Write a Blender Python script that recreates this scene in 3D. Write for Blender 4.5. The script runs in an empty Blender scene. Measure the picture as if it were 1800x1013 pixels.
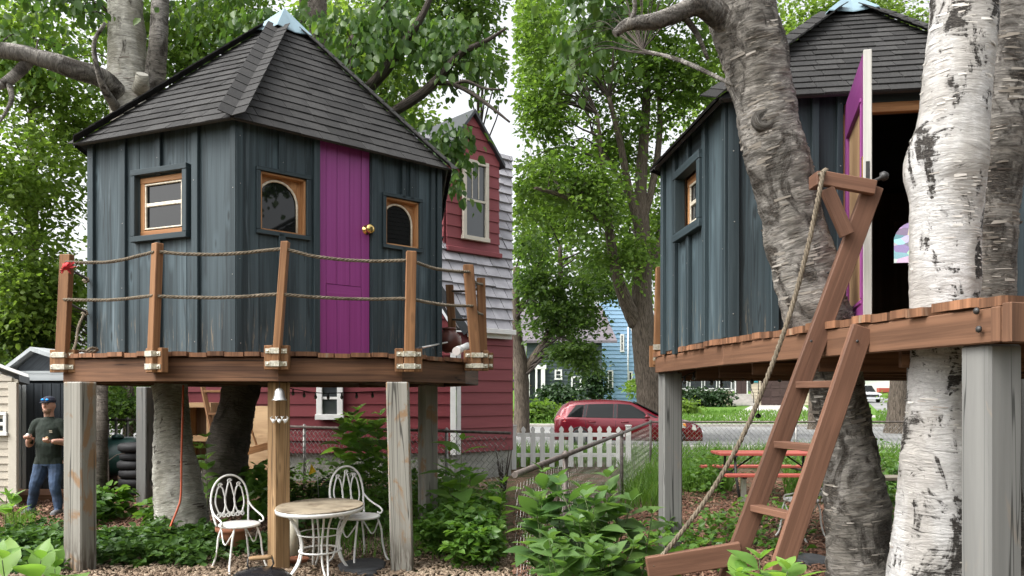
import bpy, math, random
import numpy as np
from mathutils import Vector as V, Matrix, noise as mnoise
random.seed(7)
rng = np.random.default_rng(7)
sc = bpy.context.scene
col = sc.collection
R = math.radians
# ------------------------------------------------------------------ camera, light, exposure
F, CX, HY, EYE = 1400.0, 900.0, 695.0, 1.72
cd = bpy.data.cameras.new('camera')
cd.sensor_width = 36.0
cd.lens = 36.0 * F / 1800.0
cd.shift_y = (HY - 506.5) / 1800.0
cd.clip_start = 0.05
cd.clip_end = 3000.0
cam = bpy.data.objects.new('camera', cd)
cam.location = (0, 0, EYE)
cam.rotation_euler = (R(90), 0, 0)
col.objects.link(cam)
sc.camera = cam
SUN_EL, SUN_AZ = R(52), R(243)      # azimuth clockwise from +Y: light comes over the left shoulder
world = bpy.data.worlds.new('World')
sc.world = world
world.use_nodes = True
wn = world.node_tree
bg = wn.nodes['Background']
sky = wn.nodes.new('ShaderNodeTexSky')
sky.sky_type = 'NISHITA'
sky.sun_disc = False
sky.sun_elevation = SUN_EL
sky.sun_rotation = SUN_AZ
sky.air_density = 1.0
sky.dust_density = 6.0
sky.ozone_density = 1.0
hs = wn.nodes.new('ShaderNodeHueSaturation')
hs.inputs['Saturation'].default_value = 0.14
wn.links.new(sky.outputs[0], hs.inputs['Color'])
wn.links.new(hs.outputs[0], bg.inputs['Color'])
bg.inputs['Strength'].default_value = 0.15
sd = bpy.data.lights.new('sun', 'SUN')
sd.energy = 0.62
sd.angle = R(25)
sd.color = (1.0, 0.96, 0.9)
so = bpy.data.objects.new('sun', sd)
sdir = V((math.sin(SUN_AZ) * math.cos(SUN_EL), math.cos(SUN_AZ) * math.cos(SUN_EL), math.sin(SUN_EL)))
so.rotation_euler = sdir.to_track_quat('Z', 'Y').to_euler()
so.location = (-10, -10, 30)
col.objects.link(so)
sc.view_settings.view_transform = 'Standard'
sc.view_settings.look = 'None'
sc.view_settings.exposure = 1.47
sc.view_settings.gamma = 1.0
sc.view_settings.use_curve_mapping = False

# ------------------------------------------------------------------ helpers
def P(px, py, Y):
    return V(((px - CX) / F * Y, Y, EYE - (py - HY) / F * Y))
def GX(px, Y, z=0.0):
    return V(((px - CX) / F * Y, Y, z))
def rnd(a, b): return random.uniform(a, b)

ROOTS = {}
def thing(name, label, cat, loc=(0, 0, 0), group=None):
    o = bpy.data.objects.new(name, None)
    o.empty_display_size = 0.1
    o.location = loc
    col.objects.link(o)
    ROOTS[o] = V(loc)
    return tag(o, label, cat, group)
def tag(o, label=None, cat=None, group=None, kind=None):
    if label: o['label'] = label
    if cat: o['category'] = cat
    if group: o['group'] = group
    if kind: o['kind'] = kind
    return o
def link(name, me, mat=None, parent=None, kind=None, matrix=None):
    o = bpy.data.objects.new(name, me)
    if mat and not me.materials: me.materials.append(mat)
    col.objects.link(o)
    if parent is not None:
        o.parent = parent
        if parent in ROOTS: o.matrix_parent_inverse = Matrix.Translation(-ROOTS[parent])
    if matrix is not None: o.matrix_basis = matrix
    if kind: o['kind'] = kind
    return o

def perp(d):
    d = d.normalized()
    u = V((0, 0, 1)) if abs(d.z) < 0.9 else V((1, 0, 0))
    s = d.cross(u).normalized()
    return s, s.cross(d).normalized()
def catmull(pts, sub):
    """pts: list of tuples (any length); returns smooth list"""
    a = np.array([list(p) for p in pts], float)
    if len(a) < 3:
        return [tuple(a[0] + (a[-1] - a[0]) * i / sub) for i in range(sub + 1)]
    e = np.vstack([2 * a[0] - a[1], a, 2 * a[-1] - a[-2]])
    out = []
    for i in range(1, len(e) - 2):
        p0, p1, p2, p3 = e[i - 1], e[i], e[i + 1], e[i + 2]
        for k in range(sub):
            t = k / sub
            out.append(tuple(0.5 * ((2 * p1) + (-p0 + p2) * t + (2 * p0 - 5 * p1 + 4 * p2 - p3) * t * t + (-p0 + 3 * p1 - 3 * p2 + p3) * t ** 3)))
    out.append(tuple(e[-2]))
    return out

class MB:
    def __init__(s):
        s.v = []; s.f = []; s.uv = []; s.m = []; s.sm = []
    def face(s, ids, uvs=None, mi=0, smooth=False):
        s.f.append(tuple(ids)); s.uv.append(uvs or [(0, 0)] * len(ids)); s.m.append(mi); s.sm.append(smooth)
    def box(s, c, hx, hy, hz, ch=0.0, mi=0, jit=0.0):
        """box from centre and three half vectors, chamfered by ch metres"""
        c = V(c); H = [V(hx), V(hy), V(hz)]
        L = [h.length for h in H]
        if H[0].cross(H[1]).dot(H[2]) < 0: H[2] = -H[2]
        order = sorted(range(3), key=lambda i: -L[i])
        u0, v0 = rnd(0, 30), rnd(0, 30)
        b = len(s.v)
        ch = min(ch, min(L) * 0.45)
        def add(loc):
            s.v.append(c + sum((H[i] * (loc[i] / L[i] if L[i] else 0) for i in range(3)), V()))
        def uvof(loc, axis):
            oth = [i for i in order if i != axis]
            return (u0 + loc[oth[0]], v0 + loc[oth[1]] + (0.37 * axis + (0.9 if axis == order[2] else 0)))
        locs = []
        if ch <= 0:
            for sx in (-1, 1):
                for sy in (-1, 1):
                    for sz in (-1, 1): locs.append((sx * L[0], sy * L[1], sz * L[2]))
            for l in locs: add(l)
            fs = [(0, 1, 3, 2), (4, 6, 7, 5), (0, 4, 5, 1), (2, 3, 7, 6), (0, 2, 6, 4), (1, 5, 7, 3)]
            ax = [0, 0, 1, 1, 2, 2]
            for f, a in zip(fs, ax): s.face([b + i for i in f], [uvof(locs[i], a) for i in f], mi)
            return
        idx = {}
        for sx in (-1, 1):
            for sy in (-1, 1):
                for sz in (-1, 1):
                    sg = (sx, sy, sz)
                    for a in range(3):
                        l = tuple(sg[i] * (L[i] - (0 if i == a else ch)) for i in range(3))
                        idx[(sg, a)] = len(locs); locs.append(l)
        for l in locs: add(l)
        def emit(ids, a):
            p = [V(locs[i]) for i in ids]
            n = (p[1] - p[0]).cross(p[2] - p[0])
            cen = sum(p, V()) / len(p)
            if n.dot(cen) < 0: ids = ids[::-1]
            s.face([b + i for i in ids], [uvof(locs[i], a) for i in ids], mi)
        for a in range(3):
            o1, o2 = [i for i in range(3) if i != a]
            for sg in (-1, 1):
                ids = []
                for p, q in ((-1, -1), (1, -1), (1, 1), (-1, 1)):
                    t = [0, 0, 0]; t[a] = sg; t[o1] = p; t[o2] = q
                    ids.append(idx[(tuple(t), a)])
                emit(ids, a)
        for a in range(3):              # edges along axis a
            o1, o2 = [i for i in range(3) if i != a]
            for p in (-1, 1):
                for q in (-1, 1):
                    t0 = [0, 0, 0]; t1 = [0, 0, 0]
                    t0[a] = -1; t1[a] = 1
                    t0[o1] = t1[o1] = p; t0[o2] = t1[o2] = q
                    emit([idx[(tuple(t0), o1)], idx[(tuple(t1), o1)], idx[(tuple(t1), o2)], idx[(tuple(t0), o2)]], o1)
        for sx in (-1, 1):
            for sy in (-1, 1):
                for sz in (-1, 1):
                    emit([idx[((sx, sy, sz), a)] for a in range(3)], 0)
    def beam(s, p0, p1, w, h, up=(0, 0, 1), ch=0.004, mi=0):
        p0, p1 = V(p0), V(p1)
        d = (p1 - p0)
        u = V(up)
        side = d.cross(u)
        if side.length < 1e-6: side = d.cross(V((0, 1, 0)))
        side.normalize()
        upv = side.cross(d).normalized()
        s.box((p0 + p1) / 2, d / 2, side * w / 2, upv * h / 2, ch, mi)
    def tube(s, pts, rads, n=8, cap=True, mi=0, wob=0.0, wf=3.0, smooth=True, flat=1.0, seed=0.0, rough=0.0):
        pts = [V(p[:3]) for p in pts]
        if not hasattr(rads, '__len__'): rads = [rads] * len(pts)
        b = len(s.v)
        d = (pts[1] - pts[0]).normalized()
        sx, sy = perp(d)
        ln = 0.0
        u0 = rnd(0, 20)
        for i, p in enumerate(pts):
            if i:
                ln += (p - pts[i - 1]).length
                nd = (pts[min(i + 1, len(pts) - 1)] - pts[i - 1]).normalized()
                q = d.rotation_difference(nd)
                sx = q @ sx; sy = q @ sy; d = nd
            for k in range(n):
                a = 2 * math.pi * k / n
                dirv = sx * math.cos(a) + sy * math.sin(a) * flat
                r = rads[i]
                if wob:
                    q3 = (p + dirv * r) * wf
                    r *= 1 + wob * (mnoise.noise(q3 + V((seed, seed, seed))) + 0.5 * mnoise.noise(q3 * 2.7) + 0.35 * mnoise.noise(q3 * 6.1))
                if rough:
                    q4 = p + dirv * r; q5 = V((q4.x * 5, q4.y * 5, q4.z * 17)) + V((seed, 0, 0))
                    r *= 1 + rough * (mnoise.noise(q5) + .7 * mnoise.noise(q5 * 2.3) + .9 * max(0, mnoise.noise(q4 * 3.1 + V((0, seed, 0))) - .25))
                s.v.append(p + dirv * r)
            if i:
                l0 = ln - (p - pts[i - 1]).length
                ra = max(rads[0], 1e-3) * 2 * math.pi
                for k in range(n):
                    k2 = (k + 1) % n
                    s.face((b + (i - 1) * n + k, b + (i - 1) * n + k2, b + i * n + k2, b + i * n + k),
                           [(u0 + l0, k / n * ra), (u0 + l0, (k + 1) / n * ra), (u0 + ln, (k + 1) / n * ra), (u0 + ln, k / n * ra)], mi, smooth)
        if cap:
            s.face([b + k for k in range(n)][::-1], None, mi)
            e = b + (len(pts) - 1) * n
            s.face([e + k for k in range(n)], None, mi)
    def lathe(s, base, prof, n=20, axis=(0, 0, 1), mi=0, smooth=True, flat=None):
        ax = V(axis).normalized(); sx, sy = perp(ax)
        b = len(s.v); base = V(base)
        for (r, h) in prof:
            for k in range(n):
                a = 2 * math.pi * k / n
                s.v.append(base + ax * h + (sx * math.cos(a) + sy * math.sin(a)) * max(r, 1e-4))
        for i in range(1, len(prof)):
            for k in range(n):
                k2 = (k + 1) % n
                s.face((b + (i - 1) * n + k, b + (i - 1) * n + k2, b + i * n + k2, b + i * n + k),
                       [(i - 1, k / n), (i - 1, (k + 1) / n), (i, (k + 1) / n), (i, k / n)], mi, smooth)
        s.face([b + k for k in range(n)][::-1], None, mi)
        e = b + (len(prof) - 1) * n
        s.face([e + k for k in range(n)], None, mi)
    def prism(s, poly, ext, mi=0, udir=None):
        """convex/any planar polygon (3-D points) extruded by ext"""
        poly = [V(p) for p in poly]; ext = V(ext)
        nrm = V()
        for i in range(len(poly)):
            nrm += poly[i].cross(poly[(i + 1) % len(poly)])
        if nrm.dot(ext) < 0: poly = poly[::-1]
        n = len(poly); b = len(s.v)
        ud = V(udir).normalized() if udir is not None else (poly[1] - poly[0]).normalized()
        vd = nrm.normalized().cross(ud)
        o = (rnd(0, 9), rnd(0, 9))
        uvf = lambda p: (o[0] + p.dot(ud), o[1] + p.dot(vd))
        s.v += poly + [p + ext for p in poly]
        s.face([b + i for i in range(n)][::-1], [uvf(p) for p in poly][::-1], mi)
        s.face([b + n + i for i in range(n)], [uvf(p) for p in poly], mi)
        el = ext.length
        for i in range(n):
            j = (i + 1) % n
            w = (poly[j] - poly[i]).length
            s.face((b + i, b + j, b + n + j, b + n + i), [(o[0], o[1]), (o[0], o[1] + w), (o[0] + el, o[1] + w), (o[0] + el, o[1])], mi)
    def build(s, name, mats, parent=None, kind=None):
        me = bpy.data.meshes.new(name)
        me.from_pydata(s.v, [], s.f)
        ul = me.uv_layers.new(name='UVMap')
        flat = [c for f in s.uv for uv in f for c in uv]
        ul.data.foreach_set('uv', flat)
        if not isinstance(mats, (list, tuple)): mats = [mats]
        for m in mats: me.materials.append(m)
        me.polygons.foreach_set('material_index', s.m)
        me.polygons.foreach_set('use_smooth', s.sm)
        me.update()
        return link(name, me, None, parent, kind)

def part(name, mat, parent, fn, kind=None):
    mb = MB(); fn(mb); return mb.build(name, mat, parent, kind)
def bx(name, mat, parent, c, size, ch=0.004, rot=0.0):
    """axis-aligned (rotated about z) box part"""
    q = Matrix.Rotation(rot, 3, 'Z')
    mb = MB(); mb.box(c, q @ V((size[0] / 2, 0, 0)), q @ V((0, size[1] / 2, 0)), V((0, 0, size[2] / 2)), ch)
    return mb.build(name, mat, parent)
def bm_(name, mat, parent, p0, p1, w, h, up=(0, 0, 1), ch=0.004):
    mb = MB(); mb.beam(p0, p1, w, h, up, ch); return mb.build(name, mat, parent)

def clip_poly(poly, clip):
    """Sutherland-Hodgman, both 2-D, clip convex CCW"""
    out = poly
    for i in range(len(clip)):
        a, b = clip[i], clip[(i + 1) % len(clip)]
        ins = lambda p: (b[0] - a[0]) * (p[1] - a[1]) - (b[1] - a[1]) * (p[0] - a[0]) >= -1e-9
        res = []
        for j in range(len(out)):
            p, q = out[j], out[(j + 1) % len(out)]
            if ins(p): res.append(p)
            if ins(p) != ins(q):
                dx, dy = q[0] - p[0], q[1] - p[1]
                den = (b[0] - a[0]) * dy - (b[1] - a[1]) * dx
                t = -((b[0] - a[0]) * (p[1] - a[1]) - (b[1] - a[1]) * (p[0] - a[0])) / den
                res.append((p[0] + dx * t, p[1] + dy * t))
        out = res
        if len(out) < 3: return []
    return out
def ccw(poly):
    a = sum(poly[i][0] * poly[(i + 1) % len(poly)][1] - poly[(i + 1) % len(poly)][0] * poly[i][1] for i in range(len(poly)))
    return poly if a > 0 else poly[::-1]
def parea(poly):
    return abs(sum(poly[i][0] * poly[(i + 1) % len(poly)][1] - poly[(i + 1) % len(poly)][0] * poly[i][1] for i in range(len(poly)))) / 2

def shingle_face(parent, poly, course, tabw, thick, mat, name='shingle', joined=None, jag=0.0, gp=.003):
    """poly: 3-D, first edge = eave, left to right seen from outside. each shingle its own object"""
    poly = [V(p) for p in poly]
    eu = (poly[1] - poly[0]).normalized()
    n = (poly[1] - poly[0]).cross(poly[-1] - poly[0]).normalized()
    ev = n.cross(eu)
    if ev.dot(poly[-1] - poly[0]) < 0: ev = -ev; n = -n
    p2 = [((p - poly[0]).dot(eu), (p - poly[0]).dot(ev)) for p in poly]
    p2 = ccw(p2)
    vmax = max(p[1] for p in p2); umin = min(p[0] for p in p2); umax = max(p[0] for p in p2)
    row = 0; v = 0.0
    while v < vmax:
        u = umin - (rnd(0, tabw) if tabw < 20 else .02)
        while u < umax:
            w = tabw * rnd(0.8, 1.2) if tabw < 20 else umax - umin + 1
            jg = rnd(-jag, jag)
            q = clip_poly([(u + gp, v + jg), (u + w - gp, v + jg), (u + w - gp, v + course), (u + gp, v + course)], p2)
            if len(q) >= 3 and parea(q) > 0.0015:
                mb = joined or MB()
                b = len(mb.v); k = len(q)
                o = (rnd(0, 20), rnd(0, 20))
                tt = thick * rnd(0.8, 1.25)
                for (a, c) in q: mb.v.append(poly[0] + eu * a + ev * c - n * 0.004)
                for (a, c) in q: mb.v.append(poly[0] + eu * a + ev * c + n * (tt * (1 - 0.9 * (c - v) / course) + 0.002))
                mb.face([b + k + i for i in range(k)], [(o[0] + a, o[1] + c) for a, c in q])
                for i in range(k):
                    j = (i + 1) % k
                    mb.face((b + i, b + j, b + k + j, b + k + i), [(0, 0), (.05, 0), (.05, .02), (0, .02)])
                if not joined: mb.build(name, mat, parent)
            u += w
        v += course; row += 1

def fast_mesh(name, verts, faces, mat, parent=None, kind=None, smooth=False, mats=None, matidx=None):
    """numpy mesh; faces (n,k) uniform"""
    me = bpy.data.meshes.new(name)
    nf, k = faces.shape
    me.vertices.add(len(verts)); me.vertices.foreach_set('co', verts.astype(np.float32).ravel())
    me.loops.add(nf * k); me.loops.foreach_set('vertex_index', faces.astype(np.int32).ravel())
    me.polygons.add(nf); me.polygons.foreach_set('loop_start', np.arange(0, nf * k, k, dtype=np.int32))
    for m in (mats or [mat]): me.materials.append(m)
    if matidx is not None: me.polygons.foreach_set('material_index', matidx.astype(np.int32))
    if smooth: me.polygons.foreach_set('use_smooth', np.ones(nf, dtype=bool))
    me.update(calc_edges=True)
    return link(name, me, None, parent, kind)

def norm(a): return a / (np.linalg.norm(a, axis=1, keepdims=True) + 1e-9)
def leaves_np(c, d, nrm, L, wid=0.38, fold=0.12):
    """6-vertex folded leaves: c base, d axis, nrm up"""
    d = norm(d); s = norm(np.cross(d, nrm)); u = np.cross(s, d)
    L = L[:, None]
    v = np.stack([c, c + d * L * .3 + s * L * wid * .85 + u * L * fold, c + d * L * .65 + s * L * wid * .75 + u * L * fold * .6,
                  c + d * L - u * L * .12, c + d * L * .65 - s * L * wid * .75 + u * L * fold * .6, c + d * L * .3 - s * L * wid * .85 + u * L * fold], 1)
    n = len(c); b = (np.arange(n) * 6)[:, None]
    f = np.concatenate([b + [0, 1, 2, 3], b + [0, 3, 4, 5]], 0)
    return v.reshape(-1, 3), f

def rope_mesh(mb, pts, r, pitch=None):
    pitch = pitch or r * 7
    a = [V(p) for p in pts]
    tot = sum((a[i + 1] - a[i]).length for i in range(len(a) - 1))
    n = max(6, int(tot / (pitch / 7)))
    cum = [0]
    for i in range(len(a) - 1): cum.append(cum[-1] + (a[i + 1] - a[i]).length)
    res = []
    j = 0
    for i in range(n + 1):
        t = tot * i / n
        while j < len(a) - 2 and cum[j + 1] < t: j += 1
        res.append(a[j].lerp(a[j + 1], (t - cum[j]) / max(1e-6, cum[j + 1] - cum[j])))
    for k in range(3):
        sp = []
        for i, p in enumerate(res):
            d = (res[min(i + 1, n)] - res[max(i - 1, 0)])
            x, y = perp(d)
            ang = 2 * math.pi * (i * tot / n / pitch + k / 3)
            sp.append(p + (x * math.cos(ang) + y * math.sin(ang)) * r * .56)
        mb.tube(sp, r * .52, 5)

# ------------------------------------------------------------------ materials
class Mat:
    def __init__(s, name):
        s.m = bpy.data.materials.new(name); s.m.use_nodes = True
        s.t = s.m.node_tree; s.b = s.t.nodes['Principled BSDF']; s.out = s.t.nodes['Material Output']
    def n(s, typ, ins=None, **props):
        nd = s.t.nodes.new('ShaderNode' + typ)
        for k, v in props.items(): setattr(nd, k, v)
        for k, v in (ins or {}).items(): s.set(nd.inputs[k], v)
        return nd
    def set(s, inp, v):
        if hasattr(v, 'is_output'): s.t.links.new(v, inp)
        elif hasattr(v, 'outputs'): s.t.links.new(v.outputs[0], inp)
        else:
            if inp.type == 'RGBA' and len(v) == 3: v = (*v, 1)
            inp.default_value = v
    def math(s, op, a, b=0.0, clamp=False):
        nd = s.t.nodes.new('ShaderNodeMath'); nd.operation = op; nd.use_clamp = clamp
        s.set(nd.inputs[0], a); s.set(nd.inputs[1], b); return nd.outputs[0]
    def mix(s, f, a, b, mode='MIX'):
        nd = s.t.nodes.new('ShaderNodeMix'); nd.data_type = 'RGBA'; nd.blend_type = mode
        s.set(nd.inputs[0], f); s.set(nd.inputs[6], a); s.set(nd.inputs[7], b); return nd.outputs[2]
    def ramp(s, f, lo, hi):
        nd = s.t.nodes.new('ShaderNodeMapRange'); s.set(nd.inputs[0], f)
        nd.inputs[1].default_value = lo; nd.inputs[2].default_value = hi; nd.interpolation_type = 'SMOOTHSTEP'; return nd.outputs[0]
    def uv(s, su, sv, sw=40.0):
        """scaled UV (length, across) with a per-object slice"""
        u = s.n('UVMap'); sp = s.n('SeparateXYZ', {0: u}); oi = s.n('ObjectInfo')
        w = s.math('MULTIPLY', oi.outputs['Random'], sw)
        return s.n('CombineXYZ', {0: s.math('MULTIPLY', sp.outputs[0], su), 1: s.math('MULTIPLY', sp.outputs[1], sv), 2: w}).outputs[0]
    def pos(s, sx, sy, sz):
        g = s.n('NewGeometry')
        return s.n('VectorMath', {0: g.outputs['Position'], 1: (sx, sy, sz)}, operation='MULTIPLY').outputs[0]
    def noise(s, vec, scale=1.0, detail=4.0, rough=0.55, dist=0.0):
        return s.n('TexNoise', {'Vector': vec, 'Scale': scale, 'Detail': detail, 'Roughness': rough, 'Distortion': dist}).outputs[0]
    def bump(s, h, strength=0.3, dist=0.01):
        b = s.n('Bump', {'Strength': strength, 'Distance': dist, 'Height': h})
        s.set(s.b.inputs['Normal'], b.outputs[0])
    def done(s, colr=None, rough=0.6, metal=0.0, spec=0.5, **kw):
        if colr is not None: s.set(s.b.inputs['Base Color'], colr)
        s.set(s.b.inputs['Roughness'], rough); s.set(s.b.inputs['Metallic'], metal)
        s.set(s.b.inputs['Specular IOR Level'], spec)
        for k, v in kw.items(): s.set(s.b.inputs[k.replace('_', ' ')], v)
        return s.m
    def orand(s): return s.n('ObjectInfo').outputs['Random']

def wood(name, dark, light, rough=0.7, gu=1.2, gv=28.0, var=0.25, knots=0.0, worn=None, wornlo=0.6, wornhi=0.7, wornsc=(1.2, 6), bump=0.35, tint=None, crack=0.0, splash=None):
    m = Mat(name)
    g = m.noise(m.uv(gu, gv), 1.0, 6, 0.62, 0.6)
    g2 = m.noise(m.uv(gu * .35, gv * .22), 1.0, 3, 0.5, 0.4)
    f = m.ramp(m.math('ADD', m.math('MULTIPLY', g, .6), m.math('MULTIPLY', g2, .4)), 0.36, 0.64)
    c = m.mix(f, dark, light)
    if knots:
        vo = m.n('TexVoronoi', {'Vector': m.uv(1.5, 5.0), 'Scale': 1.0, 'Randomness': 1.0})
        k = m.ramp(vo.outputs['Distance'], 0.13, 0.05)
        c = m.mix(m.math('MULTIPLY', m.ramp(vo.outputs['Distance'], .30, .12), knots * .55), c, tuple(x * 1.5 for x in light))
        c = m.mix(m.math('MULTIPLY', k, knots), c, tuple(x * .35 for x in dark))
    if worn:
        w = m.noise(m.uv(*wornsc), 1.0, 5, 0.6, 0.8)
        c = m.mix(m.ramp(w, wornlo, wornhi), c, worn)
    if tint:
        w = m.noise(m.pos(.8, .8, .8), 1.0, 3)
        c = m.mix(m.ramp(w, .45, .62), c, tint)
    if crack:
        ck = m.noise(m.uv(.16, 9), 1.0, 2, .6, .15)
        ck = m.ramp(m.math('ABSOLUTE', m.math('SUBTRACT', ck, .5)), .010, .002)
        c = m.mix(m.math('MULTIPLY', ck, crack), c, tuple(x * .25 for x in dark))
    if splash:
        z = m.n('SeparateXYZ', {0: m.n('NewGeometry').outputs['Position']}).outputs[2]
        sm = m.math('MULTIPLY', m.ramp(z, splash[1], splash[0]), m.ramp(m.noise(m.uv(3, 30), 1.0, 5, .65), splash[3], splash[3] + .12))
        c = m.mix(sm, c, splash[2])
    v = m.math('ADD', m.math('MULTIPLY', m.orand(), var * 2), 1 - var)
    hsv = m.n('HueSaturation', {'Color': c, 'Value': v})
    m.bump(g, bump, 0.006)
    return m.done(hsv.outputs[0], rough, spec=.3)
def plain(name, c, rough=0.5, metal=0.0, var=0.1, nsc=6.0, spec=0.5, dirt=None, bump=0.0, **kw):
    m = Mat(name)
    nz = m.noise(m.pos(1, 1, 1), nsc, 5, .6)
    cc = m.mix(m.ramp(nz, .3, .7), tuple(x * (1 - var) for x in c), tuple(min(1, x * (1 + var)) for x in c))
    if dirt:
        d = m.noise(m.pos(1, 1, 1), nsc * .6, 6, .7)
        cc = m.mix(m.ramp(d, .5, .68), cc, dirt)
    if bump: m.bump(m.noise(m.pos(1, 1, 1), nsc * 8, 5), bump, .01)
    return m.done(cc, rough, metal, spec, **kw)
def leafmat(name, cols, trans=0.45, rough=0.45, spec=0.35, byobj=False):
    m = Mat(name)
    r = m.orand() if byobj else m.n('NewGeometry').outputs['Random Per Island']
    c = m.mix(m.ramp(r, 0.0, 0.6), cols[0], cols[1])
    c = m.mix(m.ramp(r, 0.72, 1.0), c, cols[2])
    c = m.mix(m.math('MULTIPLY', m.ramp(m.noise(m.pos(1, 1, 1), .9, 2), .4, .65), .6), c, m.mix(.5, c, cols[2]))
    m.done(c, rough, spec=spec)
    t = m.n('BsdfTranslucent', {'Color': m.mix(1.0, c, (1.3, 1.36, .68), 'MULTIPLY')})
    mx = m.n('MixShader', {0: trans, 1: m.b.outputs[0], 2: t.outputs[0]})
    m.t.links.new(mx.outputs[0], m.out.inputs[0])
    return m.m
def birch(name, white, dark, patch_lo=.56, patch_hi=.64, lent=.62, grey=None, bump=0.8, rough_=.5):
    m = Mat(name)
    big = m.noise(m.uv(2.6, 2.4, 0), 1.0, 7, .68, 1.2)
    len_ = m.noise(m.uv(60, 5, 0), 1.0, 5, .65, .4)
    peel = m.noise(m.uv(34, 3.2, 0), 1.0, 8, .75, 1.4)
    fine = m.noise(m.uv(150, 26, 0), 1.0, 3, .7)
    c = m.mix(m.ramp(peel, .40, .60), tuple(x * rough_ for x in white), white)
    c = m.mix(m.math('MULTIPLY', m.ramp(fine, .45, .7), .45), c, tuple(x * .45 for x in white))
    if grey: c = m.mix(m.ramp(m.noise(m.uv(1.3, 1.9, 0), 1.0, 4), .40, .60), c, m.mix(m.ramp(peel, .38, .62), tuple(x * rough_ for x in grey), grey))
    c = m.mix(m.ramp(len_, lent, lent + .07), c, dark)
    patch = m.math('ADD', m.math('MULTIPLY', big, .68), m.math('MULTIPLY', peel, .32))
    pm = m.ramp(patch, patch_lo, patch_hi)
    c = m.mix(pm, c, m.mix(m.ramp(fine, .4, .65), dark, tuple(x * 4 for x in dark)))
    hgt = m.math('ADD', peel, m.math('MULTIPLY', pm, .35))
    m.bump(hgt, bump, .03)
    return m.done(c, .8, spec=.2)
def bark(name, dark, light):
    m = Mat(name)
    g = m.noise(m.uv(3.5, 22, 0), 1.0, 6, .65, 1.0)
    c = m.mix(m.ramp(g, .35, .65), dark, light)
    m.bump(g, .9, .03)
    return m.done(c, .85, spec=.15)

M = {}
M['stain'] = wood('slate_stain', (.019, .030, .035), (.060, .086, .098), .62, .55, 15, .22, .75, (.135, .175, .195), .57, .82, (.5, 6), crack=.5, splash=(2.2, 2.75, (.19, .16, .115), .56))
M['stain_trim'] = wood('slate_stain_trim', (.017, .028, .033), (.040, .059, .067), .6, .7, 20, .15)
M['cedar'] = wood('cedar_stain', (.14, .064, .027), (.26, .132, .058), .65, 1.0, 34, .2, .3)
M['redwood'] = wood('ladder_stain', (.10, .049, .030), (.17, .086, .054), .62, 1.0, 36, .12, .25)
M['deck'] = wood('deck_wood', (.10, .047, .024), (.27, .13, .068), .75, 1.0, 30, .3, .3, (.22, .17, .12), .58, .75)
M['beam'] = wood('beam_wood', (.055, .026, .014), (.17, .085, .045), .7, .7, 22, .2, .3, crack=.8)
M['beam_light'] = wood('beam_wood_fresh', (.095, .047, .026), (.185, .094, .053), .7, .7, 26, .15, .3)
M['greypost'] = wood('worn_grey_paint', (.205, .195, .168), (.295, .285, .25), .7, .6, 16, .08, 0, (.255, .165, .095), .53, .62, (2.2, 4), crack=.9, splash=(-.05, .5, (.07, .055, .04), .42))
M['greypost_plain'] = wood('grey_paint', (.135, .135, .128), (.18, .18, .17), .7, .5, 12, .1, 0, (.21, .17, .13), .60, .76, (2.4, 5), crack=.9, splash=(-.05, .5, (.07, .055, .04), .42))
M['newpost'] = wood('treated_wood', (.20, .115, .05), (.34, .22, .115), .7, .9, 16, .1, .7, crack=.8)
M['pine'] = wood('bare_pine', (.26, .115, .045), (.48, .25, .11), .6, 1.0, 30, .12, .3)
M['ply'] = wood('plywood', (.30, .18, .09), (.46, .31, .17), .7, 1.2, 9, .1, .3)
M['inside'] = wood('dark_inside_boards', (.15, .095, .062), (.27, .175, .115), .8, .8, 20, .2)
M['purple'] = wood('purple_paint', (.24, .042, .19), (.285, .058, .235), .42, .5, 30, .04, bump=.15)
M['purple_worn'] = wood('worn_purple_paint', (.20, .038, .165), (.24, .052, .21), .45, .5, 30, .04, 0, (.62, .58, .52), .66, .70, (3, 12), bump=.15)
M['whitewood'] = wood('white_paint', (.38, .37, .335), (.50, .49, .455), .6, .8, 20, .05, 0, (.30, .26, .21), .60, .72)
M['picketwhite'] = wood('picket_paint', (.66, .66, .63), (.78, .78, .76), .55, .8, 20, .05, 0, (.4, .38, .34), .64, .76)
M['putty'] = plain('putty', (.66, .60, .48), .7, var=.2, nsc=20)
m = Mat('asphalt_shingle')
sp = m.noise(m.pos(1, 1, 1), 190, 2, .7)
bl = m.noise(m.uv(5, 5), 1, 4)
c = m.mix(m.ramp(sp, .35, .7), (.016, .016, .016), (.072, .070, .067))
c = m.mix(m.math('MULTIPLY', m.ramp(bl, .4, .65), .35), c, (.022, .022, .023))
c = m.n('HueSaturation', {'Color': c, 'Value': m.math('ADD', m.math('MULTIPLY', m.orand(), .55), .72)}).outputs[0]
m.bump(sp, .5, .004)
M['shingle'] = m.done(c, .9, spec=.2)
m = Mat('pale_roof_shingle')
c = m.mix(m.ramp(m.noise(m.uv(3, 3), 1, 4), .3, .7), (.27, .265, .285), (.38, .375, .40))
c = m.n('HueSaturation', {'Color': c, 'Value': m.math('ADD', m.math('MULTIPLY', m.orand(), .2), .88)}).outputs[0]
M['paleroof'] = m.done(c, .55, spec=.4)
M['flash'] = plain('galvanised_flashing', (.19, .28, .325), .45, .15, .06, 5)
M['strap'] = plain('galvanised_strap', (.60, .57, .48), .4, .5, .25, 40, dirt=(.4, .33, .2))
M['brass'] = plain('brass', (.72, .52, .2), .18, 1.0, .05)
M['silver'] = plain('silver_metal', (.66, .66, .64), .35, .8, .08, dirt=(.45, .45, .42))
M['iron'] = plain('dark_iron', (.035, .034, .033), .5, .3, .2, 30)
M['rustpipe'] = plain('weathered_steel_pipe', (.12, .10, .088), .6, .4, .35, 14)
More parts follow.
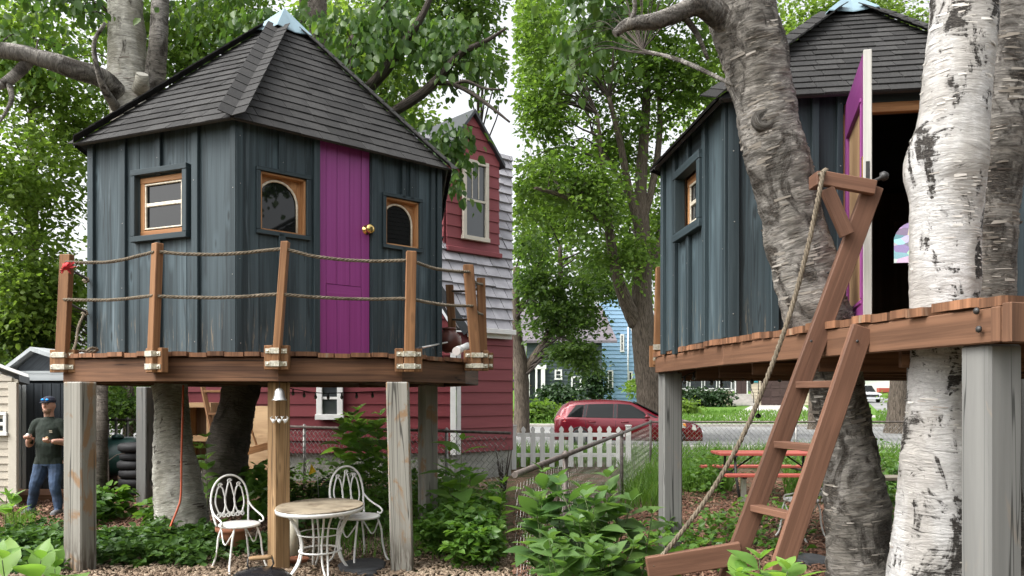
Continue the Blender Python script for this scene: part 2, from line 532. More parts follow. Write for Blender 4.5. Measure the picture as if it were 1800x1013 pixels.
M['wire'] = plain('galvanised_wire', (.24, .235, .22), .45, .6, .3, 10)
M['whiteiron'] = plain('white_enamel', (.72, .715, .69), .4, 0, .06, 15, dirt=(.60, .58, .52))
M['tabletop'] = plain('stained_tabletop', (.27, .225, .16), .6, 0, .25, 5, dirt=(.13, .095, .06))
M['rope'] = wood('manila_rope', (.10, .08, .055), (.20, .165, .12), .85, 30, 30, .1)
M['darkrope'] = plain('dark_rope', (.05, .045, .04), .8)
M['glass'] = Mat('dark_glass').done((.008, .009, .009), .03, spec=.45)
M['houseglass'] = Mat('house_glass').done((.04, .046, .05), .04, spec=.8)
M['redsiding_shade'] = wood('red_siding_shaded', (.135, .022, .028), (.165, .030, .036), .6, .6, 6, .07, bump=.05)  # same siding, deeper red: front wall's shade put into the colour
M['redsiding_lit'] = wood('red_siding_lit', (.205, .050, .057), (.245, .064, .072), .6, .6, 6, .06, bump=.05)  # same red siding, paler: light on right wall and dormer painted in
M['trimwhite'] = plain('white_trim', (.72, .72, .70), .5, 0, .05)
M['concrete'] = plain('concrete', (.38, .36, .33), .85, 0, .15, 3, bump=.3)
M['foundation'] = plain('foundation', (.27, .27, .24), .85, 0, .2, 3, bump=.3)
M['gutterdark'] = plain('dark_rake_board', (.035, .04, .045), .5)
M['beige'] = plain('beige_vinyl', (.44, .395, .32), .5, 0, .05, 3)
M['beigetrim'] = plain('cream_trim', (.54, .50, .42), .5, 0, .05, 3)
M['shedgrey'] = wood('shed_grey', (.36, .385, .39), (.46, .49, .50), .6, .8, 20, .08)
M['sheddark'] = wood('shed_dark_door', (.022, .028, .034), (.045, .054, .062), .6, .8, 24, .08)
M['terracotta'] = plain('terracotta', (.36, .14, .075), .8, 0, .15, 8)
M['terracotta_dark'] = plain('brown_clay', (.13, .048, .036), .35, 0, .25, 6)
M['slate'] = plain('slate_stone', (.05, .052, .056), .6, 0, .3, 6, bump=.4)
M['black'] = plain('black_enamel', (.012, .012, .014), .22)
M['rubber'] = plain('black_rubber', (.018, .018, .02), .7)
M['greentank'] = plain('dark_green_plastic', (.018, .06, .052), .35, 0, .15)
M['orange'] = plain('orange_cord', (.55, .10, .03), .5)
M['yellow'] = plain('yellow_flag', (.85, .55, .02), .5, 0, .05)
M['redflag'] = plain('red_cloth', (.50, .03, .035), .7, 0, .3, 60)
M['tube_w'] = plain('cream_tube', (.70, .66, .52), .5, 0, .1)
M['redpaint'] = wood('worn_red_paint', (.30, .060, .042), (.40, .10, .072), .6, .8, 16, .08, 0, (.24, .10, .07), .62, .72)
M['cream'] = plain('porch_cream', (.50, .44, .33), .7, 0, .06)
M['bluesiding'] = wood('blue_siding', (.20, .34, .50), (.27, .42, .58), .65, .6, 5, .06, bump=.05)
M['teal'] = wood('dark_teal_siding', (.035, .052, .055), (.055, .075, .078), .65, .6, 5, .05)
M['greysiding'] = wood('grey_green_siding', (.11, .125, .115), (.15, .165, .15), .65, .6, 5, .05)
M['browndoor'] = wood('brown_garage_door', (.045, .028, .025), (.07, .045, .04), .6, .6, 8, .05)
M['roofpurple'] = plain('purple_grey_roofing', (.13, .115, .13), .85, 0, .2, 3)
M['birch_white'] = birch('white_birch_bark', (.63, .62, .605), (.020, .018, .016), .525, .565, .66, (.44, .42, .39), .8, .72)
M['birch_grey'] = birch('grey_birch_bark', (.38, .355, .32), (.028, .024, .02), .505, .58, .60, (.25, .23, .20), 1.0, .36)
M['birch_mid'] = birch('weathered_birch_bark', (.64, .62, .55), (.045, .038, .03), .57, .63, .65, (.42, .40, .335), 1.0, .55)
M['birch_dark'] = birch('dark_birch_bark', (.19, .165, .14), (.025, .021, .017), .53, .62, .6, (.12, .102, .083), 1.0, .5)
M['flake'] = leafmat('peeling_bark', ((.05, .04, .033), (.19, .168, .14), (.40, .37, .33)), 0.0, .8, .15)
M['flake_white'] = leafmat('white_peeling_bark', ((.30, .27, .24), (.52, .49, .45), (.68, .66, .62)), 0.0, .8, .15)
M['flake_dark'] = leafmat('dark_peeling_bark', ((.03, .025, .02), (.08, .066, .052), (.16, .14, .115)), 0.0, .8, .15)
M['bark'] = bark('maple_bark', (.045, .036, .028), (.17, .14, .11))
M['branch'] = bark('dark_branch_bark', (.035, .029, .025), (.10, .085, .072))
M['twig'] = plain('twig_bark', (.055, .043, .033), .85)
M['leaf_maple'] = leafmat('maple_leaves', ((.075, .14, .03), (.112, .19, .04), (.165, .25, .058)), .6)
M['leaf_lime'] = leafmat('lime_maple_leaves', ((.10, .17, .034), (.145, .225, .046), (.21, .295, .07)), .6)  # lighter yellow-green leaf colour
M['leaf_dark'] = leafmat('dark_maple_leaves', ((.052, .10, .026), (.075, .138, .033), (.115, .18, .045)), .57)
M['leaf_birch'] = leafmat('birch_leaves', ((.045, .10, .028), (.068, .135, .034), (.115, .19, .042)), .5, .42)
M['leaf_bush'] = leafmat('broad_bush_leaves', ((.075, .155, .048), (.105, .195, .06), (.15, .25, .07)), .45, .4, .4, True)
M['leaf_pale'] = leafmat('pale_broad_leaves', ((.14, .27, .062), (.18, .32, .075), (.23, .38, .085)), .5, .42, .4, True)
M['leaf_cover'] = leafmat('ground_cover_leaves', ((.038, .088, .026), (.06, .125, .032), (.10, .19, .035)), .35, .5)
M['leaf_hosta'] = leafmat('low_broad_leaves', ((.06, .14, .026), (.09, .185, .034), (.14, .25, .045)), .42, .4)
M['leaf_hedge'] = leafmat('evergreen_hedge_leaves', ((.012, .032, .012), (.022, .05, .016), (.035, .07, .02)), .2, .5)
M['grass'] = leafmat('grass_blades', ((.07, .15, .025), (.10, .20, .03), (.14, .25, .045)), .4, .5)
M['stem'] = plain('green_stem', (.07, .10, .03), .6)
M['chip'] = leafmat('wood_chips', ((.12, .082, .055), (.20, .145, .10), (.34, .27, .195)), 0.0, .85, .2)
M['chip_brown'] = leafmat('brown_wood_chips', ((.09, .045, .03), (.15, .075, .05), (.28, .17, .115)), 0.0, .85, .2)
m = Mat('garden_earth')
a = m.noise(m.pos(1, 1, 1), 2.0, 8, .7); b = m.noise(m.pos(1, 1, 1), 34, 4, .7)
c = m.mix(m.ramp(b, .3, .7), (.05, .033, .023), (.19, .125, .085))
c = m.mix(m.ramp(a, .46, .6), c, (.045, .06, .022))
m.bump(b, .8, .03)
M['earth'] = m.done(c, .95, spec=.1)
m = Mat('lawn')
b = m.noise(m.pos(1, 1, 1), 9, 6, .7)
M['lawn'] = m.done(m.mix(m.ramp(b, .3, .7), (.055, .12, .022), (.12, .22, .035)), .9, spec=.1)
m = Mat('old_asphalt')
b = m.noise(m.pos(1, 1, 1), 30, 4, .7); a = m.noise(m.pos(.6, .15, 1), 1, 4)
M['asphalt'] = m.done(m.mix(m.ramp(a, .35, .65), m.mix(b, (.15, .15, .15), (.22, .22, .22)), m.mix(b, (.21, .21, .205), (.28, .28, .27))), .9, spec=.2)
# ------------------------------------------------------------------ setting: ground, road, lawns
def sheet(name, pts, mat, z=0.0, kind='structure', sub=0):
    me = bpy.data.meshes.new(name)
    me.from_pydata([(p[0], p[1], p[2] if len(p) > 2 else z) for p in pts], [], [tuple(range(len(pts)))])
    return link(name, me, mat, None, kind)
sheet('ground', [(-600, -60), (600, -60), (600, 1500), (-600, 1500)], M['earth'], 0)
sheet('lawn', [(0.0, 21.0), (60, 21.0), (60, 25.2), (0.0, 25.2)], M['lawn'], .004)
sheet('street', [(-40, 25.4), (120, 25.4), (120, 43.5), (-40, 43.5)], M['asphalt'], .008)
def slope_z(Y): return .14 + max(0, (Y - 44)) * .022
sheet('far_lawn', [(-60, 44, slope_z(44)), (160, 44, slope_z(44)), (160, 160, slope_z(160)), (-60, 160, slope_z(160))], M['lawn'])
mb = MB()
mb.box((40, 43.8, .07), (80, 0, 0), (0, .2, 0), (0, 0, .08), .02)
o = mb.build('kerb', M['concrete'], None, 'structure')
mb = MB()
mb.box((40, 25.2, .06), (80, 0, 0), (0, .15, 0), (0, 0, .07), .02)
mb.build('kerb', M['concrete'], None, 'structure')
def fl(px, Y, dz=0.006):
    return ((px - CX) / F * Y, Y, slope_z(Y) + dz)
sheet('driveway', [fl(1262, 45), fl(1450, 45), fl(1412, 74), fl(1322, 74)], M['concrete'])
sheet('side_road', [fl(1565, 45), fl(1700, 45), fl(1580, 100), fl(1518, 100)], M['asphalt'])
sheet('pavement', [fl(700, 51), fl(2100, 51), fl(2100, 54), fl(700, 54)], M['concrete'])

# ------------------------------------------------------------------ a wall face with boards, battens and openings
class Face:
    def __init__(s, a, b):
        s.a = V((a[0], a[1], 0)); d = V((b[0] - a[0], b[1] - a[1], 0)); s.len = d.length
        s.u = d.normalized(); s.nrm = V((s.u.y, -s.u.x, 0))
    def fu(s, px):
        k = (px - CX) / F
        return (k * s.a.y - s.a.x) / (s.u.x - k * s.u.y)
    def fz(s, px, py):
        Y = s.a.y + s.u.y * s.fu(px)
        return EYE - (py - HY) / F * Y
    def pt(s, u, z, d=0.0): return s.a + s.u * u + V((0, 0, z)) + s.nrm * d
    def box(s, mb, u0, u1, z0, z1, d0, d1, ch=.004):
        c = s.pt((u0 + u1) / 2, (z0 + z1) / 2, (d0 + d1) / 2)
        mb.box(c, s.u * (u1 - u0) / 2, s.nrm * (d1 - d0) / 2, V((0, 0, (z1 - z0) / 2)), ch)
def split_rects(u0, u1, z0, z1, opens):
    """the parts of a board left over by window and door openings (u0,u1,z0,z1)"""
    cuts = sorted({u0, u1, *[o[k] for o in opens for k in (0, 1) if u0 < o[k] < u1]})
    out = []
    for a, b in zip(cuts, cuts[1:]):
        m_ = (a + b) / 2
        segs = [(z0, z1)]
        for o in opens:
            if o[0] < m_ < o[1]:
                ns = []
                for p, q in segs:
                    if o[2] > p: ns.append((p, min(q, o[2])))
                    if o[3] < q: ns.append((max(p, o[3]), q))
                segs = ns
        for p, q in segs:
            if q - p > .01 and b - a > .006: out.append((a, b, p, q))
    return out
def board_wall(face, parent, cuts, opens, z0, z1, battens, skip=(), inner=True):
    """thing part 'wall' (inner sheathing) with board and batten sub-parts"""
    mb = MB()
    for (a, b, p, q) in split_rects(0, face.len, z0, z1, opens):
        face.box(mb, a, b, p, q, -.07, -.045, 0)
    w = mb.build('wall', M['inside'], parent)
    for a, b in zip(cuts, cuts[1:]):
        for (p, q, r, t) in split_rects(a + .003, b - .003, z0 + rnd(-.012, .012), z1, opens):
            mb = MB(); face.box(mb, p, q, r, t, -.045, -.018 + rnd(-.003, .003)); mb.build('board', M['stain'], w)
    for (bc, bw, zz0, zz1) in battens:
        for (p, q, r, t) in split_rects(bc - bw / 2, bc + bw / 2, zz0, zz1, opens):
            if q - p < bw * .8: continue
            mb = MB(); face.box(mb, p, q, r, t, -.016, .022)
            zz = r + rnd(.06, .2)
            while zz < t - .05:
                mb.lathe(face.pt((p + q) / 2 + rnd(-.01, .01), zz, .022), [(.006, 0), (.005, .002), (.001, .003)], 6, face.nrm, 1); zz += rnd(.45, .95)
            mb.build('batten', [M['stain_trim'], M['wire']], w)
    return w
def frame_boxes(face, mb, u0, u1, z0, z1, w, d0, d1, ch=.004, sill=1.0):
    face.box(mb, u0, u1, z1 - w, z1, d0, d1, ch)
    face.box(mb, u0, u1, z0, z0 + w * sill, d0, d1, ch)
    face.box(mb, u0, u0 + w, z0 + w * sill + .002, z1 - w - .002, d0, d1 - .003, ch)
    face.box(mb, u1 - w, u1, z0 + w * sill + .002, z1 - w - .002, d0, d1 - .003, ch)
def arch_pts(cu, w, z0, z1, n=12):
    r = w / 2; pts = [(cu - r, z0), (cu + r, z0)]
    rise = min(r * 1.05, (z1 - z0) * .6)
    for i in range(n + 1):
        a = math.pi * i / n
        pts.append((cu + r * math.cos(a), z1 - rise + rise * math.sin(a)))
    return pts
def arched_window(face, parent, op, au, trim_mat, glassmat):
    """recessed pine panel with an arched pane rimmed with putty"""
    u0, u1, z0, z1 = op
    mb = MB(); frame_boxes(face, mb, u0 - .035, u1 + .035, z0 - .035, z1 + .035, .045, -.05, .022)
    w = mb.build('window', trim_mat, parent)
    mb = MB()                                   # reveal boards of bare pine
    for a, b, p, q in ((u0 + .011, u0 + .035, z0 + .012, z1 - .012), (u1 - .035, u1 - .011, z0 + .012, z1 - .012), (u0 + .011, u1 - .011, z1 - .036, z1 - .0115), (u0 + .011, u1 - .011, z0 + .011, z0 + .03)):
        face.box(mb, a, b, p, q, -.12, -.012, .003)
    mb.build('reveal', M['pine'], w)
    c0, c1, az0, az1 = au
    pts = arch_pts((c0 + c1) / 2, c1 - c0, az0, az1)
    # panel with arched hole: strips between the arch and the opening
    mb = MB()
    cu = (c0 + c1) / 2; r = (c1 - c0) / 2
    face.box(mb, u0 + .03, c0, z0 + .02, z1 - .02, -.11, -.085, 0)
    face.box(mb, c1, u1 - .03, z0 + .02, z1 - .02, -.11, -.085, 0)
    face.box(mb, c0 + .001, c1 - .001, z0 + .02, az0, -.11, -.086, 0)
    top = pts[2:]
    for (p, q) in zip(top, top[1:]):
        poly = [face.pt(p[0], p[1], -.086), face.pt(q[0], q[1], -.086), face.pt(q[0], z1 - .02, -.086), face.pt(p[0], z1 - .02, -.086)]
        mb.prism(poly, -face.nrm * .024, udir=face.u)
    mb.build('panel', M['pine'], w)
    mb = MB(); rim = [face.pt(p[0], p[1], -.08) for p in pts[1:] + [pts[0], pts[1]]]
    mb.tube(rim, .013, 6); mb.build('putty_rim', M['putty'], w)
    mb = MB(); mb.prism([face.pt(p[0], p[1], -.097) for p in pts], face.nrm * .004); mb.build('pane', glassmat, w)
    return w
def hip_caps(parent, e, ap, nl, nr, n, mat, t1=.86, w=.15):
    """folded ridge shingles up a hip from eave corner e to apex ap"""
    d = (ap - e); L = d.length; d.normalize()
    sl = (d.cross(nl)).normalized(); sr = (nr.cross(d)).normalized()
    if sl.dot(ap - e) > 1: pass
    for k in range(n):
        a = L * t1 * k / n - .03; b = L * t1 * (k + 1) / n + .05
        mb = MB(); bse = len(mb.v)
        mid = (nl + nr).normalized()
        h0, h1 = .019, .009
        p0, p1 = e + d * a + mid * h0, e + d * b + mid * h1
        L0, L1 = e + d * a + sl * w + nl * (h0 - .006), e + d * b + sl * w + nl * (h1 - .006)
        R0, R1 = e + d * a + sr * w + nr * (h0 - .006), e + d * b + sr * w + nr * (h1 - .006)
        mb.v += [p0, p1, L0, L1, R0, R1] + [x - mid * .010 for x in (p0, p1, L0, L1, R0, R1)]
        mb.face((2, 0, 1, 3), [(0, 0), (0, .13), (.2, .13), (.2, 0)]); mb.face((0, 4, 5, 1), [(0, .3), (0, .43), (.2, .43), (.2, .3)])
        for q in ((2, 8, 6, 0), (0, 6, 10, 4), (2, 3, 9, 8), (4, 10, 11, 5)): mb.face(q)
        mb.build('ridge_shingle', mat, parent)
def hex_roof(parent, verts, cen, z_e, apex, course, tab, visible, over=1.05, cap_t=.16, tip=.12, thick=.013):
    E = [V((cen[0] + (v[0] - cen[0]) * over, cen[1] + (v[1] - cen[1]) * over, z_e - .04)) for v in verts]
    n = len(E)
    mb = MB()                                    # roof deck under the shingles, 3 cm thick
    for i in range(n):
        a, b = E[i], E[(i + 1) % n]
        nn = (b - a).cross(apex - a).normalized()
        if nn.z < 0: nn = -nn
        mb.prism([a - nn * .012, b - nn * .012, apex - nn * .012], -nn * .028)
    roof = mb.build('roof', M['gutterdark'], parent)
    hid = MB()
    N = []
    for i in range(n):
        a, b = E[i], E[(i + 1) % n]
        nn = (b - a).cross(apex - a).normalized()
        if nn.z < 0: nn = -nn
        N.append(nn)
        ta = a.lerp(apex, .9); tb = b.lerp(apex, .9)
        dn = ((a + b) / 2 - apex).normalized() * .05
        shingle_face(roof, [a + dn, b + dn, tb, ta], course, tab, thick, M['shingle'], joined=None if i in visible else hid, jag=.006)
    hid.build('shingle_field', M['shingle'], roof, 'stuff')
    for i in range(n):
        if i in visible or (i - 1) % n in visible:
            hip_caps(roof, E[i], apex, N[i - 1], N[i], 14, M['shingle'])
    mb = MB()
    top = apex + V((0, 0, tip))
    ring = [E[i].lerp(apex, 1 - cap_t) + (N[i] + N[i - 1]).normalized() * .07 for i in range(n)]
    for i in range(n):
        a, b = ring[i], ring[(i + 1) % n]
        mm = (a + b) / 2 + V((0, 0, -.03))
        k = len(mb.v); mb.v += [a, mm, b, top, a - V((0, 0, .012)), mm - V((0, 0, .012)), b - V((0, 0, .012))]
        mb.face((k, k + 1, k + 3)); mb.face((k + 1, k + 2, k + 3)); mb.face((k, k + 4, k + 5, k + 1)); mb.face((k + 1, k + 5, k + 6, k + 2))
    mb.build('roof_cap', M['flash'], roof)
    return roof, E, N
def plank_deck(parent, poly, zt, pw, ang, th=.042, gap=.013, lens=0.0):
    """planks as clipped strips along direction ang"""
    du = V((math.cos(ang), math.sin(ang), 0)); dv = V((-du.y, du.x, 0))
    p2 = ccw([(V((p[0], p[1], 0)).dot(du), V((p[0], p[1], 0)).dot(dv)) for p in poly])
    v0 = min(p[1] for p in p2); v1 = max(p[1] for p in p2)
    root = None; v = v0
    mb = MB(); cx_ = sum(p[0] for p in poly) / len(poly); cy_ = sum(p[1] for p in poly) / len(poly)
    mb.prism([(cx_ + (p[0] - cx_) * .93, cy_ + (p[1] - cy_) * .93, zt - .10) for p in poly], (0, 0, .05))
    deck = mb.build('deck', M['beam'], parent)
    while v < v1:
        w = pw * rnd(.85, 1.15)
        q = clip_poly([(-50, v + gap / 2), (50, v + gap / 2), (50, v + w - gap / 2), (-50, v + w - gap / 2)], p2)
        if len(q) >= 3 and parea(q) > .02:
            j = rnd(-.02, .03)
            dz = rnd(-.007, .008)
            um = sum(a for a, b in q) / len(q)
            pts = [du * (a + (j if a > um else -j)) + dv * b + V((0, 0, zt - th + dz)) for a, b in q]
            mb = MB(); mb.prism(pts, (0, 0, th), udir=du); mb.build('plank', M['deck'], deck)
        v += w
    return deck

# ------------------------------------------------------------------ left garden: the treehouse with its closed door
ZD, ZE = 2.13, 4.59
A = V((-4.80, 9.03, 0)); B = V((-2.84, 8.2, 0)); D = V((-.89, 9.97, 0)); C3 = V((-3.02, 10.85, 0))
hexL = [A, B, D, 2 * C3 - A, 2 * C3 - B, 2 * C3 - D]
th = thing('treehouse', 'slate blue six sided treehouse with closed purple door and rope railing', 'treehouse', (C3.x, C3.y, 0), 'treehouses on posts')
TH1 = th
f1 = Face(A, B); f2 = Face(B, D)
zA = lambda py, px, f: f.fz(px, py)
o1 = (f1.fu(243), f1.fu(326), f1.fz(284, 413), f1.fz(284, 307))
w1 = board_wall(f1, th, [0, f1.fu(213), f1.fu(277), f1.fu(343), f1.len], [o1], ZD + .01, ZE + .05,
    [(f1.fu(217), .085, ZD + .03, ZE), (f1.fu(279), .075, ZD + .03, ZE), (f1.fu(344), .085, ZD + .03, ZE), (.045, .09, ZD - .02, ZE), (f1.len - .03, .08, ZD - .02, ZE)])
# window: dark trim, pine sash with two panes
mb = MB(); frame_boxes(f1, mb, o1[0] - .07, o1[1] + .055, o1[2] - .06, o1[3] + .075, .062, -.05, .05)
wi = mb.build('window', M['stain_trim'], th)
mb = MB(); frame_boxes(f1, mb, o1[0] + .004, o1[1] - .004, o1[2] + .004, o1[3] - .004, .062, -.075, -.022)
mb.build('sash', M['pine'], wi)
zm = (o1[2] + o1[3]) / 2 + .02
mb = MB(); f1.box(mb, o1[0] + .075, o1[1] - .075, zm - .02, zm + .02, -.062, -.028, .006); mb.build('muntin', M['putty'], wi)
mb = MB(); frame_boxes(f1, mb, o1[0] + .074, o1[1] - .072, o1[2] + .076, o1[3] - .078, .016, -.045, -.018); mb.build('putty_rim', M['putty'], wi)
for za, zb in ((o1[2] + .08, zm - .02), (zm + .02, o1[3] - .08)):
    mb = MB(); f1.box(mb, o1[0] + .078, o1[1] - .075, za, zb, -.055, -.049, 0); mb.build('pane', M['glass'], wi)
# right-hand face: arched window, door, arched window
o2 = (f2.fu(456), f2.fu(540), f2.fz(498, 411), f2.fz(498, 306))
o3 = (f2.fu(677), f2.fu(738), f2.fz(707, 435), f2.fz(707, 349))
od = (f2.fu(561), f2.fu(652), ZD + .01, f2.fz(606, 254))
w2 = board_wall(f2, th, [0, f2.fu(498), f2.fu(556), f2.fu(655), f2.fu(715), f2.len], [o2, o3, od], ZD + .01, ZE + .05,
    [(.03, .07, ZD - .02, ZE), (f2.fu(495), .075, ZD + .03, ZE), (f2.fu(709), .05, ZD + .03, ZE), (f2.fu(723), .05, o3[3], ZE), (f2.fu(760), .06, ZD, ZE), (f2.len - .03, .07, ZD, ZE)])
arched_window(f2, th, o2, (f2.fu(457), f2.fu(528), f2.fz(490, 412), f2.fz(490, 316)), M['stain_trim'], M['glass'])
arched_window(f2, th, o3, (f2.fu(678), f2.fu(730), f2.fz(702, 436), f2.fz(702, 358)), M['stain_trim'], M['glass'])
# door with vertical grooved panels
mb = MB(); f2.box(mb, od[0] + .01, od[1] - .01, od[2] + .01, od[3] - .01, -.065, -.03, .002)
door = mb.build('door', M['purple'], th)
dl = od[1] - od[0] - .02; z1_, z2_ = od[2] + .02, od[3] - .02
zr = f2.fz(606, 512)
mb = MB()
e4 = [od[0] + .012 + dl * t for t in (0, .13, .345, .60, .83, 1.0)]
for i in range(5):
    f2.box(mb, e4[i] + (.002 if i else 0), e4[i + 1] - .004, z1_ if i in (0, 4) else zr + .07, z2_, -.028, -.02 + (.006 if i in (0, 4) else 0), .003)
    if 0 < i < 4: f2.box(mb, e4[i] + .003, e4[i + 1] - .005, z1_ + .02, zr - .08, -.028, -.021, .003)
f2.box(mb, e4[1] + .002, e4[4] - .006, zr - .07, zr + .06, -.028, -.014, .003)
mb.build('door_panel', M['purple'], door)
kn = f2.pt(f2.fu(645), f2.fz(645, 404), -.02)
mb = MB(); mb.lathe(kn, [(.055, 0), (.055, .012), (.022, .018), (.02, .05), (.045, .06), (.058, .085), (.05, .11), (.02, .12)], 20, f2.nrm); mb.build('door_knob', M['brass'], door)
mb = MB()
f2.box(mb, od[0] - .075, od[0] - .002, ZD, ZE, -.016, .03); f2.box(mb, od[1] + .004, od[1] + .085, ZD, ZE, -.016, .03)
f2.box(mb, od[0] - .0, od[1] + .002, od[3] + .002, od[3] + .05, -.05, .01)
mb.build('door_frame', M['stain_trim'], th)
for i in range(2, 6):
    fx = Face(hexL[i], hexL[(i + 1) % 6])
    mb = MB()
    fx.box(mb, 0, fx.len, ZD + .01, ZE + .05, -.045, -.018); mbw = mb.build('wall', M['stain'], th)
    for k in range(9):
        mb = MB(); u = .04 + (fx.len - .08) * k / 8; fx.box(mb, u - .04, u + .04, ZD + .02, ZE, -.016, .012); mb.build('batten', M['stain_trim'], mbw)
apL = P(500, 30, 10.8)
roofL, EL, NL = hex_roof(th, hexL, C3, ZE, apL, .172, .27, (0, 1))
# deck
LP = [GX(105, 8.0), GX(270, 7.55), GX(490, 7.55), GX(710, 7.85), GX(822, 9.0), GX(846, 10.7), GX(800, 12.6), V((-2.4, 13.75, 0)), V((-4.8, 13.4, 0)), V((-5.7, 11.0, 0)), V((-5.25, 9.3, 0))]
LPp = [(p.x, p.y) for p in LP]
plank_deck(th, LPp, ZD, .175, R(91))
for i in range(len(LP)):
    a, b = LP[i], LP[(i + 1) % len(LP)]
    inn = (C3 - (a + b) / 2); inn.z = 0; inn.normalize()
    bm_('rim_beam', M['beam'], th, a + inn * .07 + V((0, 0, 1.965)), b + inn * .07 + V((0, 0, 1.965)), .05, .225)
for X in (-4.6, -3.9, -3.2, -2.5, -1.8, -1.1):
    bm_('joist', M['beam'], th, (X, 8.2, 1.93), (X, 12.9, 1.93), .045, .16)
def post(px, Y, w, rot, mat, parent, z0=-.1, z1=1.85, lean=0.0):
    c = GX(px, Y)
    q = Matrix.Rotation(R(rot), 3, 'Z')
    mb = MB(); mb.box(c + V((lean / 2, 0, (z0 + z1) / 2)), q @ V((w / 2, 0, 0)), q @ V((0, w / 2, 0)), V((-lean / 2, 0, (z1 - z0) / 2)), .012)
    return mb.build('post', mat, parent)
post(141, 7.78, .21, -14, M['greypost'], th)
post(490, 7.85, .165, 42, M['newpost'], th)
post(699, 7.85, .215, 4, M['greypost'], th, lean=.05)
post(752, 10.2, .19, 38, M['greypost'], th)
post(257, 12.4, .21, -22, M['greypost_plain'], th)
post(697, 13.2, .2, 10, M['greypost_plain'], th)
# railing posts with straps
rp = [(108, 655, 118, 448, 8.02, .115, .075, -8), (268, 655, 277, 428, 7.5, .09, .075, -32), (485, 650, 502, 425, 7.5, .068, .085, 0), (719, 654, 723, 442, 7.82, .10, .06, 14), (838, 652, 823, 466, 9.02, .115, .085, 10), (850, 650, 845, 489, 10.75, .11, .085, 10), (797, 612, 790, 501, 12.4, .12, .085, 0)]
RPm = []
for (pxb, pyb, pxt, pyt, Y, w, t, rot) in rp:
    b0, t0 = P(pxb, pyb, Y - .03), P(pxt, pyt, Y - .03)
    q = Matrix.Rotation(R(rot), 3, 'Z')
    mb = MB(); mb.box((b0 + t0) / 2, q @ V((w / 2, 0, 0)), q @ V((0, t / 2, 0)), (t0 - b0) / 2, .006)
    r_ = mb.build('railing_post', M['cedar'], th)
    if Y < 12:
        for s_ in (-1, 1):
            mb = MB(); mb.box(b0 + q @ V((s_ * (w / 2 + .042), .045, .115)), q @ V((.04, 0, 0)), q @ V((0, .035, 0)), V((0, 0, .115)), .005); mb.build('block', M['cedar'], r_)
        for z in (.055, .175):
            mb = MB(); mb.box(b0 + V((0, 0, z)) + q @ V((0, -t / 2 - .006, 0)), q @ V((w / 2 + .004, 0, 0)), q @ V((0, .004, 0)), V((0, 0, .026)), .002)
            for s_ in (-1, 1):
                mb.box(b0 + V((0, 0, z)) + q @ V((s_ * (w / 2 + .005), -.012, 0)), q @ V((.004, 0, 0)), q @ V((0, t / 2, 0)), V((0, 0, .026)), .002)
                mb.box(b0 + V((0, 0, z)) + q @ V((s_ * (w / 2 + .035), .004, 0)), q @ V((.034, 0, 0)), q @ V((0, .004, 0)), V((0, 0, .022)), .002)
                mb.lathe(b0 + V((0, 0, z)) + q @ V((s_ * (w / 2 + .042), .001, 0)), [(.014, 0), (.012, .01), (.004, .014)], 8, q @ V((0, -1, 0)))
            mb.build('strap', M['strap'], r_)
RY = {0: 8.0, 1: 7.5, 2: 7.5, 3: 7.82, 4: 9.0}
def rail_rope(pts, r=.017):
    mb = MB(); rope_mesh(mb, catmull(pts, 8), r); return mb.build('rope', M['rope'], th)
def pr(lst): return [tuple(P(*q)) for q in lst]
rail_rope(pr([(116, 461, 7.96), (160, 462, 7.85), (205, 459, 7.7), (272, 443, 7.44)]))
rail_rope(pr([(278, 443, 7.45), (330, 447, 7.45), (400, 447, 7.45), (502, 437, 7.45)]))
rail_rope(pr([(504, 439, 7.45), (560, 452, 7.55), (640, 459, 7.7), (722, 458, 7.78)]))
rail_rope(pr([(726, 459, 7.8), (760, 471, 8.2), (790, 476, 8.6), (826, 478, 8.97)]))
rail_rope(pr([(112, 527, 7.96), (160, 528, 7.85), (205, 527, 7.7), (270, 520, 7.44)]))
rail_rope(pr([(275, 521, 7.45), (330, 523, 7.45), (400, 523, 7.45), (496, 517, 7.45)]))
rail_rope(pr([(498, 518, 7.45), (560, 523, 7.55), (640, 526, 7.7), (720, 525, 7.78)]))
rail_rope(pr([(724, 526, 7.8), (760, 533, 8.2), (790, 537, 8.6), (832, 538, 8.97)]))
rail_rope(pr([(826, 480, 9.0), (836, 497, 9.8), (848, 500, 10.7)]))
rail_rope(pr([(832, 540, 9.0), (840, 550, 9.8), (848, 553, 10.7)]))
rail_rope(pr([(795, 512, 12.3), (822, 512, 11.6), (846, 507, 10.7)]))
rail_rope(pr([(796, 562, 12.3), (822, 562, 11.6), (848, 556, 10.7)]))
for a, b in (((124, 474, 8.0), (153, 491, 8.98)), ((120, 533, 8.0), (151, 549, 8.98))):
    mb = MB(); rope_mesh(mb, [P(*a), P(*b)], .012); mb.build('rope', M['darkrope'], th)
    mb = MB(); rope_mesh(mb, [P(b[0] - 5, b[1] - 3, 8.94), P(b[0] + 3, b[1] + 2, 8.93), P(b[0] - 2, b[1] + 5, 8.92), P(b[0] - 6, b[1] + 1, 8.93)], .022); mb.build('rope_knot', M['rope'], th)
rail_rope(pr([(148, 552, 8.92), (138, 574, 8.8), (134, 600, 8.7), (128, 618, 8.6)]), .016)
mb = MB(); rope_mesh(mb, catmull([tuple(P(*q)) for q in ((120, 619, 8.3), (140, 617, 8.45), (165, 618, 8.5), (172, 614, 8.5), (160, 612, 8.45), (150, 619, 8.3))], 6), .016); mb.build('rope', M['rope'], th)
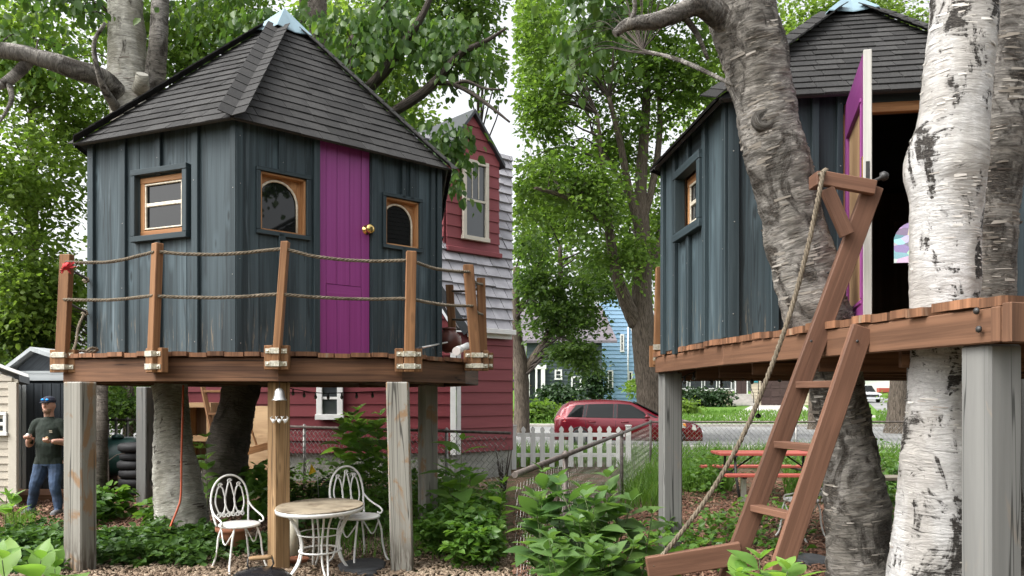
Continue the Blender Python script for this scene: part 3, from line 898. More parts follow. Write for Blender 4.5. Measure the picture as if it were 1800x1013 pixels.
# hung and lying on the treehouse: things of their own
t = thing('cloth_flower', 'crumpled red cloth bow tied round the leftmost railing post', 'bow', P(120, 470, 7.9))
mb = MB(); c0 = P(119, 470, 7.88)
for k in range(26):
    a = rnd(0, 6.28); rr = rnd(.03, .1); zz = rnd(-.05, .035)
    d = V((math.cos(a), -.4 * abs(math.sin(a)), 0)) * rr
    p = c0 + d + V((0, 0, zz)); e = V((rnd(-.03, .03), rnd(-.02, .02), rnd(-.035, .02)))
    b_ = len(mb.v); mb.v += [c0 + d * .2 + V((0, -.02, zz * .3)), p + e, p + V((e.z, -.015, e.x)), p * .5 + c0 * .5 + V((0, -.04, -.01))]; mb.face((b_, b_ + 1, b_ + 2, b_ + 3))
mb.build('cloth', M['redflag'], t)
part('knot', M['redflag'], t, lambda mb: mb.lathe(c0 + V((0, 0, -.02)), [(.0, 0), (.04, .01), (.05, .03), (.03, .06), (0, .07)], 8))
t = thing('clay_pot', 'round red brown clay pot on the deck beside the right railing', 'pot', P(790, 620, 10.9))
part('bowl', M['terracotta_dark'], t, lambda mb: mb.lathe(P(790, 620, 10.9), [(.06, 0), (.12, .03), (.165, .1), (.165, .19), (.12, .26), (.085, .28), (.09, .31), (.07, .31)], 24))
part('rim', M['terracotta_dark'], t, lambda mb: mb.lathe(P(790, 620, 10.9) + V((0, 0, .305)), [(.088, 0), (.1, .01), (.1, .03), (.085, .035)], 24))
t = thing('metal_rod', 'thin grey metal rod lying on the deck against the clay pot', 'rod', P(735, 612, 8.8))
part('shaft', M['silver'], t, lambda mb: mb.tube([P(733, 613, 8.7), P(786, 602, 10.5)], .011, 8))
part('grip', M['rubber'], t, lambda mb: mb.tube([P(733, 613.2, 8.68), P(741, 611.5, 8.95)], .015, 8))
t = thing('plastic_pipe', 'short white plastic pipe lying at the right end of the deck', 'pipe', P(803, 619, 9.4))
part('pipe_wall', M['trimwhite'], t, lambda mb: mb.tube([P(803, 617, 9.4), P(822, 608, 9.8)], [.042, .042], 14))
part('collar', M['trimwhite'], t, lambda mb: mb.tube([P(802, 617.6, 9.38), P(807, 615, 9.5)], [.05, .05], 14))
t = thing('bell', 'pale silver bell hanging from the deck above the wooden middle post', 'bell', P(491, 705, 7.62))
bz = P(491, 704, 7.62)
part('bell_body', M['silver'], t, lambda mb: mb.lathe(bz, [(.0, .012), (.062, .004), (.071, 0), (.069, .006), (.058, .02), (.05, .05), (.044, .085), (.03, .108), (.012, .116), (.0, .117)], 28))
part('hanger', M['iron'], t, lambda mb: mb.tube([bz + V((0, 0, .11)), bz + V((.002, 0, .17)), bz + V((0, 0, .23))], .004, 6))
part('clapper', M['iron'], t, lambda mb: mb.lathe(bz + V((0, 0, -.012)), [(0, 0), (.012, .006), (.012, .016), (0, .022)], 10))
t = thing('bird_ornament', 'white ceramic bird row fixed on the wooden post below the bell', 'ornament', P(491, 742, 7.7))
for k, px in enumerate((481, 491, 501)):
    c = P(px, 740, 7.68 + (.02 if k != 1 else -.02))
    mb = MB()
    mb.tube([c + V((-.03 * (1 - k), 0, .02)), c, c + V((.0, -.01, -.02))], [.004, .02, .008], 8)
    mb.tube([c + V((-.015, 0, 0)), c + V((-.03, 0, .03)), c + V((-.012, 0, .045))], [.012, .014, .003], 6, flat=.4)
    mb.tube([c + V((.015, 0, 0)), c + V((.03, 0, .03)), c + V((.014, 0, .045))], [.012, .014, .003], 6, flat=.4)
    mb.build('bird', M['trimwhite'], t)
t = thing('string_light', 'dark string of small bulbs hung under the left deck before the red wall', 'string light', P(600, 690, 9.2))
pts = catmull([tuple(P(*q)) for q in ((510, 683, 8.6), (560, 691, 8.8), (620, 690, 9.0), (690, 687, 9.4))], 10)
part('cable', M['black'], t, lambda mb: mb.tube(pts, .005, 5))
for i in range(1, len(pts), 4):
    p = V(pts[i]); part('bulb', M['houseglass'], t, lambda mb: mb.lathe(p - V((0, 0, .075)), [(.0, 0), (.016, .012), (.018, .03), (.009, .05), (.009, .08)], 8))
# ------------------------------------------------------------------ red house at the right of the left garden
K = V((-1.14, 16.0, 0)); dR = V((.74, .67, 0)).normalized()
rh = thing('red_house', 'red clapboard house with pale roof, dormer and white corner board', 'house', (-3, 17, 0))
part('foundation', M['foundation'], rh, lambda mb: mb.prism([(-6.6, 16.05, 0), (-1.17, 16.05, 0), (-.02, 17.05, 0), (-.02, 21, 0), (-6.6, 21, 0)], (0, 0, .55)))
fw = part('wall', M['redsiding_shade'], rh, lambda mb: mb.prism([(-6.6, 16.03, .55), (-1.17, 16.03, .55), (-1.17, 16.03, 3.0), (-3.77, 16.03, 7.1), (-6.6, 16.03, 3.0)], (0, .1, 0)))
shingle_face(fw, [(-6.6, 16.0, .56), (-1.2, 16.0, .56), (-1.2, 16.0, 3.02), (-3.77, 16.0, 7.1), (-6.6, 16.0, 2.6)], .245, 60, .03, M['redsiding_shade'], 'siding_board')
tR = 1.13 / dR.x
rw = part('wall', M['redsiding_lit'], rh, lambda mb: mb.prism([K + V((.03, .03, .55)), K + dR * tR + V((.03, .03, .55)), K + dR * tR + V((.03, .03, 3.0)), K + V((.03, .03, 3.0))], (0, .1, 0)))
nR = V((dR.y, -dR.x, 0))
shingle_face(rw, [K + dR * .06 + V((0, 0, .56)), K + dR * tR + V((0, 0, .56)), K + dR * tR + V((0, 0, 2.98)), K + dR * .06 + V((0, 0, 2.98))], .245, 60, .03, M['redsiding_lit'], 'siding_board')
part('corner_board', M['trimwhite'], rh, lambda mb: (mb.box(K + V((-.04, -.035, 1.72)), (.055, 0, 0), (0, .02, 0), (0, 0, 1.2), .004), mb.box(K + dR * .06 + nR * .03 + V((0, 0, 1.72)), dR * .05, nR * .018, V((0, 0, 1.195)), .004)))
# roof plane
K2 = V((-.95, 16.0, 3.06)); rv = V((-1, 0, 1.58))
ridge0 = K2 + rv * 2.82
pl = [K2 - dR * .16, K2 + dR * 1.27, V((-.01, 19.4, 7.52)), ridge0 - dR * .16]
nrm = dR.cross(rv).normalized()
if nrm.z < 0: nrm = -nrm
rf = part('roof', M['gutterdark'], rh, lambda mb: (mb.prism([p - nrm * .012 for p in pl], -nrm * .08), mb.prism([V((-6.6, 15.88, 3.0)), ridge0 + V((0, -.12, 0)), ridge0 + dR * 4, V((-3.8, 19.6, 3.0))], (0, 0, -.08))))
def clipx(pts):
    return pts
shingle_face(rf, pl, .26, .42, .06, M['paleroof'], jag=.012, gp=.009)
part('rake_board', M['gutterdark'], rh, lambda mb: mb.beam(K2 + V((.06, -.14, -.1)), ridge0 + V((.06, -.14, -.1)), .05, .16, (1, 0, .6)))
part('gutter', M['trimwhite'], rh, lambda mb: (mb.beam(K2 + V((.10, -.03, -.02)), K2 + dR * 1.26 + V((.07, -.03, -.02)), .11, .10), mb.beam(K2 + V((.06, .05, -.11)), K2 + dR * 1.25 + V((.02, .05, -.11)), .03, .10)))
def house_window(parent, c, u, n, w, h, fr=.07, mat=None, shade=True, cols=0):
    """double hung window standing proud of a wall; u across, n outward"""
    mat = mat or M['trimwhite']
    Z = V((0, 0, 1)); mb = MB()
    mb.box(c + Z * (h / 2 - fr / 2) + n * .02, u * w / 2, n * .035, Z * fr / 2, .004)
    mb.box(c - Z * (h / 2 - fr / 2) + n * .025, u * (w / 2 + .02), n * .045, Z * fr / 2, .004)
    for s_ in (-1, 1): mb.box(c + u * s_ * (w / 2 - fr / 2) + n * .02, u * fr / 2, n * .033, Z * (h / 2 - fr), .004)
    o = mb.build('window', mat, parent)
    mb = MB(); mb.box(c + n * .008, u * (w / 2 - fr), n * .02, Z * .025, .003)
    for k in range(cols):
        mb.box(c + u * ((k + 1) / (cols + 1) - .5) * (w - 2 * fr) + n * .004 + Z * h * .23, u * .01, n * .012, Z * h * .2, 0)
    mb.build('rail', mat, o)
    for s_ in (-1, 1):
        mb = MB(); mb.box(c + Z * s_ * (h / 4 - fr / 4) - n * .004, u * (w / 2 - fr), n * .004, Z * (h / 4 - fr / 4 - .014), 0); mb.build('pane', M['houseglass'], o)
    return o
mX = V((1, 0, 0)); mY = V((0, -1, 0))
a_ = P(557, 738, 15.92); b_ = P(603, 662, 15.92)
house_window(rh, (a_ + b_) / 2, mX, mY, b_.x - a_.x, b_.z - a_.z, .11)
# dormer
def roofpt(px, py):
    d = V(((px - CX) / F, 1, -(py - HY) / F)); o = V((0, 0, EYE))
    return o + d * ((K2 - o).dot(nrm) / d.dot(nrm))
BL = roofpt(783, 437)
k_ = (875 - CX) / F; w_ = (k_ * BL.y - BL.x) / (dR.x - k_ * dR.y)
BR = BL + dR * w_
hR = (-(287 - HY) / F * BR.y + EYE) - BR.z
ap = BL + dR * w_ * .48; ap.z = -(203 - HY) / F * ap.y + EYE
back = -nR * 3.2
dw = part('dormer_wall', M['redsiding_lit'], rh, lambda mb: mb.prism([BL, BR, BR + V((0, 0, hR)), ap - V((0, 0, .03)), BL + V((0, 0, hR))], back))
off = nR * .03
shingle_face(dw, [BL + off, BR + off, BR + off + V((0, 0, hR)), ap + off, BL + off + V((0, 0, hR))], .245, 60, .03, M['redsiding_lit'], 'siding_board')
lb = BL - nR * 1.4
shingle_face(dw, [lb - dR * .03, BL - dR * .03, BL - dR * .03 + V((0, 0, hR)), lb - dR * .03 + V((0, 0, hR))], .245, 60, .03, M['redsiding_lit'], 'siding_board')
def slab(p, q):
    e = (p - q).normalized() * .16
    return [p + e + nR * .14, q + nR * .14 + V((0, 0, .02)), q + back + V((0, 0, .02)), p + e + back]
part('dormer_roof', M['gutterdark'], rh, lambda mb: (mb.prism(slab(BR + V((0, 0, hR)), ap), (0, 0, .09)), mb.prism(slab(BL + V((0, 0, hR)), ap), (0, 0, .085))))
ww = P(826, 425, (BL.y + BR.y) / 2); wt = P(826, 285, (BL.y + BR.y) / 2)
wc = BL + dR * w_ * .5 + nR * .095; wc.z = (ww.z + wt.z) / 2
house_window(rh, wc, dR, nR, .70, wt.z - ww.z, .085, M['beigetrim'], cols=2)
part('flashing', M['redsiding_lit'], rh, lambda mb: mb.box((BL + BR) / 2 + nR * .08 + V((0, 0, -.0)), dR * w_ * .52, nR * .05, V((0, 0, .05)), .01))

# ------------------------------------------------------------------ chain link fences
def chainlink(name, label, pts, h, posts, postmat='wire', ms=.09, rail=.021, group=None, z0=.03, railmat=None, r=.0022):
    t = thing(name, label, 'fence', (pts[0][0], pts[0][1], 0), group)
    part('top_rail', railmat or M['rustpipe'], t, lambda mb: mb.tube([V((p[0], p[1], h)) for p in pts], rail, 10))
    for p in posts:
        mb = MB(); mb.tube([V((p[0], p[1], -.05)), V((p[0], p[1], h + .0))], rail * 1.15, 10); mb.lathe(V((p[0], p[1], h - .02)), [(rail * 1.5, 0), (rail * 1.6, .03), (rail, .06), (.004, .075)], 10); mb.build('fence_post', M[postmat], t)
    mb = MB()
    for a, b in zip(pts, pts[1:]):
        a = V((a[0], a[1], 0)); b = V((b[0], b[1], 0)); L = (b - a).length; u = (b - a) / L; n_ = V((-u.y, u.x, 0))
        nx = int(L / ms); nz = int((h - z0) / ms)
        for i in range(nx):
            q = []
            for k in range(nz * 2 + 1):
                q.append(a + u * (ms * (i + (k % 2) * .5 * (1))) + V((0, 0, z0 + k * ms / 2)) + n_ * (.004 if k % 2 else -.004))
            mb.tube(q, r, 3, False, smooth=False)
            q2 = [a + u * (ms * (i + 1 - (k % 2) * .5)) + V((0, 0, z0 + k * ms / 2)) + n_ * (-.004 if k % 2 else .004) for k in range(nz * 2 + 1)]
            mb.tube(q2, r, 3, False, smooth=False)
    mb.build('wire_mesh', M['wire'], t, 'stuff')
    return t
fa = GX(505, 14.8); fb = V((-.02, 12.2, 0))
chainlink('chain_link_fence', 'rusty chain link fence in front of the red house', [(fa.x, fa.y), (fb.x, fb.y)], 1.14, [GX(535, 14.6), GX(785, 13.0)], 'wire', .105, .024, 'chain link fences', r=.0055)
fc, fd = GX(178, 15.2), GX(262, 15.2)
chainlink('chain_link_fence', 'short chain link fence behind the green tank', [(fc.x, fc.y), (fd.x, fd.y)], 1.25, [GX(190, 15.2), GX(224, 15.2), GX(204, 15.2)], 'wire', .11, .022, 'chain link fences', r=.005)

# ------------------------------------------------------------------ sheds on the left
sh = thing('shed', 'pale grey shed with dark plank door behind the man', 'shed', GX(80, 13.9))
sx0, sx1 = GX(18, 13.8).x, GX(180, 13.8).x
Yg = 13.8
zt = P(0, 655, Yg).z; za = P(0, 620, Yg).z
part('wall', M['sheddark'], sh, lambda mb: mb.prism([(sx0, Yg, 0), (sx1, Yg, 0), (sx1, Yg, zt), (GX(62, Yg).x, Yg, za), (sx0, Yg, zt - .05)], (-1.35, 2.2, 0)))
xm = GX(62, Yg).x
part('roof', M['shedgrey'], sh, lambda mb: (mb.prism([(sx0 - .15, Yg - .15, zt - .08), (xm, Yg - .15, za + .02), (xm, Yg + 2.3, za + .02), (sx0 - .15, Yg + 2.3, zt - .08)], (0, 0, .07)), mb.prism([(sx1 + .1, Yg - .15, zt - .05), (xm, Yg - .15, za + .022), (xm, Yg + 2.3, za + .022), (sx1 + .1, Yg + 2.3, zt - .05)], (0, 0, .07))))
part('lintel', M['shedgrey'], sh, lambda mb: (mb.box(((sx0 + sx1) / 2, Yg - .05, P(0, 664, Yg).z), ((sx1 - sx0) / 2, 0, 0), (0, .04, 0), (0, 0, .055), .004), mb.box(((sx0 + sx1) / 2, Yg - .03, P(0, 655, Yg).z), ((sx1 - sx0) / 2, 0, 0), (0, .03, 0), (0, 0, .025), .004)))
for px in (37, 47): bx('door_post', M['shedgrey'], sh, (GX(px, Yg).x, Yg - .04, zt / 2 - .1), (.09 if px == 37 else .07, .07, zt - .2))
dr = bx('door', M['sheddark'], sh, (GX(95, Yg).x, Yg - .03, 1.0), (.92, .04, 1.86))
for k in range(6): bx('plank', M['sheddark'], dr, (GX(95, Yg).x - .38 + k * .152, Yg - .062, 1.0), (.142, .02, 1.84))
bx('step', M['deck'], sh, (GX(80, Yg).x, Yg - .5, .06), (1.5, .8, .1))
bs = thing('shed', 'cream vinyl sided shed with a small green window at left edge', 'shed', GX(10, 12.3))
Yb = 12.2; bx1 = GX(32, Yb).x; bx0 = bx1 - 1.6
part('wall', M['beige'], bs, lambda mb: mb.prism([(bx0, Yb, 0), (bx1, Yb, 0), (bx1, Yb, P(0, 668, Yb).z), (bx0, Yb, P(0, 668, Yb).z + .55)], (-.82, 1.2, 0)))
shingle_face(bs, [(bx0, Yb - .012, .1), (bx1 - .08, Yb - .012, .1), (bx1 - .08, Yb - .012, P(0, 664, Yb).z), (bx0, Yb - .012, P(0, 664, Yb).z + .52)], .115, 60, .02, M['beige'], 'siding_board')
bx('corner_trim', M['beigetrim'], bs, (bx1 - .055, Yb - .03, .95), (.13, .06, 1.93))
p0 = P(50, 664, Yb - .1); p1 = p0 + V((-1.7, 0, .62))
part('roof', M['trimwhite'], bs, lambda mb: mb.prism([p0, p0 + V((0, 0, .05)), p1 + V((0, 0, .05)), p1], (-1.05, 1.5, 0)))
part('fascia', M['gutterdark'], bs, lambda mb: mb.prism([p0 + V((.03, -.02, -.1)), p0 + V((.03, -.02, .0)), p0 + V((-.12, -.02, .04)), p0 + V((-.12, -.02, -.06))], (-.98, 1.4, 0)))
wp = GX(-4, Yb); mb = MB()
c_ = V((wp.x, Yb - .03, P(0, 745, Yb).z)); house_window(bs, c_, mX, mY, .36, .36, .05, M['trimwhite'])

# ------------------------------------------------------------------ things behind the left posts
t = thing('water_tank', 'dark green rounded tank lying behind the left posts', 'tank', GX(207, 14.2))
c0 = P(207, 803, 14.2); mb = MB()
mb.lathe(c0 + V((-.42, 0, 0)), [(.0, 0), (.2, .02), (.31, .09), (.345, .2), (.35, .62), (.31, .74), (.2, .82), (0, .84)], 28, (1, 0.25, .0)); mb.build('tank_shell', M['greentank'], t)
part('lid', M['greentank'], t, lambda mb: mb.lathe(c0 + V((0, 0, .33)), [(.1, 0), (.1, .05), (.06, .07), (0, .075)], 16))
part('stand', M['beam'], t, lambda mb: (mb.box((c0.x - .2, c0.y, .15), (.05, 0, 0), (0, .3, 0), (0, 0, .16)), mb.box((c0.x + .25, c0.y, .15), (.05, 0, 0), (0, .3, 0), (0, 0, .16))))
for k in range(6):
    z = .04 + k * .15
    t = thing('tyre', ['lowest black tyre of the stack behind the grey rear post', 'second black tyre from the ground in the stack by the rear post', 'third black tyre from the ground in the stack by the rear post', 'third black tyre from the top in the stack by the rear post', 'black tyre just under the topmost one by the grey rear post', 'topmost black tyre of the stack behind the grey rear post'][k], 'tyre', GX(240, 13.8) + V((rnd(-.03, .03), 0, z - .04)), 'tyres stacked behind the rear post')
    b0 = GX(240, 13.8) + V((rnd(-.03, .03), rnd(-.03, .03), z - .04))
    part('tread', M['rubber'], t, lambda mb: mb.lathe(b0, [(.17, .02), (.26, .0), (.30, .03), (.305, .07), (.30, .115), (.26, .145), (.17, .125), (.16, .07), (.17, .02)], 28))
    part('bead', M['rubber'], t, lambda mb: mb.lathe(b0 + V((0, 0, .13)), [(.18, 0), (.21, .012), (.2, .02), (.175, .01)], 24))
t = thing('log_post', 'weathered round log standing behind the front left post', 'post', GX(176, 11.6))
part('log', M['birch_dark'], t, lambda mb: mb.tube([GX(176, 11.6, -.05), GX(177, 11.6, .9), GX(179, 11.6, 1.95)], [.10, .095, .085], 14, wob=.12))
part('cap', M['beam'], t, lambda mb: mb.lathe(GX(179, 11.6, 1.94), [(.085, 0), (.08, .02), (0, .03)], 12))
t = thing('garden_stick', 'bare grey stick leaning near the green tank', 'stick', GX(190, 12.6))
part('shaft', M['twig'], t, lambda mb: mb.tube([GX(193, 12.4, .02), P(189, 790, 12.6), P(185, 770, 12.8)], .014, 6, wob=.2))
part('side_twig', M['twig'], t, lambda mb: mb.tube([P(191, 810, 12.5), P(205, 800, 12.5), P(220, 797, 12.5)], .008, 5))
t = thing('wooden_hutch', 'old wooden box frame between the two trunks', 'box', GX(352, 14.2))
h0 = P(334, 760, 14.2); h1 = P(376, 712, 14.2)
part('frame', M['ply'], t, lambda mb: (mb.box(((h0.x + h1.x) / 2, 14.2, h1.z), ((h1.x - h0.x) / 2 + .04, 0, 0), (0, .25, 0), (0, 0, .04)), mb.box((h0.x, 14.2, h1.z / 2), (.04, 0, 0), (0, .24, 0), (0, 0, h1.z / 2 - .04)), mb.box((h1.x, 14.2, h1.z / 2), (.04, 0, 0), (0, .24, 0), (0, 0, h1.z / 2 - .04)), mb.box(((h0.x + h1.x) / 2, 14.1, h0.z - .1), ((h1.x - h0.x) / 2 - .045, 0, 0), (0, .1, 0), (0, 0, .05))))
part('back', M['inside'], t, lambda mb: mb.box(((h0.x + h1.x) / 2, 14.4, h1.z / 2), ((h1.x - h0.x) / 2 - .045, 0, 0), (0, .02, 0), (0, 0, h1.z / 2 - .05)))
t = thing('wooden_ladder', 'brown wooden ladder leaning behind the dark birch trunk', 'ladder', GX(380, 13.2))
for dx in (0, 38):
    bm_('rail', M['cedar'], t, P(355 + dx, 672, 13.6), P(392 + dx, 850, 12.9), .075, .05)
for y, x0 in ((688, 359), (728, 367), (768, 375), (808, 384)):
    bm_('rung', M['cedar'], t, P(x0, y, 13.55 - (y - 672) * .004), P(x0 + 38, y, 13.55 - (y - 672) * .004), .05, .04)
t = thing('plywood_sheet', 'weathered plywood sheets leaned behind the middle post', 'plywood', GX(455, 13.8))
for (x0, x1, y0, y1, Y) in ((436, 476, 714, 790, 14.4), (432, 478, 782, 852, 13.9)):
    a_, b_ = P(x0, y1, Y), P(x1, y0, Y + .25)
    part('sheet', M['ply'], t, lambda mb: mb.prism([a_, V((b_.x, Y, a_.z)), b_, V((a_.x, Y + .25, b_.z))], (0, .02, 0)))
part('batten', M['pine'], t, lambda mb: (mb.beam(P(430, 795, 13.7), P(474, 783, 13.7), .05, .12), mb.beam(P(428, 800, 13.65), P(438, 852, 13.6), .05, .1), mb.beam(P(440, 750, 13.7), P(452, 785, 13.7), .03, .03)))

# ------------------------------------------------------------------ garden furniture
def tf(o, ang):
    c, s = math.cos(ang), math.sin(ang)
    return lambda x, y, z: V((o[0] + x * c - y * s, o[1] + x * s + y * c, o[2] + z))
def spiral(f, cy, cz, r0, turns, a0, sgn=1, x=-.2, n=14):
    return [f(x, cy + sgn * r0 * (1 - i / n * .75) * math.cos(a0 + sgn * 0 + turns * 6.283 * i / n), cz + r0 * (1 - i / n * .75) * math.sin(a0 + turns * 6.283 * i / n)) for i in range(n + 1)]
def garden_chair(loc, ang, label, s=1.0):
    t = thing('garden_chair', label, 'chair', loc, 'white wrought iron garden chairs')
    f0 = tf(loc, ang); f = lambda x, y, z: f0(x * s, y * s, z * s)
    r = .0105 * s
    mb = MB(); mb.lathe(f(0, 0, .445), [(.0, .0), (.19 * s, .0), (.205 * s, .006), (.205 * s, .022), (.19 * s, .03), (.0, .034)], 28); seat = mb.build('seat', M['whiteiron'], t)
    hoop = [f(-.16, -.17, .44), f(-.2, -.19, .56), f(-.225, -.2, .70), f(-.235, -.165, .84), f(-.24, -.09, .92), f(-.24, 0, .945), f(-.24, .09, .92), f(-.235, .165, .84), f(-.225, .2, .70), f(-.2, .19, .56), f(-.16, .17, .44)]
    back = part('back_hoop', M['whiteiron'], t, lambda mb: mb.tube(catmull(hoop, 5), r, 8))
    for cy in (-.1, 0, .1):
        for sg in (-1, 1):
            pts = [f(-.195, cy + .008 * sg, .53), f(-.21, cy + sg * .045, .62), f(-.225, cy + sg * .052, .70), f(-.23, cy + sg * .03, .80), f(-.235, cy + sg * .012, .87 - abs(cy) * .4)]
            part('scroll', M['whiteiron'], back, lambda mb: mb.tube(catmull(pts, 4), r * .75, 6))
            part('scroll', M['whiteiron'], back, lambda mb: mb.tube(spiral(f, cy + sg * .028, .545, .028, 1.3, 1.2 if sg > 0 else 1.9, sg, -.197), r * .7, 6))
        part('scroll', M['whiteiron'], back, lambda mb: mb.tube(spiral(f, cy, .885 - abs(cy) * .4, .024, 1.2, 0, 1, -.237), r * .7, 6))
    for sg in (-1, 1):
        for fx, rx in ((.15, .23), (-.15, -.24)):
            pts = [f(fx * .9, sg * .12, .44), f(fx * 1.05, sg * .15, .33), f(fx * 1.05, sg * .165, .2), f(fx * 1.2, sg * .19, .06), f(rx, sg * .21, 0)]
            part('leg', M['whiteiron'], t, lambda mb: mb.tube(catmull(pts, 4), r, 7))
        arm = [f(-.22, sg * .2, .66), f(-.15, sg * .215, .60), f(-.06, sg * .225, .56), f(.04, sg * .225, .53), f(.08, sg * .22, .50), f(.06, sg * .212, .475), f(.02, sg * .205, .485)]
        part('arm', M['whiteiron'], t, lambda mb: mb.tube(catmull(arm, 4), r * .9, 7))
        brace = [f(.13, sg * .13, .40), f(.05, sg * .15, .30), f(0, sg * .15, .27), f(-.05, sg * .15, .30), f(-.13, sg * .13, .40)]
        part('brace', M['whiteiron'], t, lambda mb: mb.tube(catmull(brace, 3), r * .7, 6))
    return t
garden_chair(GX(421, 7.85), math.atan2(-.72, .70), 'white wrought iron chair left of the wooden middle post', .97)
garden_chair(GX(632, 8.2), math.atan2(-.72, .75), 'white wrought iron chair behind the round table, right of it', 1.03)
t = thing('garden_table', 'round garden table with stained tan top and white iron legs', 'table', GX(563, 7.65))
tc = P(563, 889, 7.65); tc0 = V((tc.x, tc.y, 0))
mb = MB(); n = 48; b = len(mb.v)
def ell(mb, prof):
    b = len(mb.v)
    for r_, h in prof:
        for k in range(40):
            a = 6.28318 * k / 40; mb.v.append(tc0 + V((r_ * math.cos(a), r_ * 1.32 * math.sin(a), h)))
    for i in range(1, len(prof)):
        for k in range(40):
            k2 = (k + 1) % 40; mb.face((b + (i - 1) * 40 + k, b + (i - 1) * 40 + k2, b + i * 40 + k2, b + i * 40 + k), None, 0, True)
    mb.face([b + (len(prof) - 1) * 40 + k for k in range(40)])
    mb.face([b + k for k in range(40)][::-1])
zt_ = tc.z
part('tabletop', M['tabletop'], t, lambda mb: ell(mb, [(.36, zt_ - .01), (.402, zt_ - .008), (.404, zt_), (.398, zt_ + .006)]))
part('rim', M['whiteiron'], t, lambda mb: ell(mb, [(.39, zt_ - .05), (.405, zt_ - .045), (.409, zt_ - .02), (.406, zt_ - .0105)]))
for k in range(4):
    a = .5 + k * math.pi / 2; d = V((math.cos(a), math.sin(a) * 1.2, 0))
    for s_ in (-1, 1):
        e = V((-d.y, d.x, 0)) * .022 * s_
        pts = [tc0 + d * .33 + e * 1.6 + V((0, 0, zt_ - .03)), tc0 + d * .24 + e + V((0, 0, .50)), tc0 + d * .175 + e + V((0, 0, .32)), tc0 + d * .20 + e + V((0, 0, .14)), tc0 + d * .29 + e * .3 + V((0, 0, 0))]
        part('leg', M['whiteiron'], t, lambda mb: mb.tube(catmull(pts, 5), .0105, 7))
for z, rr in ((.235, .185), (.40, .2)):
    part('ring', M['whiteiron'], t, lambda mb: mb.tube([tc0 + V((math.cos(i / 28 * 6.2832) * rr * 1.05, math.sin(i / 28 * 6.2832) * rr * 1.25, z)) for i in range(29)], .0095 if z < .3 else .006, 7))
t = thing('stepping_stone', 'dark round stepping stone under the right garden chair', 'stone', GX(637, 7.85))
def stone(c, rx, ry, h):
    def fn(mb):
        n = 18; b = len(mb.v); rr = [rnd(.9, 1.06) for _ in range(n)]
        for sc_, z in ((1, -.02), (1, h * .75), (.95, h), (.5, h * 1.05)):
            for k in range(n): a = 6.2832 * k / n; mb.v.append(c + V((rx * sc_ * rr[k] * math.cos(a), ry * sc_ * rr[k] * math.sin(a), z)))
        for i in range(3):
            for k in range(n): k2 = (k + 1) % n; mb.face((b + i * n + k, b + i * n + k2, b + (i + 1) * n + k2, b + (i + 1) * n + k), None, 0, i > 1)
        mb.face([b + 3 * n + k for k in range(n)])
    return fn
part('slab', M['slate'], t, stone(GX(637, 7.9), .24, .3, .05)); part('pad', M['slate'], t, stone(GX(640, 7.62), .13, .1, .035))
t = thing('flower_pot', 'wide terracotta pot with a small weed behind the left chair', 'pot', GX(411, 8.9))
pc = GX(411, 8.75)
part('pot_wall', M['terracotta'], t, lambda mb: mb.lathe(pc, [(.11, 0), (.16, .2), (.185, .235), (.195, .24), (.195, .285), (.18, .285), (.175, .25), (.0, .24)], 24))
part('soil', M['earth'], t, lambda mb: mb.lathe(pc + V((0, 0, .24)), [(.17, 0), (.1, .02), (0, .025)], 16))
t = thing('saucer', 'small terracotta saucer at the foot of the middle post', 'saucer', GX(522, 8.1))
part('dish', M['terracotta'], t, lambda mb: mb.lathe(GX(522, 8.1), [(.08, 0), (.115, .045), (.12, .055), (.108, .055), (.08, .02), (0, .018)], 20))
part('rim', M['terracotta'], t, lambda mb: mb.lathe(GX(522, 8.1, .05), [(.118, 0), (.124, .006), (.118, .014), (.11, .01)], 20))
t = thing('lamp_tube', 'cream upright tube behind the middle wooden post', 'tube', GX(515, 8.35))
part('tube_wall', M['tube_w'], t, lambda mb: mb.tube([GX(515, 8.35, .05), GX(515, 8.35, .46)], [.055, .055], 16))
part('cap', M['tube_w'], t, lambda mb: mb.lathe(GX(515, 8.35, .46), [(.056, 0), (.05, .03), (.02, .05), (0, .055)], 16))
t = thing('fire_pit', 'black domed fire pit lid with wooden handle at bottom edge', 'fire pit', GX(458, 7.2))
pc = GX(458, 7.0, .0)
part('dome', M['black'], t, lambda mb: mb.lathe(pc + V((0, 0, .10)), [(.27, 0), (.265, .02), (.2, .07), (.1, .10), (0, .108)], 32))
part('bowl', M['black'], t, lambda mb: mb.lathe(pc, [(.12, 0), (.22, .04), (.27, .09), (.275, .098)], 32))
hy = .215
part('handle', M['newpost'], t, lambda mb: mb.tube([pc + V((-.10, 0, .285)), pc + V((-.06, 0, .288)), pc + V((.06, 0, .296)), pc + V((.10, 0, .30))], [.016, .021, .021, .016], 12))
part('bracket', M['iron'], t, lambda mb: (mb.tube([pc + V((-.11, 0, .285)), pc + V((-.115, 0, .22)), pc + V((-.09, 0, .18))], .008, 6), mb.tube([pc + V((.10, 0, .30)), pc + V((.115, 0, .24)), pc + V((.08, 0, .185))], .008, 6)))
t = thing('marker_flag', 'small yellow marker flag on a wire before the red house', 'flag', GX(553, 12.6))
part('wire_stake', M['silver'], t, lambda mb: mb.tube([GX(563, 10.9, .05), P(557, 830, 10.9), P(548, 815, 10.9)], .006, 5))
part('flag_cloth', M['yellow'], t, lambda mb: mb.prism([P(543, 835, 10.88), P(556, 829, 10.88), P(551, 822, 10.92), P(547, 815, 10.9)], (0, .006, 0)))

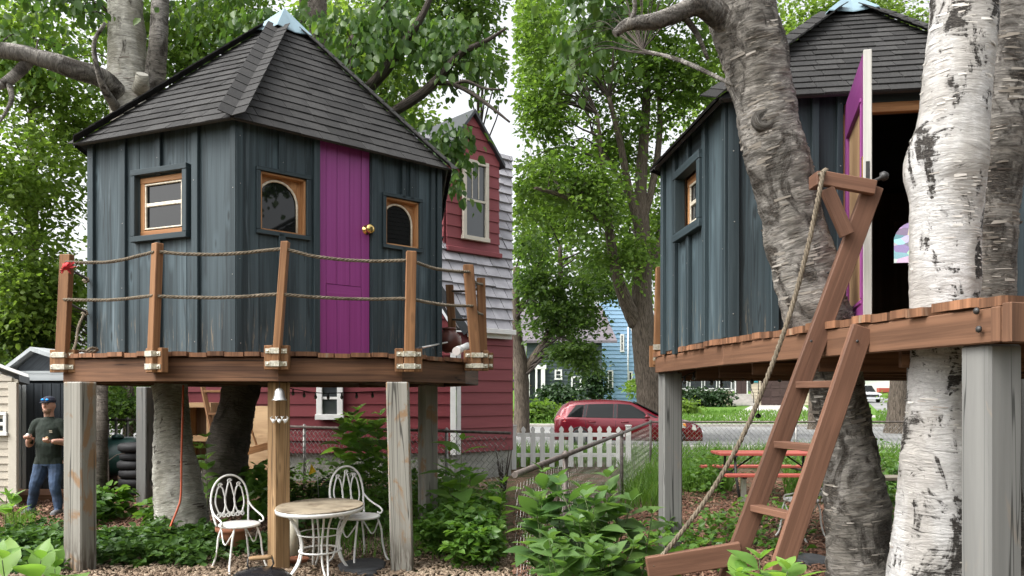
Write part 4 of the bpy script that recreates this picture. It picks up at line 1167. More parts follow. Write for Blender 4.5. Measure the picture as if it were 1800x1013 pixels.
# ------------------------------------------------------------------ the man
def loft(mb, rings, n=20):
    b = len(mb.v)
    for (c, rx, ry) in rings:
        for k in range(n):
            a = 2 * math.pi * k / n; mb.v.append(V(c) + V((rx * math.cos(a), ry * math.sin(a), 0)))
    for i in range(1, len(rings)):
        for k in range(n):
            k2 = (k + 1) % n; mb.face((b + (i - 1) * n + k, b + (i - 1) * n + k2, b + i * n + k2, b + i * n + k))
    mb.face([b + k for k in range(n)][::-1]); e = b + (len(rings) - 1) * n; mb.face([e + k for k in range(n)])
def ellipsoid(mb, c, rx, ry, rz, n=16, m=10):
    loft(mb, [(V(c) + V((0, 0, rz * math.sin(t))), max(.002, rx * math.cos(t)), max(.002, ry * math.cos(t))) for t in [(-.5 + i / m) * math.pi for i in range(m + 1)]], n)
def voxel_body(name, mb, mats, classify, parent, vox=.009):
    me = bpy.data.meshes.new('tmp'); me.from_pydata(mb.v, [], mb.f); me.update()
    o = bpy.data.objects.new('tmp', me); col.objects.link(o)
    md = o.modifiers.new('r', 'REMESH'); md.mode = 'VOXEL'; md.voxel_size = vox; md.use_smooth_shade = True
    sm = o.modifiers.new('s', 'SMOOTH'); sm.factor = .5; sm.iterations = 3
    dg = bpy.context.evaluated_depsgraph_get(); dg.update()
    me2 = bpy.data.meshes.new_from_object(o.evaluated_get(dg)); me2.name = name
    bpy.data.objects.remove(o); 
    me2.materials.clear()
    for m_ in mats: me2.materials.append(m_)
    nl = [v.normal.copy() for v in me2.vertices]
    cl = [v.co.copy() for v in me2.vertices]
    for v, q, nn in zip(me2.vertices, cl, nl):
        a = mnoise.noise(q * 9) + .6 * mnoise.noise(q * 19)
        if q.z < 1.40: v.co = q + nn * a * .007
    for p in me2.polygons:
        p.material_index = classify(p.center); p.use_smooth = True
    return link(name, me2, None, parent)
M['skin'] = plain('skin', (.50, .27, .20), .5, 0, .08, 20)
M['shirt'] = plain('dark_green_shirt', (.010, .0175, .0115), .9, 0, .2, 12, bump=.3)
M['jeans'] = plain('blue_jeans', (.030, .055, .105), .85, 0, .35, 9, bump=.3)
M['shoe'] = plain('grey_shoes', (.16, .16, .17), .7)
M['beard'] = plain('short_beard', (.22, .13, .085), .9, 0, .3, 80)
M['cap'] = plain('navy_cap', (.018, .022, .04), .8)
M['lens'] = Mat('blue_mirror_lens').done((.02, .25, .75), .1, .6)
mo = GX(86, 11.5)
man = thing('person', 'man in dark green shirt, jeans and navy cap walking by the shed', 'person', mo)
mb = MB()
o_ = lambda x, y, z: mo + V((x, y, z))
loft(mb, [(o_(0, .01, .70), .155, .115), (o_(0, .005, .76), .168, .125), (o_(0, -.01, .88), .175, .135), (o_(0, -.012, 1.0), .178, .138), (o_(0, 0, 1.13), .178, .125), (o_(0, 0, 1.24), .185, .115), (o_(0, .01, 1.32), .17, .095), (o_(0, .01, 1.37), .12, .08), (o_(0, .008, 1.405), .065, .062), (o_(0, .0, 1.46), .064, .066), (o_(0, -.005, 1.5), .062, .064)])
ellipsoid(mb, o_(0, -.005, 1.575), .082, .10, .128)
ellipsoid(mb, o_(0, -.03, 1.505), .066, .07, .06)
mb.tube([o_(0, -.098, 1.60), o_(0, -.118, 1.562), o_(0, -.108, 1.548)], [.009, .017, .016], 8)
for s_ in (-1, 1): ellipsoid(mb, o_(s_ * .08, .01, 1.565), .012, .022, .034, 8, 6)
def limb(pts, rads): mb.tube(catmull([(*p, r) for p, r in zip(pts, rads)], 4) and [q[:3] for q in catmull([(*p, r) for p, r in zip(pts, rads)], 4)], [q[3] for q in catmull([(*p, r) for p, r in zip(pts, rads)], 4)], 12)
EL_ = {}
for s_, el, wr in ((-1, (-.285, .02, 1.02), (-.165, -.20, 1.10)), (1, (.285, .03, 1.04), (.155, -.20, 1.065))):
    sh_ = o_(s_ * .165, .01, 1.315)
    limb([tuple(o_(s_ * .08, .01, 1.33)), tuple(sh_), tuple(o_(s_ * .235, .015, 1.18)), tuple(o_(*el)), tuple(o_((el[0] + wr[0]) / 2, (el[1] + wr[1]) / 2 - .01, (el[2] + wr[2]) / 2)), tuple(o_(*wr))], [.062, .076, .07, .052, .047, .031])
    w = o_(*wr)
    fd = (w - o_(*el)).normalized()
    pm = w + fd * .05
    ellipsoid(mb, pm, .036, .04, .03, 12, 8)
    for k in range(4):                              # fingers curled up round what he holds
        b0 = pm + V((-.03 + .02 * k, -.03, -.008 + .002 * k))
        ln = (.062, .072, .068, .055)[k]
        mb.tube([b0, b0 + V((0, -ln * .5, .008)), b0 + V((0, -ln * .72, .03)), b0 + V((0, -ln * .45, .052))], [.0105, .010, .0095, .008], 7)
    tb = pm + V((-s_ * .034, .0, .01)); mb.tube([tb, tb + V((-s_ * .018, -.02, .022)), tb + V((-s_ * .008, -.036, .045))], [.013, .0115, .009], 7)
    EL_[s_] = (pm, V(o_(*el)))
for s_, kn_, an in ((-1, (-.17, -.05, .42), (-.29, .06, .10)), (1, (.13, -.08, .42), (.17, -.06, .09))):
    limb([tuple(o_(s_ * .08, .01, .80)), tuple(o_(s_ * .09 + (kn_[0] - s_ * .09) * .4, 0, .64)), tuple(o_(*kn_)), tuple(o_((kn_[0] + an[0]) / 2, (kn_[1] + an[1]) / 2 + .01, .28)), tuple(o_(*an))], [.115, .105, .076, .070, .056])
    mb.tube([o_(an[0], an[1] + .05, .05), o_(an[0], an[1] - .06, .045), o_(an[0] + s_ * .015, an[1] - .17, .035)], [.05, .05, .036], 10)
def mcls(c):
    c = c - mo
    if c.z < .085: return 3
    if c.z < .735: return 2
    if c.z > 1.412: 
        if c.z < 1.525 and c.y < -.045 and abs(c.x) < .075 and not (1.505 < c.z < 1.52 and abs(c.x) < .025): return 4
        return 0
    if c.y < -.15 and c.z < 1.25: return 0
    if abs(c.x) > .2 and c.z < 1.115: return 0
    return 1
body = voxel_body('body', mb, [M['skin'], M['shirt'], M['jeans'], M['shoe'], M['beard']], mcls, man, .008)
mb = MB(); loft(mb, [(o_(0, .0, 1.615), .088, .107), (o_(0, .0, 1.65), .087, .105), (o_(0, .005, 1.685), .068, .085), (o_(0, .01, 1.705), .035, .045), (o_(0, .01, 1.709), .008, .01)]); 
mb.prism([o_(-.065, -.08, 1.618), o_(-.05, -.145, 1.612), o_(0, -.168, 1.612), o_(.05, -.145, 1.612), o_(.065, -.08, 1.618)], (0, 0, .012))
mb.build('cap', M['cap'], man)
mb = MB(); 
for s_ in (-1, 1): ellipsoid(mb, o_(s_ * .033, -.103, 1.655), .026, .009, .015, 12, 8)
mb.build('sunglasses', M['lens'], man)
mb = MB()
for s_ in (-1, 1): ellipsoid(mb, o_(s_ * .03, -.091, 1.592), .012, .008, .006, 8, 6)
mb.build('eye', M['black'], man)
mb = MB()
for s_ in (-1, 1): mb.tube([o_(s_ * .015, -.096, 1.607), o_(s_ * .032, -.096, 1.612), o_(s_ * .05, -.085, 1.606)], .005, 6)
mb.build('eyebrow', M['beard'], man)
part('shirt_print', M['tabletop'], man, lambda mb: (mb.prism([o_(.075, -.127, 1.205), o_(.115, -.123, 1.205), o_(.115, -.121, 1.22), o_(.075, -.125, 1.22)], (0, -.004, 0)), mb.prism([o_(.08, -.128, 1.185), o_(.12, -.124, 1.185), o_(.12, -.122, 1.198), o_(.08, -.126, 1.198)], (0, -.004, 0))))
for s_, lab in ((-1, 'pale round egg held in the raised hand nearer the cream shed'), (1, 'tan egg held in the hand nearer the grey post')):
    pm = EL_[s_][0]
    mb = MB(); ellipsoid(mb, pm + V((0, -.028, .036)), .027, .027, .033, 14, 10)
    tag(mb.build('egg', M['trimwhite'] if s_ < 0 else M['ply']), lab, 'egg', 'eggs held by the man')
# ------------------------------------------------------------------ right garden: the same kind of treehouse seen at its open door
ZD2, ZE2 = 2.18, 4.12
W = [V((1.56, 8.25, 0)), V((1.73, 6.40, 0)), V((4.02, 6.05, 0))]
CR = V((3.5, 8.0, 0))
hexR = W + [2 * CR - w for w in W]
th2 = thing('treehouse', 'slate blue treehouse with purple door standing open above a wooden ladder', 'treehouse', (CR.x, CR.y, 0), 'treehouses on posts')
g0 = Face(W[0], W[1]); g1 = Face(W[1], W[2])
q1 = (g0.fu(1194), g0.fu(1235), g0.fz(1212, 405), g0.fz(1212, 296))
board_wall(g0, th2, [0, g0.fu(1187), g0.fu(1211), g0.fu(1239), g0.len], [q1], ZD2 + .0, ZE2 + .05,
    [(.03, .08, ZD2 - .04, ZE2), (g0.fu(1187), .075, ZD2 - .06, ZE2), (g0.fu(1211), .07, ZD2, ZE2), (g0.fu(1239.5), .08, ZD2, ZE2), (g0.len - .04, .08, ZD2, ZE2)])
mb = MB(); frame_boxes(g0, mb, q1[0] - .05, q1[1] + .05, q1[2] - .05, q1[3] + .05, .075, -.05, .055); wi = mb.build('window', M['stain_trim'], th2)
mb = MB(); frame_boxes(g0, mb, q1[0] + .028, q1[1] - .028, q1[2] + .028, q1[3] - .028, .08, -.115, -.07); mb.build('sash', M['pine'], wi)
zm = (q1[2] + q1[3]) / 2
mb = MB(); g0.box(mb, q1[0] + .1, q1[1] - .1, zm - .02, zm + .02, -.105, -.072, .004); mb.build('muntin', M['putty'], wi)
mb = MB(); frame_boxes(g0, mb, q1[0] + .1, q1[1] - .1, q1[2] + .1, q1[3] - .1, .02, -.085, -.068); mb.build('putty_rim', M['putty'], wi)
for a, b in ((q1[2] + .1, zm - .021), (zm + .021, q1[3] - .1)):
    mb = MB(); g0.box(mb, q1[0] + .11, q1[1] - .11, a, b, -.098, -.092, 0); mb.build('pane', M['houseglass'], wi)
qd = (g1.fu(1484), g1.fu(1632), ZD2 + .01, g1.fz(1550, 197))
board_wall(g1, th2, [0, g1.fu(1360), g1.fu(1432), g1.fu(1482), g1.fu(1634), g1.fu(1690), g1.fu(1750), g1.len], [qd], ZD2 + .0, ZE2 + .05,
    [(.05, .085, ZD2, ZE2), (g1.fu(1362), .06, ZD2, ZE2), (g1.fu(1433), .055, ZD2, ZE2), (g1.fu(1476), .045, ZD2, ZE2), (g1.fu(1690), .07, ZD2, ZE2), (g1.fu(1755), .07, ZD2, ZE2)])
mb = MB()
g1.box(mb, qd[0] + .002, qd[1] - .002, qd[3] - .002, qd[3] + .075, -.05, .004); 
g1.box(mb, qd[0] - .01, qd[0] + .022, qd[2], qd[3] - .004, -.075, -.0); g1.box(mb, qd[1] - .03, qd[1] + .01, qd[2], qd[3] - .004, -.075, -.0)
mb.build('door_frame', M['pine'], th2)
mb = MB(); g1.box(mb, qd[0] - .01, qd[1] + .01, qd[3] + .077, ZE2 + .02, -.04, .0); mb.build('lintel_board', M['stain_trim'], th2)
# open door, hinged at the left jamb, swung out towards the ladder
hg = g1.pt(qd[0] + .02, 0, .03); fe = V((2.33, 5.22, 0)); fd_ = Face(hg, fe)
Ld = fd_.len; dz0, dz1 = ZD2 + .02, qd[3] + .05
mb = MB()
for (a, b, c, d) in ((0, .11, dz0, dz1), (Ld - .13, Ld - .012, dz0, dz1), (.112, Ld - .132, dz1 - .26, dz1), (.112, Ld - .132, dz0, dz0 + .13)):
    fd_.box(mb, a, b, c, d, -.022, .022, .003)
door2 = mb.build('door', M['purple_worn'], th2)
mb = MB(); frame_boxes(fd_, mb, .113, Ld - .133, dz0 + .131, dz1 - .261, .035, -.03, .03, .008); mb.build('moulding', M['purple_worn'], door2)
mb = MB(); fd_.box(mb, .14, Ld - .16, dz0 + .16, dz1 - .29, -.006, .006, 0); mb.build('pane', M['ply'], door2)
mb = MB(); fd_.box(mb, Ld - .0115, Ld + .012, dz0, dz1, -.026, .026, .004); mb.build('edge_strip', M['whitewood'], door2)
mb = MB(); fd_.box(mb, Ld - .075, Ld - .04, 3.05, 3.3, .022, .028, .001); mb.lathe(fd_.pt(Ld - .055, 3.12, .028), [(.014, 0), (.012, .03), (.026, .045), (.024, .06), (0, .066)], 14, fd_.nrm); mb.build('door_handle', M['brass'], door2)
mb = MB(); fd_.box(mb, Ld + .012, Ld + .015, 3.13, 3.25, -.012, .012, 0); mb.build('lock_plate', M['iron'], door2)
# rest of the walls, dark inside, a stained arched pane in the far one
for i in range(2, 6):
    fx = Face(hexR[i], hexR[(i + 1) % 6])
    ops = []
    if i == 4:
        ops = [(fx.fu(1648), fx.fu(1566), fx.fz(1605, 465), fx.fz(1605, 390))]
    mb = MB(); mo_ = MB()
    for (a, b, p, q) in split_rects(0, fx.len, ZD2, ZE2 + .05, ops):
        fx.box(mb, a, b, p, q, -.07, -.045, 0); fx.box(mo_, a, b, p, q, -.044, -.018, .002)
    wl = mb.build('wall', M['inside'], th2); mo_.build('board', M['stain'], wl)
    for k in range(8):
        u = .04 + (fx.len - .08) * k / 7
        mb = MB()
        for (p, q, r_, t_) in split_rects(u - .035, u + .035, ZD2, ZE2, ops): fx.box(mb, p, q, r_, t_, -.016, .012)
        if mb.v: mb.build('batten', M['stain_trim'], wl)
    if ops:
        m = Mat('stained_glass')
        vo = m.n('TexVoronoi', {'Vector': m.pos(5, 5, 13), 'Scale': 1.0})
        hs_ = m.n('HueSaturation', {'Hue': .5, 'Saturation': .5, 'Value': 1.5, 'Color': vo.outputs['Color']})
        cc = m.mix(.5, hs_.outputs[0], (.7, .85, 1.0))
        m.done(cc, .2)
        tr = m.n('BsdfTranslucent', {'Color': m.mix(.35, cc, (1, 1, 1))}); tp = m.n('BsdfTransparent', {'Color': cc})
        mx = m.n('MixShader', {0: .8, 1: tr.outputs[0], 2: tp.outputs[0]}); m.t.links.new(mx.outputs[0], m.out.inputs[0])
        o = ops[0]; cu = (o[0] + o[1]) / 2
        w_ = MB(); frame_boxes(fx, w_, o[0] - .03, o[1] + .03, o[2] - .03, o[3] + .03, .04, -.085, -.0705, 0); w5 = w_.build('window', M['inside'], th2)
        ar = arch_pts(cu, o[1] - o[0] - .012, o[2] + .008, o[3] - .004)
        mb = MB(); mb.prism([fx.pt(p[0], p[1], -.05) for p in ar], fx.nrm * .006); mb.build('pane', m.m, w5)
        mb = MB(); tp_ = ar[2:]
        for p, q in zip(tp_, tp_[1:]): mb.prism([fx.pt(p[0], p[1], -.07), fx.pt(q[0], q[1], -.07), fx.pt(q[0], o[3] + .01, -.07), fx.pt(p[0], o[3] + .01, -.07)], fx.nrm * .05)
        mb.build('spandrel', M['inside'], w5)
apR = P(1492, 6, 8.0)
hex_roof(th2, hexR, CR, ZE2, apR, .135, .23, (1,), cap_t=.17, tip=.1, thick=.012)
DP = [(1.545, 8.65), (1.70, 6.45), (2.224, 3.62), (4.5, 4.3), (5.7, 6.0), (6.0, 8.6), (5.2, 10.3), (2.7, 10.5)]
plank_deck(th2, DP, ZD2, .155, R(-10.5), th=.045, gap=.024)
def rim(a, b, name='rim_beam', mat='beam_light', z=2.045, h=.165, ins=.035, w=.05):
    a, b = V((*a, 0)), V((*b, 0)); inn = (CR - (a + b) / 2); inn.z = 0; d = (b - a).normalized(); inn = inn - d * inn.dot(d); inn.normalize()
    return bm_(name, M[mat], th2, a + inn * ins + V((0, 0, z)), b + inn * ins + V((0, 0, z)), w, h, ch=.006)
for a, b in zip(DP, DP[1:] + DP[:1]): rim(a, b)
for Y in (4.6, 5.4, 6.3, 7.2, 8.1, 9.0):
    bm_('joist', M['beam'], th2, (1.45 + max(0, (6.45 - Y) * .2) + .42, Y, 1.95), (5.3, Y - .3, 1.95), .045, .14)
bm_('joist', M['greypost_plain'], th2, P(1500, 625, 7.2), P(1640, 628, 7.0), .07, .16)
rb = bm_('rim_end', M['beam_light'], th2, (2.235, 3.60, 2.05), (2.32, 3.625, 2.05), .05, .18)
for px, py in ((1719, 547), (1723, 579)):
    k_ = (px - CX) / F; Y = (1.70 + 6.45 * .1852 - .006) / (k_ + .1852); c = P(px, py, Y)
    part('bolt', M['iron'], th2, lambda mb: mb.lathe(c + V((-.004, 0, 0)), [(.017, 0), (.016, .008), (.009, .014), (0, .016)], 12, (-1, -.18, 0)))
def post2(px, Y, w, rot, mat, z1=1.963):
    c = GX(px, Y); q = Matrix.Rotation(R(rot), 3, 'Z')
    mb = MB(); mb.box(c + V((0, 0, z1 / 2 - .05)), q @ V((w / 2, 0, 0)), q @ V((0, w / 2, 0)), V((0, 0, z1 / 2 + .05)), .012); return mb.build('post', mat, th2)
post2(1178, 8.62, .205, 6, M['greypost_plain'])
post2(1742, 3.86, .185, 12, M['greypost_plain'])
post2(1800, 9.6, .2, 0, M['greypost_plain'])
t_ = P(1160, 470, 8.95); b_ = P(1156, 642, 8.95)
rpost = part('railing_post', M['cedar'], th2, lambda mb: mb.box((t_ + b_) / 2, (.045, 0, 0), (0, .045, 0), (t_ - b_) / 2, .005))
part('strap', M['strap'], rpost, lambda mb: (mb.box(b_ + V((0, -.05, .08)), (.06, 0, 0), (0, .005, 0), (0, 0, .03)), mb.box(b_ + V((0, -.05, .2)), (.06, 0, 0), (0, .005, 0), (0, 0, .03))))
part('block', M['cedar'], rpost, lambda mb: mb.box(b_ + V((.0, .06, .1)), (.08, 0, 0), (0, .025, 0), (0, 0, .12)))
t = thing('string_light', 'black cable of small bulbs drooping beneath the right deck', 'string light', P(1260, 660, 8.4))
pts = catmull([tuple(P(*q)) for q in ((1198, 664, 8.5), (1230, 653, 8.45), (1262, 668, 8.4), (1300, 655, 8.3), (1335, 664, 8.2), (1390, 654, 8.0))], 6)
part('cable', M['black'], t, lambda mb: mb.tube(pts, .006, 5))
for i in range(1, len(pts), 3):
    p = V(pts[i]); part('bulb', M['houseglass'], t, lambda mb: mb.lathe(p - V((0, 0, .085)), [(.0, 0), (.018, .012), (.021, .034), (.011, .055), (.011, .085)], 8))
p = P(1333, 664, 8.2); part('drop', M['black'], t, lambda mb: (mb.tube([p, p - V((0, 0, .38))], .004, 4), mb.lathe(p - V((0, 0, .42)), [(.0, 0), (.03, .01), (.03, .03), (.01, .05)], 8)))

# ------------------------------------------------------------------ swinging ladder with its counterweight arm and rope
lad = thing('ladder', 'reddish brown wooden ladder leaning on the deck below the open door', 'ladder', P(1290, 1013, 5.1))
def ext(a, b, z=0.0):
    a, b = V(a), V(b); t = (z - a.z) / (b.z - a.z); return a + (b - a) * t
YL, YR = 5.02, 4.6
lt, lb_ = P(1535, 327, YL), P(1292, 985, YL); rt, rb_ = P(1516, 575, YR), P(1378, 985, YR)
for a, b in ((lt, ext(lt, lb_)), (rt, ext(rt, rb_))): bm_('rail', M['redwood'], lad, a, b, .045, .125, (-1, 0, .2), .005)
for y in (677, 781, 892, 1008):
    t = (y - 327) / 658; pl_ = lt.lerp(lb_, t); t2 = (pl_.z - rt.z) / (rb_.z - rt.z); pr_ = rt.lerp(rb_, t2)
    bm_('rung', M['redwood'], lad, pl_ + V((0, -.024, 0)), pr_ + V((0, .024, 0)), .085, .042, (0, 0, 1), .004)
arm = bm_('top_arm', M['redwood'], lad, P(1440, 313, YL - .05), P(1538, 331, YL - .05), .045, .09, (0, 0, 1), .005)
bx('end_block', M['redwood'], lad, P(1437, 318, YL + .0), (.06, .14, .085))
bm_('diagonal', M['redwood'], lad, P(1453, 332, YL - .05), P(1489, 414, YL - .05), .04, .085, (-1, 0, .3), .004)
for dy in (-.03, .022):
    bm_('weight_beam', M['redwood'], lad, P(1137, 999, YL - .08 + dy), P(1303, 972, YL - .08 + dy), .045, .14, (0, 0, 1), .006)
for (px, py, Y) in ((1455, 480, YL - .05), (1426, 600, YL - .05), (1507, 600, YR - .03)):
    part('screw', M['iron'], lad, lambda mb: mb.lathe(P(px, py, Y), [(.009, 0), (.008, .004), (0, .005)], 8, (0, -1, 0)))
part('hook', M['iron'], lad, lambda mb: mb.lathe(P(1534, 320, YL - .02), [(.012, 0), (.012, .05), (.03, .06), (.03, .085), (.012, .10), (0, .105)], 12, (.9, -.2, .45)))
mb = MB(); rope_mesh(mb, catmull([tuple(P(*q)) for q in ((1446, 304, YL - .09), (1441, 335, YL - .12), (1421, 430, YL - .13), (1392, 540, YL - .14), (1354, 650, YL - .14), (1304, 770, YL - .14), (1240, 880, YL - .14), (1166, 975, YL - .11), (1148, 996, YL - .12))], 8), .0155); mb.build('rope', M['rope'], lad)
mb = MB(); rope_mesh(mb, [P(1446, 304, YL - .09), P(1452, 299, YL), P(1446, 303, YL + .06), P(1438, 309, YL + .02), P(1442, 306, YL - .08)], .016); mb.build('rope_knot', M['rope'], lad)

# ------------------------------------------------------------------ picnic table, chair, stone
t = thing('picnic_table', 'worn red picnic table behind the ladder', 'table', GX(1350, 13.4))
x0, x1 = GX(1268, 13.0).x, GX(1268, 13.0).x + 1.85
for k in range(5): bx('tabletop_board', M['redpaint'], t, ((x0 + x1) / 2 + rnd(-.01, .01), 13.07 + k * .15, .75), (x1 - x0, .14, .04))
for Y in (12.55, 12.69, 14.15, 14.29): bx('seat_board', M['redpaint'], t, ((x0 + x1) / 2 - .05, Y, .45), (x1 - x0, .13, .04))
for X in (x0 + .25, x1 - .25):
    part('frame', M['iron'], t, lambda mb: (mb.tube([V((X, 12.5, .42)), V((X, 14.35, .42))], .022, 8), mb.tube([V((X, 13.1, .72)), V((X, 13.05, .42)), V((X, 12.8, 0))], .022, 8), mb.tube([V((X, 13.7, .72)), V((X, 13.75, .42)), V((X, 14.0, 0))], .022, 8), mb.tube([V((X, 13.0, .72)), V((X, 13.8, .72))], .02, 8)))
    s_ = 1 if X < (x0 + x1) / 2 else -1
    part('strut', M['iron'], t, lambda mb: mb.tube([V((X, 13.4, .43)), V((X + s_ * .42, 13.4, .72))], .014, 6))
    bx('leg', M['silver'], t, (X, 12.62, .21), (.08, .05, .42))
garden_chair(GX(1408, 9.6), math.atan2(.75, -.5), 'white wrought iron chair seen between the ladder and grey birch', 1.0)
t = thing('bench', 'small weathered grey bench seen between the two birches', 'bench', GX(1566, 11.0))
bx('seat', M['tabletop'], t, GX(1566, 11.0) + V((0, 0, .58)), (.62, .4, .045))
for sx in (-1, 1):
    bx('leg', M['tabletop'], t, GX(1566, 11.0) + V((sx * .24, 0, .28)), (.06, .34, .555))
t = thing('stepping_stone', 'dark round stepping stone between the ladder and grey birch', 'stone', GX(1425, 8.2))
part('slab', M['slate'], t, stone(GX(1424, 8.25), .21, .26, .04)); part('pad', M['slate'], t, stone(GX(1392, 8.9), .1, .1, .03))

# ------------------------------------------------------------------ fences on the right
chainlink('chain_link_fence', 'chain link fence with grey pipe rail running from left edge to gate post', [(.02, 6.2), (3.2, 18.4)], 1.1, [(.55, 8.2), (1.79, 13.0), (3.2, 18.4)], 'rustpipe', .11, .026, 'chain link fences', r=.0013)
chainlink('chain_link_fence', 'long chain link fence along the street behind the picnic table', [(3.25, 18.45), (14.0, 18.6)], 1.1, [(6.6, 18.5), (9.2, 18.55), (11.6, 18.58), (13.9, 18.6)], 'wire', .115, .024, 'chain link fences', r=.005)
pf = thing('picket_fence', 'white picket fence in front of the red car', 'fence', (1.3, 18.6, 0))
mX_ = 2.66
for px in (902, 1103):
    c = GX(px, 18.45) + V((0.02, 0, 0))
    mb = MB(); mb.box(c + V((0, 0, .5)), (.055, 0, 0), (0, .055, 0), (0, 0, .5), .006); mb.box(c + V((0, 0, 1.015)), (.07, 0, 0), (0, .07, 0), (0, 0, .015), .004); mb.build('fence_post', M['picketwhite'], pf)
for z in (.33, .80): bx('rail', M['picketwhite'], pf, (1.37, 18.5, z), (2.5, .04, .09))
n_p = 11
for k in range(n_p):
    x = GX(920 + 16.75 * k, 18.45).x; w = .058; h = 1.0 + rnd(-.01, .015)
    pts = [(-w, .06), (w, .06), (w, h - .17), (w * .62, h - .14), (w * .95, h - .10), (w * .8, h - .055), (0, h), (-w * .8, h - .055), (-w * .95, h - .10), (-w * .62, h - .14), (-w, h - .17)]
    mb = MB(); mb.prism([V((x + a, 18.475, b)) for a, b in pts], (0, -.022, 0), udir=(0, 0, 1)); mb.build('picket', M['picketwhite'], pf)

# ------------------------------------------------------------------ red hatchback
M['carred'] = Mat('dark_red_car_paint').done((.16, .006, .016), .25, .3, .5, Coat_Weight=.5, Coat_Roughness=.05)
M['carglass'] = Mat('car_glass').done((.010, .012, .012), .05, spec=.28)
M['tail'] = Mat('tail_lamp').done((.55, .015, .012), .12)
M['headlamp'] = Mat('headlamp').done((.62, .60, .55), .08, .3)
M['amber'] = Mat('amber_lamp').done((.8, .3, .05), .15)
M['chrome'] = Mat('chrome').done((.75, .75, .76), .12, 1.0)
M['rim'] = plain('alloy_rim', (.42, .42, .44), .3, .8)
def vehicle(name, label, loc, ang, st, paint, wheels, group=None, hw=.84, sill=.24):
    """st: list of (x, belt z, top z, half width scale); x runs to the front"""
    t = thing(name, label, 'car' if 'truck' not in name else 'truck', loc, group)
    f = tf(loc, ang)
    def sec(x, bz, tz, ws):
        hb = min(tz, bz); tw = .70 if tz > bz + .05 else .86
        return [(hw * ws * .90, sill), (hw * ws * .985, sill + .14), (hw * ws, .62 if .62 < hb else hb * .8), (hw * ws * .985, hb - .05), (hw * ws * .955, hb), (hw * ws * (tw + .1), hb + (tz - hb) * .6), (hw * ws * tw, tz - .035), (hw * ws * tw * .86, tz), (hw * ws * tw * .4, tz + .012)]
    mb = MB(); m_ = len(sec(*st[0]))
    for s_ in st:
        q = sec(*s_)
        for (y, z) in q: mb.v.append(f(s_[0], -y, z))
        for (y, z) in q[::-1]: mb.v.append(f(s_[0], y, z))
    w = 2 * m_
    for i in range(len(st) - 1):
        for k in range(w):
            k2 = (k + 1) % w
            mb.face((i * w + k, i * w + k2, (i + 1) * w + k2, (i + 1) * w + k)[::-1], None, 0, True)
    mb.face(list(range(w))); mb.face([(len(st) - 1) * w + k for k in range(w)][::-1])
    body = mb.build('body', paint, t)
    def side_y(x, z, sg=-1):
        for a, b in zip(st, st[1:]):
            if a[0] <= x <= b[0]:
                tt = (x - a[0]) / (b[0] - a[0]); s_ = [a[i] + (b[i] - a[i]) * tt for i in range(4)]; q = sec(*s_)
                for (y0, z0), (y1, z1) in zip(q, q[1:]):
                    if z0 <= z <= z1 + 1e-6 and z1 > z0: return sg * (y0 + (y1 - y0) * (z - z0) / (z1 - z0))
                return sg * q[-2][0]
        return sg * hw
    def patch(name, mat, pts, off=.012, sg=-1, nx=1):
        mb = MB(); q = [f(x, side_y(x, z, sg) + sg * off, z) for x, z in pts]; b = len(mb.v)
        mb.v += q + [f(x, side_y(x, z, sg) - sg * .02, z) for x, z in pts]; n = len(q)
        mb.face(range(n), None, 0); 
        for i in range(n): j = (i + 1) % n; mb.face((i, j, n + j, n + i), None, 0)
        return mb.build(name, mat, t)
    for (x, rr) in wheels:
        for sg in (-1, 1):
            c = f(x, sg * (hw - .06), rr); ax = f(x, sg * hw, rr) - f(x, 0, rr)
            wh = part('wheel', M['rubber'], t, lambda mb: mb.lathe(c - ax.normalized() * .1, [(rr * .6, 0), (rr * .95, .0), (rr, .04), (rr, .17), (rr * .95, .20), (rr * .62, .205), (rr * .6, .18)], 28, ax))
            part('rim', M['rim'], wh, lambda mb: mb.lathe(c + ax.normalized() * .055, [(rr * .62, 0), (rr * .6, .03), (rr * .3, .025), (.03, .04), (0, .042)], 20, ax))
            part('wheel_arch', M['rubber'], t, lambda mb: mb.tube([f(x + math.cos(a) * (rr + .05), sg * (hw * .975), rr + math.sin(a) * (rr + .05)) for a in [i * math.pi / 14 for i in range(15)]], .03, 6))
    return t, f, patch, side_y
st = [(x * 1.15, a, b, c) for x, a, b, c in [(0, .92, .98, .86), (.05, .94, 1.12, .92), (.22, .96, 1.38, .96), (.42, .96, 1.50, .985), (.8, .955, 1.545, 1), (1.3, .945, 1.56, 1), (1.8, .93, 1.545, 1), (2.15, .92, 1.49, 1), (2.5, .915, 1.33, 1), (2.85, .93, 1.13, 1), (3.12, .95, .985, .99), (3.45, .93, .93, .97), (3.75, .87, .87, .93), (3.98, .76, .77, .86), (4.1, .62, .63, .78), (4.14, .45, .46, .72)]]
cl = GX(978, 26.8) + V((0, 0, .012)); ca = R(-9)
car, cf, patch, sy = vehicle('hatchback_car', 'dark red hatchback parked at the street behind the picket fence', cl, ca, st, M['carred'], [(.86, .31), (3.82, .31)])
_p, _cf, _sy = patch, cf, sy
patch = lambda n, m, pts, off=.012: _p(n, m, [(x * 1.15, z) for x, z in pts], off)
cf = lambda x, y, z: _cf(x * 1.15, y, z)
sy = lambda x, z: _sy(x * 1.15, z)
patch('side_window', M['carglass'], [(.36, 1.0), (.80, .995), (.86, 1.40), (.62, 1.39)])
patch('side_window', M['carglass'], [(.90, .99), (1.66, .975), (1.68, 1.43), (.97, 1.42)])
patch('side_window', M['carglass'], [(1.78, .97), (2.66, .965), (2.52, 1.16), (2.15, 1.40), (1.79, 1.43)])
patch('quarter_window', M['carglass'], [(2.72, .965), (2.93, .985), (2.60, 1.15)])
